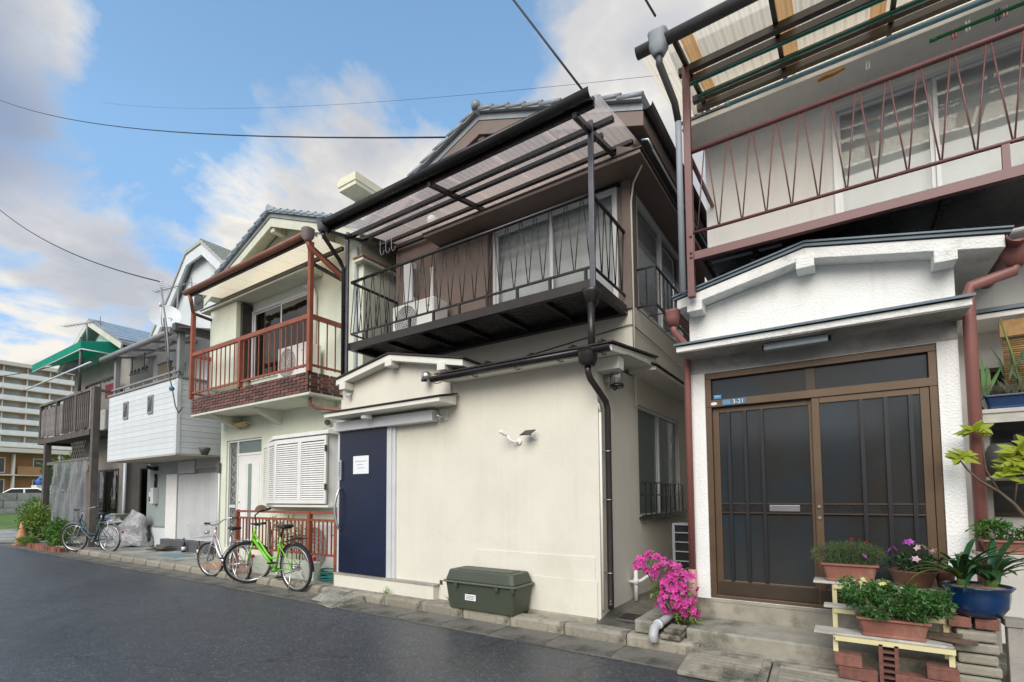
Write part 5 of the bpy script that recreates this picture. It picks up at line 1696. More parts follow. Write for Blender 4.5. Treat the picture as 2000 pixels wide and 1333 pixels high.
for k in range(9):
    a = k / 8
    b.box(-12.02 + 1.1 * a - .01, -12.02 + 1.1 * a + .01, 5.29, 11, 7.185 - .82 * a, 7.20 - .82 * a)
part('roof_batten', b, mat('roof_batten', (.46, .47, .42), .5), rf)
gw_ = part('gable_window', MB().box(-12.62, -12.22, 5.47, 5.499, 5.70, 6.22), M['dkgrey'], S)
part('pane', MB().box(-12.58, -12.26, 5.465, 5.469, 5.74, 6.18), M['dkglass'], gw_)
# boxed balcony
bx = part('balcony', MB().box(SX0 + .02, SX1 - .02, 4.62, 5.499, 2.20, 3.74), M['siding'], S)
part('balcony_soffit', MB().box(SX0, SX1, 4.60, 5.499, 2.165, 2.199), mat('soffit_cream', (.42, .39, .33), .8, var=.1), bx)
sm_ = mesh('siding_board', MB().prism([(4.597, 0), (4.6, .116), (4.619, .116), (4.619, 0)], 'x', SX0, SX1 - .06), M['siding'])
sm2 = mesh('siding_board', MB().prism([(SX1 + .003, 0), (SX1, .116), (SX1 - .019, .116), (SX1 - .019, 0)], 'y', 4.66, 5.499), M['siding'])
for k in range(13):
    inst('siding_board', sm_, bx, (0, 0, 2.20 + k * .1185))
    inst('siding_board', sm2, bx, (0, 0, 2.20 + k * .1185))
part('corner_trim', MB().box(SX1 - .059, SX1 + .012, 4.588, 4.659, 2.19, 3.745), M['siding'], bx)
part('coping', MB().box(SX0 - .03, SX1 + .03, 4.57, 4.66, 3.746, 3.785).box(SX1 - .05, SX1 + .03, 4.661, 5.499, 3.747, 3.785), M['tubegrey'], bx)
part('handrail', MB().bar((SX0 + .1, 4.62, 3.90), (SX1, 4.62, 3.90), .04, .035), M['tubegrey'], bx)
for k in range(7):
    part('rail_foot', MB().box(SX0 + .25 + k * .55, SX0 + .28 + k * .55, 4.61, 4.63, 3.786, 3.885), M['tubegrey'], bx)
for u in (-13.77, -12.45):
    f = part('slit_window', MB().box(u - .13, u + .13, 4.575, 4.599, 3.12, 3.52), M['tubegrey'], bx)
    part('pane', MB().box(u - .09, u + .09, 4.570, 4.574, 3.17, 3.48), M['black'], f)
    part('pane_bar', MB().bar((u - .09, 4.566, 3.2), (u + .09, 4.566, 3.46), .008, .008).bar((u - .09, 4.566, 3.3), (u + .05, 4.566, 3.48), .008, .008), M['alu'], f)
cp = MB()
cp.box(-14.72, -14.62, 4.64, 4.74, 3.79, 4.72).box(-11.40, -11.28, 4.64, 4.74, 3.79, 4.70)
for u in (-14.7, -13.6, -12.5, -11.4):
    cp.bar((u, 4.62, 4.72), (u, 5.5, 4.92), .05, .05)
cp.bar((-14.9, 5.05, 4.80), (-11.2, 5.05, 4.80), .04, .04)
can = part('canopy', cp, M['tubegrey'], S)
part('roof_sheet', MB().add([(-15.15, 4.55, 4.755), (-11.1, 4.55, 4.755), (-11.1, 5.5, 4.96), (-15.15, 5.5, 4.96), (-15.15, 4.55, 4.763), (-11.1, 4.55, 4.763), (-11.1, 5.5, 4.968), (-15.15, 5.5, 4.968)],
                            [(0, 3, 2, 1), (4, 5, 6, 7), (0, 1, 5, 4), (1, 2, 6, 5), (2, 3, 7, 6), (3, 0, 4, 7)]), M['gpoly'], can)
part('gutter', MB().tube([(-15.2, 4.54, 4.72), (-11.35, 4.54, 4.72)], .065, 12), M['tubegrey'], can)
part('end_beam', MB().box(-11.30, -11.15, 4.50, 5.5, 4.70, 4.85), M['dkgrey'], can)
t = thing('lattice_screen', 'brown lattice screen standing on the white boxed balcony', 'screen', (-12.7, 5.0, 3.5))
part('panel', MB().box(-13.1, -12.5, 4.95, 5.0, 3.5, 4.35), mat('lattice_brown', (.11, .09, .06), .8, var=.3, sc_=30), t)
part('cap', MB().box(-13.12, -12.48, 4.94, 5.01, 4.351, 4.38), M['dkbrown'], t)
t = thing('hanger_rail', 'row of black hooks hanging under the grey canopy', 'hooks', (-14.1, 4.9, 4.2))
b = MB().bar((-14.55, 4.9, 4.32), (-13.55, 4.9, 4.28), .03, .03)
part('bar', b, M['black'], t)
for k in range(5):
    part('hook', MB().tube([(-14.5 + k * .22, 4.9, 4.3), (-14.47 + k * .22, 4.9, 4.40), (-14.42 + k * .22, 4.9, 4.40), (-14.40 + k * .22, 4.9, 4.34)], .014, 6), M['black'], t)
for u in (-14.4, -13.7):
    part('drop_rod', MB().tube([(u, 4.9, 4.3), (u, 4.9, 4.75)], .01, 6), M['black'], t)
# satellite dish
t = thing('satellite_dish', 'round white satellite dish above the boxed balcony', 'satellite dish', (-12.35, 4.75, 4.8))
Rm = Matrix.Translation((-12.42, 4.80, 5.33)) @ Matrix.Rotation(radians(56), 4, 'Z') @ Matrix.Rotation(radians(68), 4, 'X')
b = MB()
vs = [Rm @ Vector((0, 0, -.06))]
for j in range(1, 6):
    for k in range(28):
        a = 2 * pi * k / 28
        r_ = .31 * j / 5
        vs.append(Rm @ Vector((r_ * cos(a), r_ * sin(a), -.06 + .065 * (j / 5) ** 2)))
fs = [(0, 1 + k, 1 + (k + 1) % 28) for k in range(28)]
for j in range(4):
    fs += [(1 + j * 28 + k, 1 + j * 28 + (k + 1) % 28, 29 + j * 28 + (k + 1) % 28, 29 + j * 28 + k) for k in range(28)]
part('reflector', b.add(vs, fs, True), mat('dish_white', (.62, .63, .64), .45, var=.05), t)
part('feed_arm', MB().tube([Rm @ Vector((0, -.30, .0)), Rm @ Vector((0, -.34, .12)), Rm @ Vector((0, -.05, .38))], .012, 6), M['alu'], t)
part('receiver', MB().tube([Rm @ Vector((0, -.05, .36)), Rm @ Vector((0, .0, .42))], .03, 8), M['alu'], t)
part('mast', MB().tube([(-12.38, 4.9, 4.75), (-12.38, 4.9, 5.3), (-12.42, 4.84, 5.36)], .02, 8), M['alu'], t)
def yagi(label, base, top, ax, L_, n, m_):
    t = thing('antenna', label, 'antenna', base)
    part('mast', MB().tube([base, top], .018, 8), m_, t)
    d = Vector(ax).normalized()
    o = Vector(top)
    part('boom', MB().tube([o - d * L_ * .35, o + d * L_ * .65], .011, 6), m_, t)
    side = d.cross(Vector((0, 0, 1))).normalized()
    for k in range(n):
        c = o - d * L_ * .33 + d * L_ * .95 * k / (n - 1)
        part('element', MB().tube([c - side * .10, c + side * .10], .005, 5), m_, t)
    part('reflector', MB().tube([o - d * L_ * .35 - Vector((0, 0, .12)) - d * .02, o - d * L_ * .35 + Vector((0, 0, .12)) + d * .02], .012, 6), m_, t)
yagi('thin yagi antenna on a mast beside the satellite dish', (-12.6, 5.1, 5.0), (-12.55, 5.1, 6.15), (-1, -.1, .05), 1.5, 9, M['tubegrey'])
t = thing('cable_mast', 'slim grey service mast with bundled cables on the boxed balcony', 'mast', (-11.35, 4.50, 3.8))
part('pole', MB().tube([(-11.80, 4.46, 5.80), (-11.62, 4.46, 5.25), (-11.47, 4.46, 4.85), (-11.38, 4.47, 4.4), (-11.32, 4.48, 3.85)], .018, 8), M['tubegrey'], t)
part('cable', MB().tube([(-11.55, 4.44, 5.0), (-11.40, 4.45, 4.3), (-11.25, 4.46, 3.75), (-11.05, 4.44, 3.45), (-10.9, 4.44, 3.1), (-10.75, 4.44, 2.95), (-10.62, 4.45, 3.05)], .012, 6), M['dkgrey'], t)
part('junction', MB().ball((-11.08, 4.44, 3.47), .05), mat('blue_tape', (.04, .16, .33), .5), t)
for k in range(4):
    part('insulator', MB().tube([(-11.83 + k * .025, 4.46, 5.86 - k * .05), (-11.74 + k * .025, 4.46, 5.84 - k * .05)], .016, 6), M['white'], t)
# ground floor fittings
b = MB().box(-14.95, -13.75, 5.46, 5.499, .09, .56)
part('base_panel', b, M['siding'], S)
part('base_strip', MB().box(-14.95, -13.75, 5.455, 5.4985, .565, .61), M['tubegrey'], S)
part('white_door', MB().box(-13.72, -13.16, 5.44, 5.4985, .28, 1.86), M['wframe'], S, .004)
b = MB()
vs = []
n_ = 24
for i in range(n_ + 1):
    x = -13.12 + 1.84 * i / n_
    yy = 5.46 - (.012 if (i // 4) % 2 else 0)
    vs += [(x, yy, .335), (x, yy, 1.84)]
b.add(vs, [(2 * i, 2 * i + 2, 2 * i + 3, 2 * i + 1) for i in range(n_)])
part('profile_sheet', b, M['sheet'], S, fix=False)
part('upper_board', MB().box(-13.12, -12.3, 5.44, 5.4985, 1.86, 2.15), mat('board_white', (.50, .50, .50), .6), S)
part('upper_board', MB().box(-12.28, -11.25, 5.46, 5.4985, 1.95, 2.17), mat('board_grey', (.40, .38, .36), .6, var=.1), S)
part('dark_step', MB().box(-13.6, -11.2, 5.30, 5.4985, .09, .33), mat('slate_step', (.085, .09, .10), .6, var=.1), S, .006)
part('rain_hopper', MB().lathe([(.05, -.1), (.09, 0), (.095, .05)], (-11.0, 5.05, 2.28), 12, sq=.4), M['dkgrey'], S)
t = thing('electric_meter', 'grey electric meter on the grey-green panel', 'meter', (-14.4, 5.45, 1.2))
part('case', MB().box(-14.45, -14.28, 5.38, 5.499, 1.15, 1.55), M['alu'], t, .01)
part('box', MB().box(-14.62, -14.47, 5.42, 5.499, 1.18, 1.45), M['white'], t, .006)
part('window', MB().box(-14.60, -14.50, 5.412, 5.4195, 1.20, 1.33), M['black'], t)
part('conduit', MB().tube([(-14.37, 5.46, 1.55), (-14.37, 5.46, 1.9)], .03, 8), M['black'], t)
t = thing('wall_lamp', 'dark curved wall lamp under the boxed balcony', 'lamp', (-14.6, 5.4, 2.02))
part('hood', MB().tube([(-14.75, 5.38, 2.02), (-14.6, 5.38, 2.07), (-14.42, 5.38, 2.03)], [.02, .05, .03], 8), M['black'], t)
part('arm', MB().box(-14.42, -14.34, 5.40, 5.499, 1.98, 2.08), M['black'], t)
t = thing('timber_pile', 'short pile of dark planks on the forecourt', 'planks', (-13.1, 5.1, .096))
for k, (x, y, z, a) in enumerate(((-13.25, 5.12, .11, .05), (-13.2, 5.02, .11, -.04), (-13.0, 5.1, .142, .1), (-12.95, 5.05, .174, 0), (-12.98, 5.14, .206, -.05))):
    pl = mesh('plank', MB().box(-.30, .30, -.06, .06, -.014, .014), mat('old_plank_%d' % k, (.11, .10, .085), .8, var=.4, sc_=8))
    inst('plank', pl, t, (x, y, z), (0, 0, a))
def bottle(label, x, y, z, h, m_):
    t = thing('bottle', label, 'bottle', (x, y, z), 0, 'bottles by the dark step')
    part('glass_body', MB().lathe([(.035, 0), (.04, .01), (.04, h * .6), (.015, h * .78), (.014, h * .95)], (x, y, z), 12), m_, t)
    part('cap', MB().lathe([(.017, 0), (.017, .025)], (x, y, z + h * .95), 10), M['black'], t)
    part('label_band', MB().lathe([(.0405, 0), (.0405, h * .25)], (x, y, z + h * .15), 12), M['paper'], t)
bottle('dark bottle with white label standing by the slate step', -12.2, 5.22, .096, .30, M['black'])
bottle('dark bottle half hidden behind the silver bicycle wheel', -11.35, 5.15, .096, .28, M['black'])
single('blue_mat', MB().box(-12.0, -11.2, 4.62, 5.0, .0955, .103), mat('blue_mat', (.14, .24, .28), .8, var=.2), 'small blue mat on the forecourt near the kerb', 'mat')
# motorbike under a cover
t = thing('covered_scooter', 'scooter under a crumpled silver-grey cover beside the white sided house', 'scooter', (-15.0, 5.05, .096))
b = MB()
vs = []
nu, nv = 40, 16
rngc = random.Random(5)
for j in range(nv + 1):
    v = j / nv
    for i in range(nu):
        a = 2 * pi * i / nu
        prof_ = (1 - v) ** .55
        ln = .72 * (1 - .35 * v) + .03 * sin(a * 7) * (1 - v)
        wd = .24 * (1 - .5 * v) + .035 * sin(a * 9 + 1) * (1 - v)
        x = ln * cos(a) * (1 if v < .85 else (1 - (v - .85) * 4))
        y = wd * sin(a) * (1 if v < .85 else (1 - (v - .85) * 5))
        top = .62 + .28 * max(0, cos(a)) + .12 * max(0, -cos(a)) ** 3
        z = v * top + .02 * sin(5 * a + 6 * v)
        vs.append((x + .03 * sin(9 * v + 2 * a), y + .02 * sin(11 * v + 3 * a), .02 + z))
b.add(vs, [(j * nu + i, j * nu + (i + 1) % nu, (j + 1) * nu + (i + 1) % nu, (j + 1) * nu + i) for j in range(nv) for i in range(nu)] + [tuple(nv * nu + i for i in range(nu))], True)
Rz = Matrix.Translation((-14.95, 5.05, .096)) @ Matrix.Rotation(radians(28), 4, 'Z')
b.v = [tuple(Rz @ Vector(v)) for v in b.v]
part('cover', b, mat('silver_tarp', (.30, .30, .31), .4, metal=.2, var=.25, sc_=5, bump=.9, bsc=7, bdist=.06), t)
for s in (-.5, .5):
    w_ = MB().ring((s, 0, .20), .16, .045, 'y', 24, 8)
    w_.v = [tuple(Rz @ Vector(v)) for v in w_.v]
    part('wheel', w_, M['tyre'], t)
# rack with odds and ends between the two far houses
t = thing('steel_rack', 'low rack with tubs beside the dark teal bicycle', 'rack', (-15.6, 5.0, .1))
part('shelf', MB().box(-16.1, -14.9, 4.85, 5.25, .66, .70), M['dkgrey'], t)
for x, y in ((-16.05, 4.9), (-14.95, 4.9), (-16.05, 5.2), (-14.95, 5.2)):
    part('leg', MB().box(x - .02, x + .02, y - .02, y + .02, .096, .659), M['dkgrey'], t)
t = thing('blue_bag', 'crumpled blue and white bag lying on the low rack', 'bag', (-15.8, 5.05, .70))
b = MB().ball((-15.78, 5.05, .80), .16, 14, 8, .62)
b.v = [(x + .02 * sin(31 * y + 17 * z), y, max(.701, z + .02 * sin(29 * x))) for x, y, z in b.v]
part('body', b, mat('bag_blue', (.10, .16, .42), .5, var=.5, sc_=7, c2=(.5, .5, .55)), t)
part('flap', MB().box(-15.9, -15.66, 4.98, 5.12, .885, .90), M['white'], t, .005)
t = thing('grey_crate', 'pale green plastic crate on the low rack', 'crate', (-15.25, 5.0, .70))
part('tub', taper(-15.45, -15.1, 4.88, 5.18, .701, .88, .02, .03), mat('crate_green', (.22, .26, .20), .6), t, .004)
part('rim', taper(-15.47, -15.08, 4.86, 5.20, .881, .90, 0, .03), mat('crate_rim', (.30, .33, .27), .6), t)

# ================================================================== the house with the green awning
M['weather'] = mat('weathered_timber', (0.105, 0.090, 0.078), .8, var=.3, sc_=5, streak=.3, rv=.2)
M['weatherl'] = mat('grey_weathered_timber', (0.20, 0.18, 0.165), .8, var=.3, sc_=5, streak=.3, rv=.2)
M['awn'] = mat('green_awning_cloth', (0.015, 0.46, 0.32), .7, var=.08, trans=.5)
A = thing('awning_house', 'weathered timber house with green awning and plastic-curtained porch', 'house', (-18, 5.3, .1))
b = MB()
b.wall('y', 5.30, .12, -20.0, -15.70, .09, 5.2, [(-19.2, -16.2, .2, 2.1), (-19.0, -16.6, 3.1, 4.7)])
b.wall('x', -15.82, .12, 5.421, 11, .09, 5.2, [(5.6, 8, .3, 2.1)])
b.prism([(-20.0, 5.201), (-15.7, 5.201), (-17.85, 6.2)], 'y', 5.30, 5.42)
part('wall', b, mat('aged_render', (.30, .28, .25), .8, var=.15, sc_=3, streak=.15), A)
part('gable_cladding', MB().prism([(-19.6, 5.25), (-16.1, 5.25), (-17.85, 6.15)], 'y', 5.285, 5.299), mat('pale_green_cladding', (.40, .58, .50), .6, var=.1), A)
b = MB()
for s in (-1, 1):
    b.prism([(-17.95, 6.38), (-17.95 + s * 2.5, 5.28), (-17.95 + s * 2.5, 5.36), (-17.95, 6.46)], 'y', 5.0, 11)
rf = part('roof', b, M['tile'], A)
b = MB()
for k in range(7):
    b.prism([(-17.95 + .33 * k, 6.47 - .145 * k), (-17.95 + .33 * (k + 1), 6.47 - .145 * (k + 1)), (-17.95 + .33 * (k + 1), 6.50 - .145 * (k + 1)), (-17.95 + .33 * k, 6.485 - .145 * k)], 'y', 5.0, 11)
part('tile_course', b, M['btile'], rf)
b = MB()
for s in (-1, 1):
    b.bar((-17.95, 5.01, 6.33), (-17.95 + s * 2.5, 5.01, 5.23), .04, .14)
part('bargeboard', b, M['minttrim'], rf)
window_y(A, -19.2, -16.2, .2, 2.1, 5.28, M['dkgrey'], 3, None, pane='dkglass')
window_y(A, -19.0, -16.6, 3.1, 4.7, 5.28, M['dkgrey'], 2, M['curtain'], pane='dkglass')
window_x(A, 5.6, 8, .3, 2.1, -15.70, M['dkgrey'], 2, None, pane='dkglass')
part('downpipe', MB().tube([(-15.66, 5.25, 2.4), (-15.66, 5.25, .1)], .04, 8), M['alu'], A)
# balcony on posts
b = MB().box(-20.0, -15.75, 4.50, 4.62, 2.90, 3.05).box(-20.0, -15.75, 4.621, 5.299, 2.98, 3.03).box(-15.88, -15.75, 4.621, 5.299, 2.90, 2.979).box(-20.0, -19.88, 4.621, 5.299, 2.90, 2.979)
bal = part('balcony', b, M['weather'], A)
part('handrail', MB().box(-20.02, -15.73, 4.51, 4.60, 4.04, 4.10).box(-15.83, -15.74, 4.601, 5.299, 4.03, 4.09), M['weatherl'], bal)
for u in (-19.95, -18.5, -16.9, -15.80):
    part('rail_post', MB().box(u - .05, u + .05, 4.515, 4.60, 3.051, 4.039), M['weather'] if u < -16 else M['weatherl'], bal)
me = mesh('slat', MB().box(-.035, .035, 4.53, 4.56, 3.10, 4.03), M['weather'])
me2 = mesh('slat', MB().box(-.045, .045, 4.53, 4.56, 3.10, 3.92), M['weatherl'])
x = -19.8
while x < -15.9:
    if x < -18.0:
        inst('slat', me2, bal, (x, 0, RN.uniform(-.03, .03)))
        x += .125
    else:
        inst('slat', me, bal, (x, 0, 0))
        x += .145
for u, y, m_ in ((-19.35, 4.58, M['weather']), (-15.55, 4.56, M['weather'])):
    part('post', MB().box(u - .075, u + .075, y - .07, y + .07, .06, 2.899 if u < -16 else 4.1), m_, A)
part('lintel', MB().box(-19.27, -15.63, 4.56, 4.62, 2.26, 2.34), M['weatherl'], A)
b = MB()
for k in range(6):
    b.bar((-17.4 + k * .16, 4.6, 2.38), (-17.1 + k * .16, 4.6, 2.80), .02, .03).bar((-17.1 + k * .16, 4.605, 2.38), (-17.4 + k * .16, 4.605, 2.80), .02, .03)
part('lattice', b, M['weather'], A)
# awning
b = MB()
b.add([(-20.5, 4.42, 5.36), (-16.3, 4.42, 5.36), (-16.3, 5.29, 5.56), (-20.5, 5.29, 5.56), (-20.5, 4.42, 5.35), (-16.3, 4.42, 5.35), (-16.3, 5.29, 5.55), (-20.5, 5.29, 5.55)],
      [(0, 3, 2, 1), (4, 5, 6, 7), (0, 1, 5, 4), (1, 2, 6, 5), (2, 3, 7, 6), (3, 0, 4, 7)])
aw = part('awning', b, M['awn'], A)
part('valance', MB().box(-20.5, -16.3, 4.412, 4.419, 5.17, 5.37), M['awn'], aw)
part('side_valance', MB().add([(-16.295, 4.42, 5.17), (-16.295, 5.29, 5.19), (-16.295, 5.29, 5.56), (-16.295, 4.42, 5.37), (-16.288, 4.42, 5.17), (-16.288, 5.29, 5.19), (-16.288, 5.29, 5.56), (-16.288, 4.42, 5.37)],
                              [(0, 1, 2, 3), (7, 6, 5, 4), (0, 4, 5, 1), (1, 5, 6, 2), (2, 6, 7, 3), (3, 7, 4, 0)]), M['awn'], aw)
part('awning_tube', MB().tube([(-20.5, 4.43, 5.16), (-16.3, 4.43, 5.16)], .018, 6).tube([(-16.29, 4.43, 5.16), (-16.29, 5.29, 5.17)], .018, 6), M['alu'], aw)
part('prop', MB().tube([(-16.45, 4.46, 4.08), (-16.45, 4.46, 5.5)], .035, 8), M['dkgrey'], A)
t = thing('laundry_pole', 'long steel laundry pole sticking out over the timber balcony', 'laundry pole', (-20.1, 4.2, 4.5))
part('rod', MB().tube([(-20.2, 4.22, 4.53), (-15.2, 4.32, 4.62)], .022, 8), M['alu'], t)
part('end_cap', MB().tube([(-20.28, 4.218, 4.529), (-20.18, 4.222, 4.531)], .028, 8), M['dkgrey'], t)
yagi('thin yagi antenna in front of the pale green gable', (-16.5, 4.6, 5.4), (-16.6, 4.6, 5.95), (-1, -.05, .12), 2.4, 10, M['tubegrey'])
t = thing('red_cloth', 'dark red laundry hanging at the back of the timber balcony', 'laundry', (-16.4, 5.15, 3.9))
part('cloth', MB().box(-16.9, -16.0, 5.14, 5.18, 4.05, 4.42), mat('wine_red_cloth', (.22, .03, .04), .9, var=.3, sc_=6), t)
part('hanger', MB().tube([(-16.9, 5.16, 4.43), (-16.0, 5.16, 4.43)], .01, 5), M['alu'], t)
condenser('condenser_unit', 'white air conditioner condenser at the right end of the timber balcony', (-16.3, 4.95, 3.03), radians(8), .75, .28, .58)
t = thing('plastic_curtain', 'clear crinkled plastic sheet hanging across the timber porch', 'curtain', (-17.1, 4.5, .5))
b = MB()
n_, mz = 70, 8
vs = []
for j in range(mz + 1):
    for i in range(n_ + 1):
        x = -18.45 + 2.62 * i / n_
        z = 2.26 - 1.62 * j / mz
        vs.append((x + .02 * sin(j), 4.48 + .05 * sin(i * .75) * (.4 + .6 * j / mz) + .025 * sin(i * .31 + j), z - (.03 * abs(sin(i * .37)) if j == mz else 0)))
b.add(vs, [(j * (n_ + 1) + i, j * (n_ + 1) + i + 1, (j + 1) * (n_ + 1) + i + 1, (j + 1) * (n_ + 1) + i) for j in range(mz) for i in range(n_)], True)
part('sheet', b, glassm('clear_plastic', (.66, .70, .72), .14, .10, body=.38, bodyc=(.50, .54, .58), bump=.8, bsc=5), t, fix=False)
part('top_rod', MB().tube([(-18.5, 4.5, 2.30), (-15.7, 4.5, 2.30)], .015, 6), M['weatherl'], t)
for k, (x, c, h) in enumerate(((-17.6, (.20, .13, .10), 1.2), (-17.0, (.34, .22, .18), 1.5), (-16.4, (.22, .24, .30), 1.3))):
    t = thing('hanging_garment', ('brown', 'pinkish', 'blue-grey')[k] + ' garment hanging behind the clear plastic sheet', 'garment', (x, 4.85, .6), 0, 'garments behind the plastic sheet')
    part('fabric', MB().prism([(x - .2, 2.1 - h), (x + .2, 2.1 - h), (x + .17, 1.95), (x, 2.08), (x - .17, 1.95)], 'y', 4.84, 4.90), mat('garment_%d' % k, c, .9, var=.2), t, .01)
    part('hanger', MB().tube([(x, 4.87, 2.08), (x, 4.87, 2.2)], .008, 5), M['dkgrey'], t)
# shrubs and pots at the corner
rg_ = random.Random(21)
def shrub(name, label, cat, loc, rad, k, n, L, W, m_, group=None, stems=5):
    t = thing(name, label, cat, loc, 0, group)
    b_ = MB()
    bushy(b_, (loc[0], loc[1], loc[2] + rad[2] * 1.05), rad, k, n, L, W, rg_)
    part('foliage', b_, m_, t, fix=False)
    st_ = MB()
    for _ in range(stems):
        a = rg_.uniform(0, 2 * pi)
        st_.tube([(loc[0] + .05 * cos(a), loc[1] + .05 * sin(a), loc[2]), (loc[0] + rad[0] * .4 * cos(a), loc[1] + rad[1] * .4 * sin(a), loc[2] + rad[2]), (loc[0] + rad[0] * .6 * cos(a), loc[1] + rad[1] * .6 * sin(a), loc[2] + rad[2] * 1.6)], [.018, .012, .006], 5)
    part('stem', st_, M['bark'], t)
    return t
shrub('shrub', 'bushy green shrub in front of the plastic sheet beside the teal bicycle', 'shrub', (-16.75, 4.30, .03), (.62, .30, .36), 26, 80, .09, .045, M['leaf'])
shrub('shrub', 'tall reddish-green shrub at the foot of the left timber post', 'shrub', (-19.3, 4.45, .03), (.75, .4, .62), 26, 80, .09, .045, M['leafy'])
shrub('shrub', 'large dark shrub at the far corner of the timber house', 'shrub', (-21.6, 5.0, .03), (.95, .6, .62), 30, 90, .10, .05, M['leaf'])
shrub('weeds', 'low yellow-green weeds beside the orange cone', 'plant', (-18.7, 4.12, .0), (.45, .18, .14), 12, 60, .10, .02, M['leafy'])
t = thing('traffic_cone', 'faded orange cone among the shrubs', 'cone', (-19.3, 4.12, .01))
part('body', MB().lathe([(.16, .03), (.13, .2), (.05, .62), (.03, .66)], (-19.3, 4.12, .01), 16), mat('faded_orange', (.52, .26, .14), .7, var=.2), t)
part('base', MB().box(-19.5, -19.1, 3.95, 4.29, .01, .039), mat('faded_orange_base', (.45, .22, .12), .7), t)
t = thing('brick_edging', 'row of red bricks edging the shrub bed at the road', 'bricks', (-16.8, 4.05, 0))
bm_ = mesh('brick', MB().box(-.105, .105, -.05, .05, 0, .11), mat('red_brick', (.26, .085, .05), .85, var=.3, sc_=20, rv=.3, bump=.5, bsc=60))
for k in range(12):
    inst('brick', bm_, t, (-18.1 + k * .222, 4.02 + RN.uniform(-.015, .015), 0), (0, 0, RN.uniform(-.06, .06)))
single('shrub_bed', MB().box(-18.3, -15.5, 4.08, 4.50, -.01, .10), M['soil'], 'strip of soil under the corner shrubs behind the bricks', 'soil bed')

# ================================================================== what lies beyond the last house
bank = MB()
bank.add([(-29, 2, .0), (-29, 30, .0), (-36, 30, .55), (-36, 2, .55)], [(0, 1, 2, 3)])
bank.add([(-36, 2, .55), (-36, 60, .55), (-300, 120, .6), (-300, -40, .6)], [(0, 1, 2, 3)])
struct('far_terrain', bank, mat('bank_green', (.10, .17, .04), .9, var=.3, sc_=1.5))
gr = MB()
rgx = random.Random(3)
for _ in range(4500):
    x = rgx.uniform(-36, -29.5)
    y = rgx.uniform(4.5, 11)
    z = (-29 - x) / 7 * .55
    gr.leaf((x, y, z), (rgx.uniform(-.5, .5), rgx.uniform(-.5, .5), 1), (0, 1, .2), rgx.uniform(.08, .22), .02, .2, 0, 1)
o = single('grass', gr, M['grass'], 'bright green grass bank beyond the timber house', 'grass', kind='stuff', fix=False)
M['blockw'] = mat('stone_wall_grey', (.30, .30, .28), .85, var=.25, sc_=3, bump=.5, bsc=10, rv=.15)
t = thing('retaining_wall', 'low grey stone wall above the grass bank', 'wall', (-36, 9, .4))
part('core', MB().box(-36.2, -36.02, 3, 13, .4, 1.58), M['blockw'], t)
me = mesh('block', MB().box(0, .06, -.48, .48, -.19, .19), M['blockw'])
for j in range(3):
    for k in range(9):
        inst('block', me, t, (-36.03, 3.9 + k * 1.0 + (.5 if j % 2 else 0), .62 + j * .4))
def car(label, x, y, z, rz, body):
    t = thing('parked_car', label, 'car', (x, y, z), rz, 'cars parked above the wall')
    pr_ = [(-2.0, .35), (-2.05, .7), (-1.95, .95), (-1.2, 1.02), (-.6, 1.42), (.75, 1.45), (1.45, 1.0), (2.0, .9), (2.05, .4), (1.9, .28), (-1.9, .28)]
    b_ = MB().prism(pr_, 'y', -.82, .82)
    part('body', b_, body, t, .06, local=True)
    gl_ = MB().prism([(-1.12, 1.03), (-.56, 1.36), (.70, 1.38), (1.33, 1.03)], 'y', -.826, .826)
    part('windows', gl_, M['black'], t, local=True)
    part('pillar', MB().prism([(.02, 1.02), (.12, 1.02), (.10, 1.39), (.02, 1.39)], 'y', -.83, .83), body, t, local=True)
    for sx_ in (-1.25, 1.25):
        for sy_ in (-.78, .78):
            w_ = part('wheel', MB().ring((sx_, sy_, .31), .22, .09, 'y', 20, 8), M['tyre'], t, local=True)
            part('hubcap', MB().ring((sx_, sy_ * 1.06, .31), .1, .05, 'y', 14, 6), M['alu'], w_, local=True)
    for sy_ in (-.6, .6):
        part('headlight', MB().box(1.96, 2.06, sy_ - .14, sy_ + .14, .68, .82), M['alu'], t, local=True)
        part('tail_light', MB().box(-2.08, -1.98, sy_ - .12, sy_ + .12, .72, .95), mat('tail_red', (.4, .02, .03), .3), t, local=True)
M['carwhite'] = mat('white_car_paint', (.78, .78, .78), .2, var=.02, coat=.5)
car('white car parked above the stone wall at the left edge', -46, 10.0, .58, radians(60), M['carwhite'])
car('white car half hidden by the shrub above the stone wall', -50, 13.5, .58, radians(75), M['carwhite'])
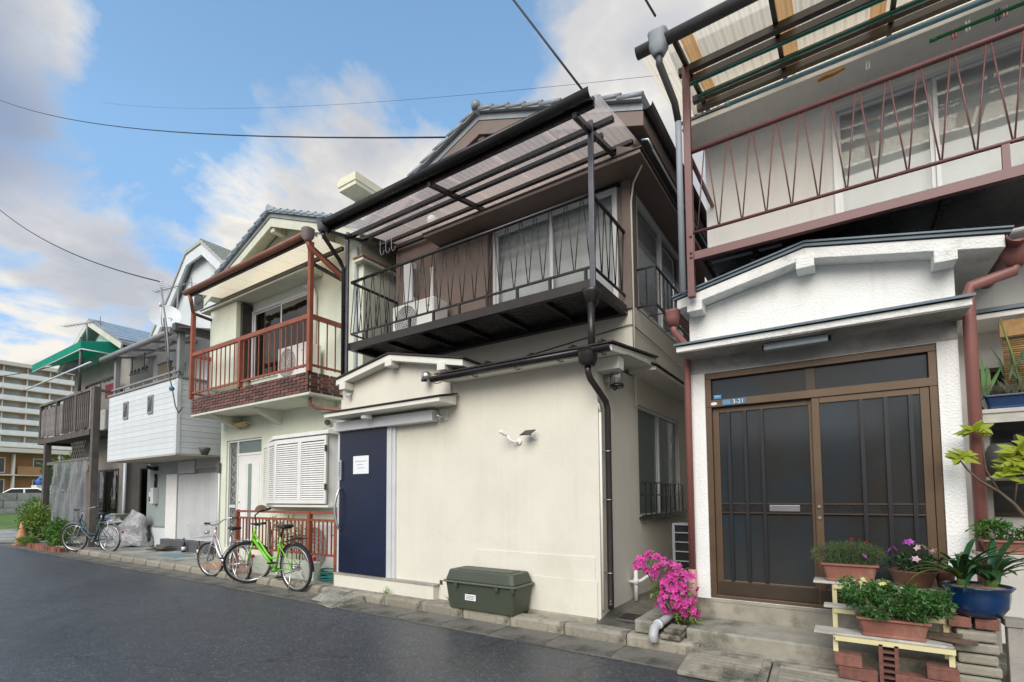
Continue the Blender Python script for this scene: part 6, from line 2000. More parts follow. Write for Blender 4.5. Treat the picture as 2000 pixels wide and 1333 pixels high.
# brown apartment house, two upper storeys in view
M['tan'] = mat('tan_cladding', (.36, .19, .085), .7, var=.12, sc_=1, streak=.1)
M['offwhite'] = mat('off_white_render', (.62, .59, .54), .7, var=.06)
t = thing('brown_building', 'low brown-tiled apartment house with cream balconies in the distance', 'building', (-88, 18, .6))
part('wall', MB().box(-95, -86, 8, 26, .6, 7.0), M['tan'], t)
part('roof_slab', MB().box(-95.3, -84.3, 7.7, 26.3, 7.0, 7.5), M['offwhite'], t)
for j, z in enumerate((1.6, 4.3)):
    bl_ = part('balcony', MB().box(-85.99, -84.8, 8, 26, z - .15, z), M['offwhite'], t)
    for k in range(4):
        y = 8.4 + k * 4.5
        part('parapet', MB().box(-84.85, -84.75, y, y + 2.6, z + .001, z + 1.0), M['tan'] if (k + j) % 2 else M['offwhite'], bl_)
        f = part('window', MB().box(-85.99, -85.93, y + 1.6, y + 3.6, z + .2, z + 2.1), M['alu'], t)
        part('pane', MB().box(-85.929, -85.92, y + 1.7, y + 2.55, z + .3, z + 2.0), M['dkglass'], f)
        part('pane', MB().box(-85.929, -85.92, y + 2.65, y + 3.5, z + .3, z + 2.0), M['dkglass'], f)
        part('divider', MB().box(-85.9, -84.8, y + 4.1, y + 4.25, z + .002, z + 2.5), M['offwhite'], t)
part('downpipe', MB().tube([(-84.6, 21.2, .6), (-84.6, 21.2, 6.9)], .14, 8), M['alu'], t)
# tall apartment block
t = thing('apartment_block', 'tall cream apartment block with rows of long balconies far behind', 'building', (-170, 36, .6))
part('wall', MB().box(-180, -167, 18, 52, .6, 33.2), mat('apartment_tan', (.66, .50, .40), .7, var=.12, sc_=.4), t)
part('roof_slab', MB().box(-181, -164.8, 17, 53, 33.2, 34.1), M['offwhite'], t)
M['paleglass'] = mat('pale_balcony_glass', (.42, .50, .54), .25, var=.15, sc_=.7)
fwm = mesh('window', MB().box(-166.99, -166.9, 0, 2.9, .25, 2.2), M['paleglass'])
dvm = mesh('divider', MB().box(-166.99, -165.2, -.08, .08, .2, 2.6), M['offwhite'])
for j in range(11):
    z = 2.6 + j * 2.8
    sl_ = part('balcony', MB().box(-166.99, -165.0, 18, 52, z - .18, z), mat('slab_cream_%d' % j, (.76, .68, .58), .7, var=.08), t)
    part('parapet', MB().box(-165.1, -164.98, 18.1, 51.9, z + .001, z + 1.05), mat('parapet_white_%d' % j, (.80, .82, .82), .5, var=.10, sc_=.8), sl_)
    for k in range(8):
        inst('window', fwm, t, (0, 18.6 + k * 4.2, z + .01))
        inst('divider', dvm, t, (0, 18.1 + k * 4.2, z - .1))
# trees and a distant ridge
def tree(label, loc, h, cr, m_, seed):
    rg2 = random.Random(seed)
    t = thing('tree', label, 'tree', loc)
    tb = MB().tube([loc, (loc[0] + .1, loc[1], loc[2] + h * .45), (loc[0], loc[1] + .1, loc[2] + h * .8)], [h * .04, h * .03, h * .012], 8)
    for k in range(6):
        a = k * 1.05
        tb.tube([(loc[0] + .05, loc[1], loc[2] + h * (.35 + .05 * k)), (loc[0] + cr * .6 * cos(a), loc[1] + cr * .6 * sin(a), loc[2] + h * (.6 + .05 * k))], [h * .018, h * .006], 5)
    part('trunk', tb, M['bark'], t)
    b_ = MB()
    bushy(b_, (loc[0], loc[1], loc[2] + h * .68), (cr, cr, h * .36), 30, 60, cr * .16, cr * .09, rg2, .38)
    part('crown', b_, m_, t, fix=False)
tree('fresh green tree behind the parked cars', (-56, 15.2, .6), 4.2, 1.6, M['leafy'], 4)
tree('dark green tree seen through the timber porch', (-40, 10.4, .58), 3.4, 1.3, M['leaf'], 8)
single('distant_ridge', MB().prism([(-260, -40), (-260, 0), (-130, 8), (-20, 22), (60, 16), (160, 30), (260, 14), (380, 10), (380, -40)], 'x', -900, -880), mat('blue_ridge', (.20, .27, .36), .9), 'faint blue-grey ridge on the skyline behind the apartments', 'hill')
t = thing('blue_tarp', 'bright blue tarpaulin bundle beyond the stone wall', 'tarp', (-60, 15, 1.4))
b = MB().ball((-60, 14.4, 2.9), .9, 14, 8, .5)
b.v = [(x, y * 1.0 + .1 * sin(7 * x), z + .12 * sin(5 * y)) for x, y, z in b.v]
part('sheet', b, mat('tarp_blue', (.03, .12, .50), .5, var=.2), t)
part('pallet', MB().box(-60.8, -59.2, 13.4, 15.4, .6, 2.5), M['offwhite'], t)
# cream building peeping over the roofs
t = thing('cream_building', 'cream flat-roofed building rising between the two gables', 'building', (-11.5, 10.5, .1))
part('wall', MB().box(-11.95, -11.50, 9.6, 14, .1, 10.2), mat('yellow_cream_render', (.74, .66, .42), .75, var=.05), t)
part('roof_slab', MB().box(-12.0, -11.26, 9.0, 14.4, 10.2, 10.32), mat('slab_cream', (.70, .66, .52), .7), t)
part('parapet', MB().box(-12.03, -11.24, 8.97, 14.5, 10.321, 10.55), mat('parapet_pale', (.72, .68, .50), .7), t)
part('pipe', MB().tube([(-11.85, 9.52, 10.1), (-11.85, 9.52, 1)], .06, 8), M['offwhite'], t)

# opposite side of the street: it only shows mirrored in the panes
M['opp'] = mat('opposite_render', (.30, .29, .26), .8, var=.15, sc_=1)
struct('opposite_pavement', MB().box(-60, 30, -7.4, -2.4, -.02, .08), M['paving'])
for k, (x0, x1, h, c) in enumerate(((-14, -7.2, 3.2, 'grey'), (-6.4, 1.0, 2.9, 'dark'), (1.8, 9, 3.3, 'beige'))):
    t = thing('opposite_house', c + ' house across the street behind the viewer', 'house', ((x0 + x1) / 2, -10, 0), 0)
    part('wall', MB().box(x0, x1, -13, -7.9, .0, h), mat('opposite_wall_' + c, {'grey': (.30, .30, .30), 'dark': (.16, .14, .12), 'beige': (.40, .35, .28)}[c], .8, var=.1), t)
    part('roof', MB().prism([(-7.5, h), (-7.5, h + .1), (-10.5, h + 1.3), (-13.4, h + .1), (-13.4, h)], 'x', x0 - .3, x1 + .3), M['tile'], t)
    for j in range(3):
        f = part('window', MB().box(x0 + 1 + j * 2, x0 + 2.3 + j * 2, -7.9, -7.86, h - 2, h - .8), M['alu'], t)
        part('pane', MB().box(x0 + 1.06 + j * 2, x0 + 2.24 + j * 2, -7.859, -7.855, h - 1.94, h - .86), M['dkglass'], f)

# ================================================================== overhead wires
M['wire'] = mat('black_cable', (.02, .02, .022), .6)
def wire(label, p, q, sag, r):
    p, q = Vector(p), Vector(q)
    pts = [p.lerp(q, i / 24) - Vector((0, 0, sag * 4 * (i / 24) * (1 - i / 24))) for i in range(25)]
    single('power_cable', MB().tube(pts, r, 5), M['wire'], label, 'cable', 'cables overhead')
wire('thin cable crossing the sky from the left to the tiled gable', (-40, 5.15, 24.5), (-4.45, 5.15, 6.34), .9, .012)
wire('thick cable dropping from the top edge to the black canopy', (-13.6, 3.04, 25.5), (-1.93, 4.16, 5.14), .0, .011)
wire('short cable running down to the grey rain head', (-6.24, 3.12, 17.4), (-1.2, 4.08, 5.40), .0, .010)
wire('cable running from the left edge to the service mast', (-30, 4.3, 14.6), (-11.82, 4.46, 5.84), .6, .014)
wire('low cable running to the timber balcony mast', (-40, 4.6, 8.2), (-16.45, 4.46, 4.95), .5, .014)
wire('faint dotted wire high across the clouds', (-42, 12.0, 28.8), (4, 12.0, 9.05), .9, .005)

# ================================================================== plants and oddments by the bronze door
rp = random.Random(77)
M['brickr'] = mat('loose_red_brick', (0.21, 0.088, 0.066), .85, var=.3, sc_=18, bump=.6, bsc=70, rv=.2)
M['cream_steel'] = mat('cream_steel_strip', (0.68, 0.60, 0.34), .45, var=.08, stain=(.40, .30, .14), stsc=9, stth=.72)
M['board'] = mat('whitewashed_board', (0.50, 0.47, 0.41), .85, var=.25, sc_=4, bump=.4, bsc=40, stain=(.22, .19, .15), stsc=5, stth=.60)
M['bluepot'] = mat('glazed_blue_pot', (0.005, 0.032, 0.105), .18, var=.25, sc_=5, coat=.4)
M['gravel'] = mat('tan_gravel', (0.38, 0.28, 0.17), .9, var=.4, sc_=60, bump=1, bsc=120)
# stepped plant stand
t = thing('plant_stand', 'stepped plant stand of cream steel strips with wooden boards', 'plant stand', (.16, 4.25, .09))
for x0, x1, y0, y1, z in ((-.215, .57, 4.33, 4.54, .655), (-.15, .50, 4.17, 4.29, .515), (-.205, .515, 3.98, 4.15, .375)):
    part('board', MB().box(x0, x1, y0, y1, z - .016, z), M['board'], t, .004)
for u in (-.085, .505):
    part('leg', MB().box(u - .014, u + .014, 4.34, 4.36, .25, .638), M['cream_steel'], t)
    part('leg', MB().box(u - .014, u + .014, 4.02, 4.04, .245, .358), M['cream_steel'], t)
    part('leg', MB().box(u - .014, u + .014, 4.18, 4.20, .25, .498), M['cream_steel'], t)
    part('side_rail', MB().box(u - .012, u + .012, 3.99, 4.53, .343, .358), M['cream_steel'], t)
part('front_strip', MB().box(-.085, .52, 3.985, 3.995, .325, .358), M['cream_steel'], t)
part('front_strip', MB().box(-.09, .50, 4.165, 4.172, .47, .498), M['cream_steel'], t)
part('front_strip', MB().box(-.09, .55, 4.325, 4.332, .61, .638), M['cream_steel'], t)
def brick(label, x, y, z, a=0, s=(1, 1, 1), m_=None):
    b_ = MB().box(-.105 * s[0], .105 * s[0], -.05 * s[1], .05 * s[1], 0, .06 * s[2])
    c, d = cos(a), sin(a)
    b_.v = [(x + c * p[0] - d * p[1], y + d * p[0] + c * p[1], z + p[2]) for p in b_.v]
    single('brick', b_, m_ or M['brickr'], label, 'brick', 'loose bricks under the plant stand', bev=.006)
brick('brick under the left leg of the plant stand', -.02, 4.03, .165, 0, (.72, 1, 1.3))
brick('brown brick below the left leg brick on the ramp edge', 0.03, 4.03, .085, 0, (1, 1, 1.3))
brick('brick under the right leg of the plant stand', .455, 4.03, .165, 0, (.72, 1, 1.3))
brick('wide brown brick lying right of the perforated block', .36, 4.03, .085, 0, (1.3, 1, 1.3))
t = thing('perforated_brick', 'upright brick with a row of holes in the middle of the plant stand', 'brick', (.195, 4.02, .085))
b = MB()
for u in (.145, .225):
    b.box(u, u + .022, 3.985, 4.07, .085, .335)
for k in range(7):
    b.box(.1675, .2245, 3.986, 4.069, .085 + k * .0395, .085 + k * .0395 + .013)
part('shell', b, M['brickr'], t)
part('core', MB().box(.168, .224, 4.03, 4.06, .10, .32), M['dark'], t)
# planters
def rect_planter(name, label, x0, x1, y0, y1, z, h, m_=None):
    t = thing(name, label, 'planter', ((x0 + x1) / 2, (y0 + y1) / 2, z))
    part('tub', taper(x0, x1, y0, y1, z, z + h, .025, .02), m_ or M['terra'], t, .004)
    part('rim', taper(x0 - .012, x1 + .012, y0 - .012, y1 + .012, z + h + .0005, z + h + .014, 0, .02), m_ or M['terra'], t, .003)
    part('base_band', taper(x0 + .016, x1 - .016, y0 + .016, y1 - .016, z + .004, z + .02, .0, .02), m_ or M['terra'], t)
    part('soil', taper(x0 + .006, x1 - .006, y0 + .006, y1 - .006, z + h + .0145, z + h + .018, 0, .015), M['potsoil'], t)
    return t
def flowermesh(name, m_, n=5, R=.02, cm=None):
    b_ = MB()
    for k in range(n):
        a = 2 * pi * k / n
        b_.leaf((0, 0, 0), (cos(a), sin(a), .35), (0, 0, 1), R, R * .9, .1, .15, 2)
    b_.lathe([(.0035, 0), (.002, .006)], (0, 0, .0), 6)
    return mesh(name, b_, m_, fix=False)
def planted(t, fol, m_):
    part('foliage', fol, m_, t, fix=False)
P1 = rect_planter('terracotta_planter', 'terracotta planter of fine-leaved purslane on the top board', -.155, .175, 4.36, 4.50, .656, .115)
b = MB()
for _ in range(2600):
    x, y = rp.uniform(-.22, .22), rp.uniform(4.34, 4.54)
    e = 1 - ((x - .01) / .23) ** 2 * .5
    z = .79 + .15 * e * rp.random() ** .6
    b.leaf((x, y, z), rnd_dir(rp, .5), rnd_dir(rp, .5), .032, .008, .2, seg=1)
for _ in range(160):
    x, y = rp.uniform(-.13, .15), rp.uniform(4.37, 4.49)
    b.tube([(x, y, .78), (x + rp.uniform(-.06, .06), y + rp.uniform(-.05, .04), rp.uniform(.88, .95))], .0016, 3, caps=False)
planted(P1, b, leafmat('purslane_green', (.115, .175, .06)))
M['fred'] = mat('red_petal', (.62, .05, .03), .6, var=.2, trans=.3)
M['fpurple'] = mat('purple_petal', (.50, .10, .52), .6, var=.2, trans=.3)
M['fpink'] = mat('pale_pink_petal', (.82, .55, .60), .6, var=.15, trans=.3)
M['fyellow'] = mat('pale_yellow_petal', (.72, .72, .30), .6, var=.15, trans=.3)
M['mag'] = mat('magenta_petal', (.74, .09, .42), .6, var=.25, sc_=30, trans=.35, rv=.22, c2=(.60, .04, .30))
fr_, fp_, fk_, fy_ = (flowermesh('flower', M[k], 5, r_) for k, r_ in (('fred', .018), ('fpurple', .024), ('fpink', .026), ('fyellow', .018)))
for x, z, me in ((.03, .965, fr_), (.115, .945, fr_), (.125, .94, fr_), (-.13, .885, fp_), (.10, .85, fp_), (.02, .90, fr_), (-.17, .86, fr_), (.08, .96, fr_)):
    inst('flower', me, P1, (x, 4.34 + .03 * rp.random(), z), (radians(50), 0, rp.random() * 6))
t = thing('bowl_planter', 'brown bowl of purple and pink vinca on the top board', 'planter', (.37, 4.42, .656))
part('bowl', MB().lathe([(.095, 0), (.10, .01), (.128, .085), (.138, .105), (.14, .112), (.128, .112), (.12, .09)], (.37, 4.42, .656), 24), mat('brown_bowl', (.16, .075, .05), .6, var=.15), t)
part('soil', MB().lathe([(.125, 0), (.05, .006)], (.37, 4.42, .745), 18), M['potsoil'], t)
b = MB()
clump(b, (.37, 4.42, .81), (.15, .12, .075), 190, .05, .026, rp, .4, .3)
planted(t, b, M['leafd'])
for x, z, me in ((.33, .955, fp_), (.36, .965, fp_), (.25, .905, fp_), (.27, .915, fp_), (.40, .925, fk_), (.43, .93, fk_), (.48, .905, fk_), (.46, .90, fk_), (.375, .845, fk_), (.385, .85, fk_), (.345, .96, fp_)):
    inst('flower', me, t, (x, 4.31 + .03 * rp.random(), z), (radians(55), rp.uniform(-.3, .3), rp.random() * 6), (1.1, 1.1, 1.1))
P3 = rect_planter('terracotta_planter', 'long terracotta planter of lush parsley-like greenery on the lowest board', .045, .405, 3.985, 4.125, .376, .105)
b = MB()
for k in range(60):
    c = (rp.uniform(-.01, .50), rp.uniform(3.93, 4.16), rp.uniform(.51, .70))
    clump(b, c, (.05, .045, .04), 75, .026, .015, rp, .3, .2)
planted(P3, b, leafmat('parsley_green', (.07, .18, .04)))
b = MB()
for _ in range(50):
    x, y = rp.uniform(.07, .38), rp.uniform(4.0, 4.11)
    b.tube([(x, y, .49), (x + rp.uniform(-.03, .03), y, .54), (x + rp.uniform(-.08, .08), y + rp.uniform(-.04, .03), .62)], .0025, 4, caps=False)
part('stems', b, mat('pale_stem', (.22, .20, .09), .7), P3)
for _ in range(16):
    x = rp.choice((rp.uniform(.0, .12), rp.uniform(.16, .22)))
    inst('flower', fy_, P3, (x, rp.uniform(3.97, 4.06), rp.uniform(.70, .735)), (radians(35), rp.uniform(-.4, .4), rp.random() * 6))
# blue pot of clivia on bricks and slabs
t = thing('slab_stack', 'stack of grey roof slabs carrying the blue pot', 'stack of slabs', (.64, 4.2, .06))
for k in range(6):
    part('slab', MB().box(.535 + rp.uniform(-.01, .01), .735 + rp.uniform(-.01, .01), 4.10, 4.32, .06 + k * .067, .06 + k * .067 + .058), M['concrete'], t, .012)
brick('reddish brick left under the blue pot', .565, 4.2, .465, 0, (.52, 1.3, 1.1))
brick('reddish brick right under the blue pot', .69, 4.2, .465, 0, (.52, 1.3, 1.1))
t = thing('blue_pot', 'glazed royal blue pot of clivia at the right front', 'plant pot', (.665, 4.22, .535))
part('pot', MB().lathe([(.09, 0), (.11, .005), (.145, .06), (.155, .12), (.155, .155), (.172, .175), (.178, .185), (.165, .187), (.15, .165)], (.665, 4.22, .535), 36), M['bluepot'], t)
part('gravel', MB().lathe([(.155, 0), (.08, .012), (.01, .015)], (.665, 4.22, .705), 24), M['gravel'], t)
def strap(base, az, L_, lift, droop, W_):
    b_ = MB()
    n = 7
    vs = []
    p = Vector(base)
    el = lift
    d0 = Vector((cos(az), sin(az), 0))
    side = Vector((-sin(az), cos(az), 0))
    for i in range(n + 1):
        t_ = i / n
        wd = W_ * (1 - .15 * t_) * (1 if t_ < .7 else max(.05, 1 - ((t_ - .7) / .3) ** 1.7))
        up_ = Vector((-cos(az) * sin(el), -sin(az) * sin(el), cos(el)))
        vs += [p - side * wd / 2 + up_ * wd * .16, p, p + side * wd / 2 + up_ * wd * .16]
        p = p + (d0 * cos(el) + Vector((0, 0, sin(el)))) * (L_ / n)
        el -= droop / n
    return b_.add(vs, [(i * 3 + j, i * 3 + j + 1, i * 3 + j + 4, i * 3 + j + 3) for i in range(n) for j in (0, 1)], True)
M['clivia'] = mat('clivia_leaf', (.022, .075, .022), .35, var=.2, sc_=5, rv=.25, trans=.2)
M['clivial'] = mat('yellowing_strap_leaf', (.20, .27, .05), .45, var=.2, trans=.3, rv=.2)
for cx_, cy_ in ((.60, 4.21), (.735, 4.23)):
    part('stalk', MB().lathe([(.028, 0), (.024, .05), (.03, .1)], (cx_, cy_, .705), 10, sx=1.2), mat('stalk_green', (.12, .22, .05), .5), t)
    for k in range(25):
        a = pi * k / 25 * 2 + rp.uniform(-.25, .25)
        lm = rp.random()
        part('leaf', strap((cx_ + .012 * cos(a), cy_ + .012 * sin(a), .74), a, rp.uniform(.22, .44), rp.uniform(.75, 1.45), rp.uniform(.9, 2.0), rp.uniform(.028, .042)), M['clivia'] if lm < .82 else M['clivial'], t, fix=False)
for a, L_, dr_ in ((pi * .98, .30, 1.5), (pi * .05, .36, 1.3), (-.25, .33, .9), (pi * 1.08, .34, 1.9)):
    part('leaf', strap((.665 + .06 * cos(a), 4.2, .74), a, L_, .75, dr_, .026), M['clivial'], t, fix=False)
t = thing('timber_post', 'grey weathered timber post at the right edge beside the slab stack', 'post', (.84, 4.2, .05))
part('post', MB().box(.775, .845, 4.12, 4.19, .05, .50), M['wood'], t, .005)
part('cap_block', MB().box(.765, .865, 4.11, 4.22, .5005, .545), M['wood'], t, .004)
b = MB().bar((.42, 4.12, .395), (.62, 4.02, .40), .05, .022).bar((.40, 4.16, .40), (.56, 4.08, .425), .05, .02)
single('wood_offcuts', b, mat('offcut_brown', (.13, .085, .06), .8, var=.4, sc_=20), 'two brown wood offcuts lying beside the long planter', 'wood')
t = thing('small_pot', 'small terracotta pot behind the clivia on the top board', 'plant pot', (.56, 4.47, .656))
part('pot', MB().lathe([(.04, 0), (.055, .09), (.06, .10), (.06, .115), (.05, .115)], (.55, 4.48, .656), 18), M['terra'], t)
part('soil', MB().lathe([(.05, 0), (.02, .004)], (.55, 4.48, .762), 14), M['potsoil'], t)
# shelves beyond the brown downpipe
t = thing('pot_rack', 'two-tier board rack of pots right of the brown downpipe', 'rack', (1.15, 4.75, .1))
part('board', MB().box(.81, 1.9, 4.72, 4.98, 1.845, 1.875), M['board'], t, .004)
part('board', MB().box(.74, 1.9, 4.50, 4.80, .865, .89), M['board'], t, .004)
part('board', MB().box(.80, 1.9, 4.75, 4.98, 1.38, 1.40), M['board'], t, .004)
part('apron', MB().box(.82, 1.9, 4.73, 4.745, 1.78, 1.844), M['board'], t)
for u in (.86, 1.8):
    part('leg', MB().box(u - .03, u + .03, 4.90, 4.96, .1, 1.844), M['wood'], t)
PB = rect_planter('blue_planter', 'shallow blue planter of grey heather on the upper board', .85, 1.16, 4.75, 4.93, 1.876, .085, M['bluepot'])
b = MB()
for _ in range(1300):
    x, y = rp.uniform(.83, 1.18), rp.uniform(4.72, 4.95)
    b.leaf((x, y, 1.975 + .07 * rp.random() ** .7), rnd_dir(rp, 1.0), rnd_dir(rp), .035, .005, .1, seg=1)
planted(PB, b, leafmat('grey_heather', (.17, .155, .115)))
PT = rect_planter('terracotta_planter', 'terracotta planter of bright leafy greens on the middle board', .76, .99, 4.52, 4.66, .891, .075)
b = MB()
for k in range(18):
    clump(b, (rp.uniform(.73, 1.02), rp.uniform(4.50, 4.68), rp.uniform(1.0, 1.10)), (.05, .045, .03), 42, .032, .014, rp, .4, .2)
planted(PT, b, leafmat('bright_leafy_green', (.075, .19, .03)))
t = thing('clay_pot', 'clay pot of lime green shoots at the right edge of the middle board', 'plant pot', (1.06, 4.56, .891))
part('pot', MB().lathe([(.045, 0), (.06, .10), (.066, .115), (.066, .13), (.055, .13)], (1.07, 4.56, .891), 18), M['terra'], t)
b = MB()
clump(b, (1.07, 4.56, 1.10), (.08, .07, .08), 120, .05, .022, rp, .6, .2)
planted(t, b, M['leafl'])
# lime-leaved shrub reaching across the pipe
t = thing('lime_shrub', 'thin-branched shrub with lime green leaf rosettes before the brown downpipe', 'shrub', (1.0, 4.62, .9))
b = MB()
b.tube([(1.06, 4.60, .95), (.99, 4.60, 1.12), (.93, 4.58, 1.22), (.86, 4.57, 1.30), (.76, 4.56, 1.38), (.70, 4.55, 1.46), (.67, 4.55, 1.52)], [.013, .012, .010, .009, .008, .006, .004], 8)
b.tube([(.86, 4.57, 1.30), (.80, 4.56, 1.45), (.79, 4.56, 1.6), (.80, 4.56, 1.72)], [.007, .006, .005, .003], 6)
b.tube([(.93, 4.58, 1.22), (.95, 4.56, 1.38), (.94, 4.55, 1.48)], [.007, .005, .003], 6)
b.tube([(.99, 4.60, 1.12), (1.04, 4.58, 1.3), (1.05, 4.57, 1.44)], [.008, .006, .004], 6)
part('branch', b, M['bark'], t)
k_ = 0
for c, n, s_ in (((.75, 4.56, 1.72), 14, 1.0), ((.98, 4.55, 1.43), 14, 1.2), ((1.02, 4.54, 1.50), 14, 1.2), ((.80, 4.56, 1.73), 6, .7), ((.665, 4.55, 1.53), 14, 1.05), ((.70, 4.55, 1.55), 8, .8), ((.94, 4.55, 1.50), 14, 1.1), ((.99, 4.56, 1.55), 10, 1.0), ((1.05, 4.57, 1.46), 14, 1.2), ((1.10, 4.55, 1.52), 12, 1.2), ((.95, 4.53, 1.56), 12, 1.1), ((1.06, 4.53, 1.40), 12, 1.2), ((.90, 4.54, 1.40), 10, .9), ((1.0, 4.53, 1.60), 10, 1.0), ((.91, 4.57, 1.43), 8, .9)):
    for k in range(n):
        a = 2 * pi * k / n + rp.uniform(-.3, .3)
        b_ = MB().leaf(c, (cos(a), sin(a) * .5, rp.uniform(-.5, .9)), (rp.uniform(-.4, .4), -.9, .5), rp.uniform(.07, .115) * s_, rp.uniform(.04, .06) * s_, .2, .12, 3)
        part('leaf', b_, M['leafl'], t, fix=False)
# bamboo blind, behind it the window
t = thing('bamboo_blind', 'tan bamboo blind hanging by the ground floor window at the right edge', 'blind', (1.3, 5.1, 2.0))
part('valance', MB().box(1.00, 1.9, 5.02, 5.04, 2.44, 2.56), mat('blind_tan', (.36, .20, .07), .7, var=.25, sc_=30), t)
me = mesh('slat', MB().tube([(1.02, 5.06, 0), (1.9, 5.06, 0)], .008, 5), mat('bamboo_slat', (.40, .24, .09), .6, var=.3, sc_=20, rv=.25))
for k in range(24):
    inst('slat', me, t, (0, 0, 2.43 - k * .0165))
t = thing('tall_leaf_plant', 'dark leafy plant growing in front of the bamboo blind', 'plant', (1.12, 4.9, 1.88))
b = MB()
for k in range(36):
    x = rp.uniform(.98, 1.3)
    b.leaf((x, rp.uniform(4.88, 4.98), rp.uniform(1.98, 2.22)), (rp.uniform(-.5, .5), rp.uniform(-.3, .2), 1), (0, -1, 0), rp.uniform(.1, .2), .02, .3, .1, 3)
part('leaves', b, M['leafd'], t, fix=False)
part('stem', MB().tube([(1.10, 4.95, 1.88), (1.04, 4.94, 2.3), (.99, 4.93, 2.55)], .006, 6).tube([(1.2, 4.95, 1.88), (1.25, 4.94, 2.5)], .006, 6), mat('plant_stem', (.14, .20, .06), .6), t)
t = thing('strap_plant', 'narrow green strap leaves behind the brown downpipe', 'plant', (.82, 5.0, 1.88))
b = MB()
for k in range(9):
    b.leaf((.86 + .05 * rp.random(), 4.98, 1.9 + .12 * rp.random()), (rp.uniform(-.5, .6), 0, 1), (0, -1, 0), rp.uniform(.18, .34), .035, .25, .1, 4)
part('leaves', b, M['leaf'], t, fix=False)
part('crown_base', MB().ball((.88, 4.98, 1.90), .03), M['leafd'], t)
t = thing('black_tub', 'large black plastic tub under the upper board', 'tub', (1.2, 4.88, 1.40))
part('tub', MB().lathe([(.17, 0), (.20, .26), (.21, .27), (.21, .30)], (1.22, 4.87, 1.402), 24), M['black'], t)
part('handle', MB().tube([(1.02, 4.86, 1.62), (1.06, 4.74, 1.72), (1.22, 4.66, 1.76), (1.38, 4.74, 1.72)], .008, 6), M['black'], t)
t = thing('grey_jug', 'round dark grey watering pot under the upper board', 'pot', (.93, 4.86, 1.40))
part('body', MB().lathe([(.06, 0), (.09, .06), (.095, .15), (.07, .22), (.05, .24)], (.94, 4.86, 1.402), 20), M['dkgrey'], t)
part('spout', MB().tube([(.99, 4.82, 1.47), (1.04, 4.77, 1.58)], .015, 8), M['dkgrey'], t)

# ================================================================== the alley between the houses
t = thing('azalea', 'magenta azalea in full bloom at the mouth of the alley', 'azalea', (-1.25, 4.55, .12))
blobs = [((-1.55, 4.47, .66), .085, 13), ((-1.45, 4.45, .70), .09, 14), ((-1.36, 4.45, .62), .11, 20), ((-1.24, 4.43, .62), .10, 18), ((-1.16, 4.42, .55), .10, 18),
         ((-1.27, 4.43, .50), .10, 16), ((-1.17, 4.41, .42), .11, 18), ((-1.30, 4.39, .37), .10, 18), ((-1.13, 4.40, .33), .08, 12), ((-1.20, 4.40, .36), .07, 8)]
fl = [flowermesh('azalea_flower', M['mag'], 5, r_) for r_ in (.036, .042, .032)]
fol = MB()
for c, r_, n in blobs:
    for k in range(n):
        d = rnd_dir(rp)
        if d.y > .35:
            d.y = -d.y
        p = Vector(c) + d * r_ * rp.uniform(.7, 1.05)
        q = (d + Vector((0, -.5, .25))).normalized().to_track_quat('Z', 'Y').to_euler()
        q.rotate_axis('Z', rp.random() * 6)
        inst('flower', fl[k % 3], t, p, tuple(q), (1.0, 1.0, 1.0))
    clump(fol, c, (r_ * .9, r_ * .9, r_ * .9), 34, .04, .018, rp, .2, .4)
for c in ((-1.42, 4.45, .44), (-1.40, 4.44, .38), (-1.2, 4.38, .27), (-1.10, 4.38, .27), (-1.35, 4.46, .50)):
    clump(fol, c, (.06, .06, .06), 40, .045, .02, rp, .2, .3)
part('foliage', fol, M['leafy'], t, fix=False)
b = MB()
for c, r_, n in blobs:
    b.tube([(-1.24, 4.52, .12), ((c[0] - 1.24) / 2, 4.50, c[2] * .55), c], [.012, .008, .004], 6)
part('stem', b, M['bark'], t)
single('concrete_block', MB().box(-1.545, -1.385, 4.21, 4.95, .118, .225), M['concrete'], 'long mossy concrete block lying across the kerb under the azalea', 'concrete block', bev=.012)
b = MB().tube([(-1.28, 4.95, .27), (-1.32, 4.30, .225), (-1.335, 4.20, .215), (-1.35, 4.14, .19), (-1.352, 4.115, .14), (-1.345, 4.10, .085)], [.034, .034, .035, .038, .038, .036], 14)
t = thing('drain_pipe', 'grey plastic drain pipe elbow emptying over the kerb', 'drain pipe', (-1.33, 4.3, .1))
part('pipe', b, mat('pale_grey_pvc', (.42, .42, .42), .4, var=.08, stain=(.25, .22, .18), stsc=8, stth=.66), t)
part('collar', MB().tube([(-1.33, 4.22, .217), (-1.338, 4.18, .212)], .041, 14), M['alu'], t)
for k, (x, y, z, sx_, sy_, sz_, lb) in enumerate(((-1.225, 4.27, .112, .085, .13, .04, 'flat stone under the drain pipe, lower of two'), (-1.215, 4.29, .153, .07, .11, .035, 'flat stone under the drain pipe, upper of two'))):
    single('flat_stone', MB().box(x - sx_, x + sx_, y - sy_, y + sy_, z, z + sz_), M['kerb'], lb, 'stone', bev=.012)
t = thing('drain_cover', 'small dark drain cover in the alley floor', 'drain cover', (-1.72, 4.62, .12))
part('frame', MB().box(-1.83, -1.62, 4.50, 4.75, .115, .138), M['dkgrey'], t, .004)
me = mesh('grate_bar', MB().box(-.09, .09, -.008, .008, .1385, .146), M['black'])
for k in range(7):
    inst('grate_bar', me, t, (-1.725, 4.53 + k * .032, 0))
t = thing('waste_pipe', 'white plastic waste pipe standing against the cream side wall', 'pipe', (-1.9, 5.25, .15))
part('riser', MB().tube([(-1.90, 5.25, .16), (-1.90, 5.25, .52)], .022, 10), M['white'], t)
part('branch', MB().tube([(-1.97, 5.24, .36), (-1.90, 5.25, .36), (-1.86, 5.28, .37), (-1.70, 5.75, .52)], .018, 8), M['white'], t)
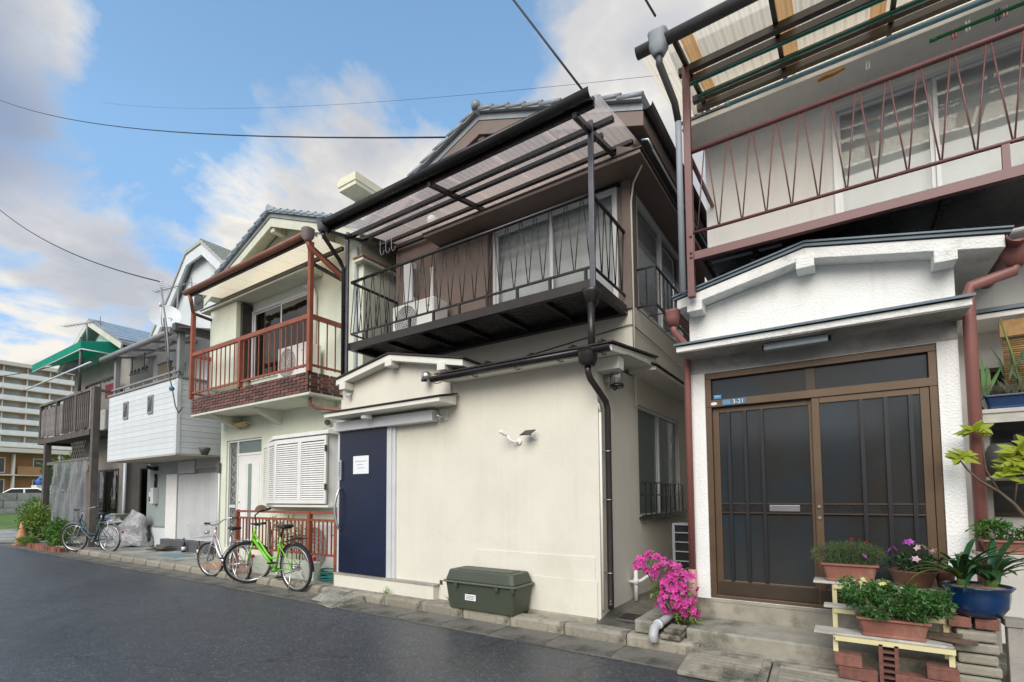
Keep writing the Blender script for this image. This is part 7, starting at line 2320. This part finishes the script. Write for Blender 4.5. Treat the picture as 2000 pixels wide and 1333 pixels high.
part('tee', MB().tube([(-1.90, 5.25, .33), (-1.90, 5.25, .40)], .028, 10), M['white'], t)
t = thing('condenser_unit', 'dark finned back of an air conditioner in the alley behind the azalea', 'air conditioner', (-1.42, 6.1, .3))
part('body', MB().box(-1.70, -1.16, 6.02, 6.30, .36, .93), M['black'], t, .008)
part('top_cover', MB().box(-1.715, -1.15, 5.995, 6.31, .931, .955), M['pgrey'], t, .006)
for k in range(5):
    part('grille_bar', MB().box(-1.71, -1.15, 6.0, 6.018, .40 + k * .11, .412 + k * .11), M['pgrey'], t)
part('corner_post', MB().box(-1.715, -1.685, 5.999, 6.019, .36, .93), M['pgrey'], t)
for u in (-1.6, -1.3):
    part('foot', MB().box(u - .05, u + .05, 6.04, 6.28, .1, .359), M['concrete'], t)
t = thing('alley_weeds', 'green weeds sprouting above the alley air conditioner', 'plant', (-1.45, 6.2, .955))
b = MB()
clump(b, (-1.42, 6.15, 1.05), (.22, .1, .09), 120, .07, .02, rp, .6, .2)
part('leaves', b, M['leafd'], t, fix=False)
part('roots', MB().box(-1.55, -1.3, 6.1, 6.22, .956, .965), M['potsoil'], t)
for k, (x, y, n, lb) in enumerate(((-4.72, 4.30, 26, 'tuft of yellow-green weed in the kerb joint before the navy door'), (-7.0, 4.30, 22, 'tuft of weed at the foot of the low cream wall'), (-3.75, 4.36, 14, 'small weed beside the olive storage trunk'), (-6.05, 4.6, 40, 'leafy weeds beside the coiled garden hose'))):
    b = MB()
    for _ in range(n):
        b.leaf((x + rp.uniform(-.05, .05), y + rp.uniform(-.03, .03), .088), (rp.uniform(-.8, .8), rp.uniform(-.8, .5), 1), (0, 1, 0), rp.uniform(.05, .12), .012, .35, .1, 2)
    single('weed', b, M['leafy'] if k != 3 else M['leaf'], lb, 'weed', 'weeds along the kerb', fix=False)
t = thing('fence_plants', 'yellowing leafy plants behind the red fence', 'plant', (-7.6, 4.8, .1))
b = MB()
for k in range(16):
    clump(b, (rp.uniform(-8.3, -6.9), rp.uniform(4.7, 4.9), rp.uniform(.45, .95)), (.10, .07, .10), 36, .06, .025, rp, .3, .2)
part('leaves', b, leafmat('yellowing_leaf', (.20, .22, .05)), t, fix=False)
b = MB()
for k in range(14):
    x = rp.uniform(-8.3, -6.9)
    b.tube([(x, 4.8, .1), (x + rp.uniform(-.1, .1), 4.8, rp.uniform(.6, .95))], .008, 5)
part('stems', b, M['bark'], t)
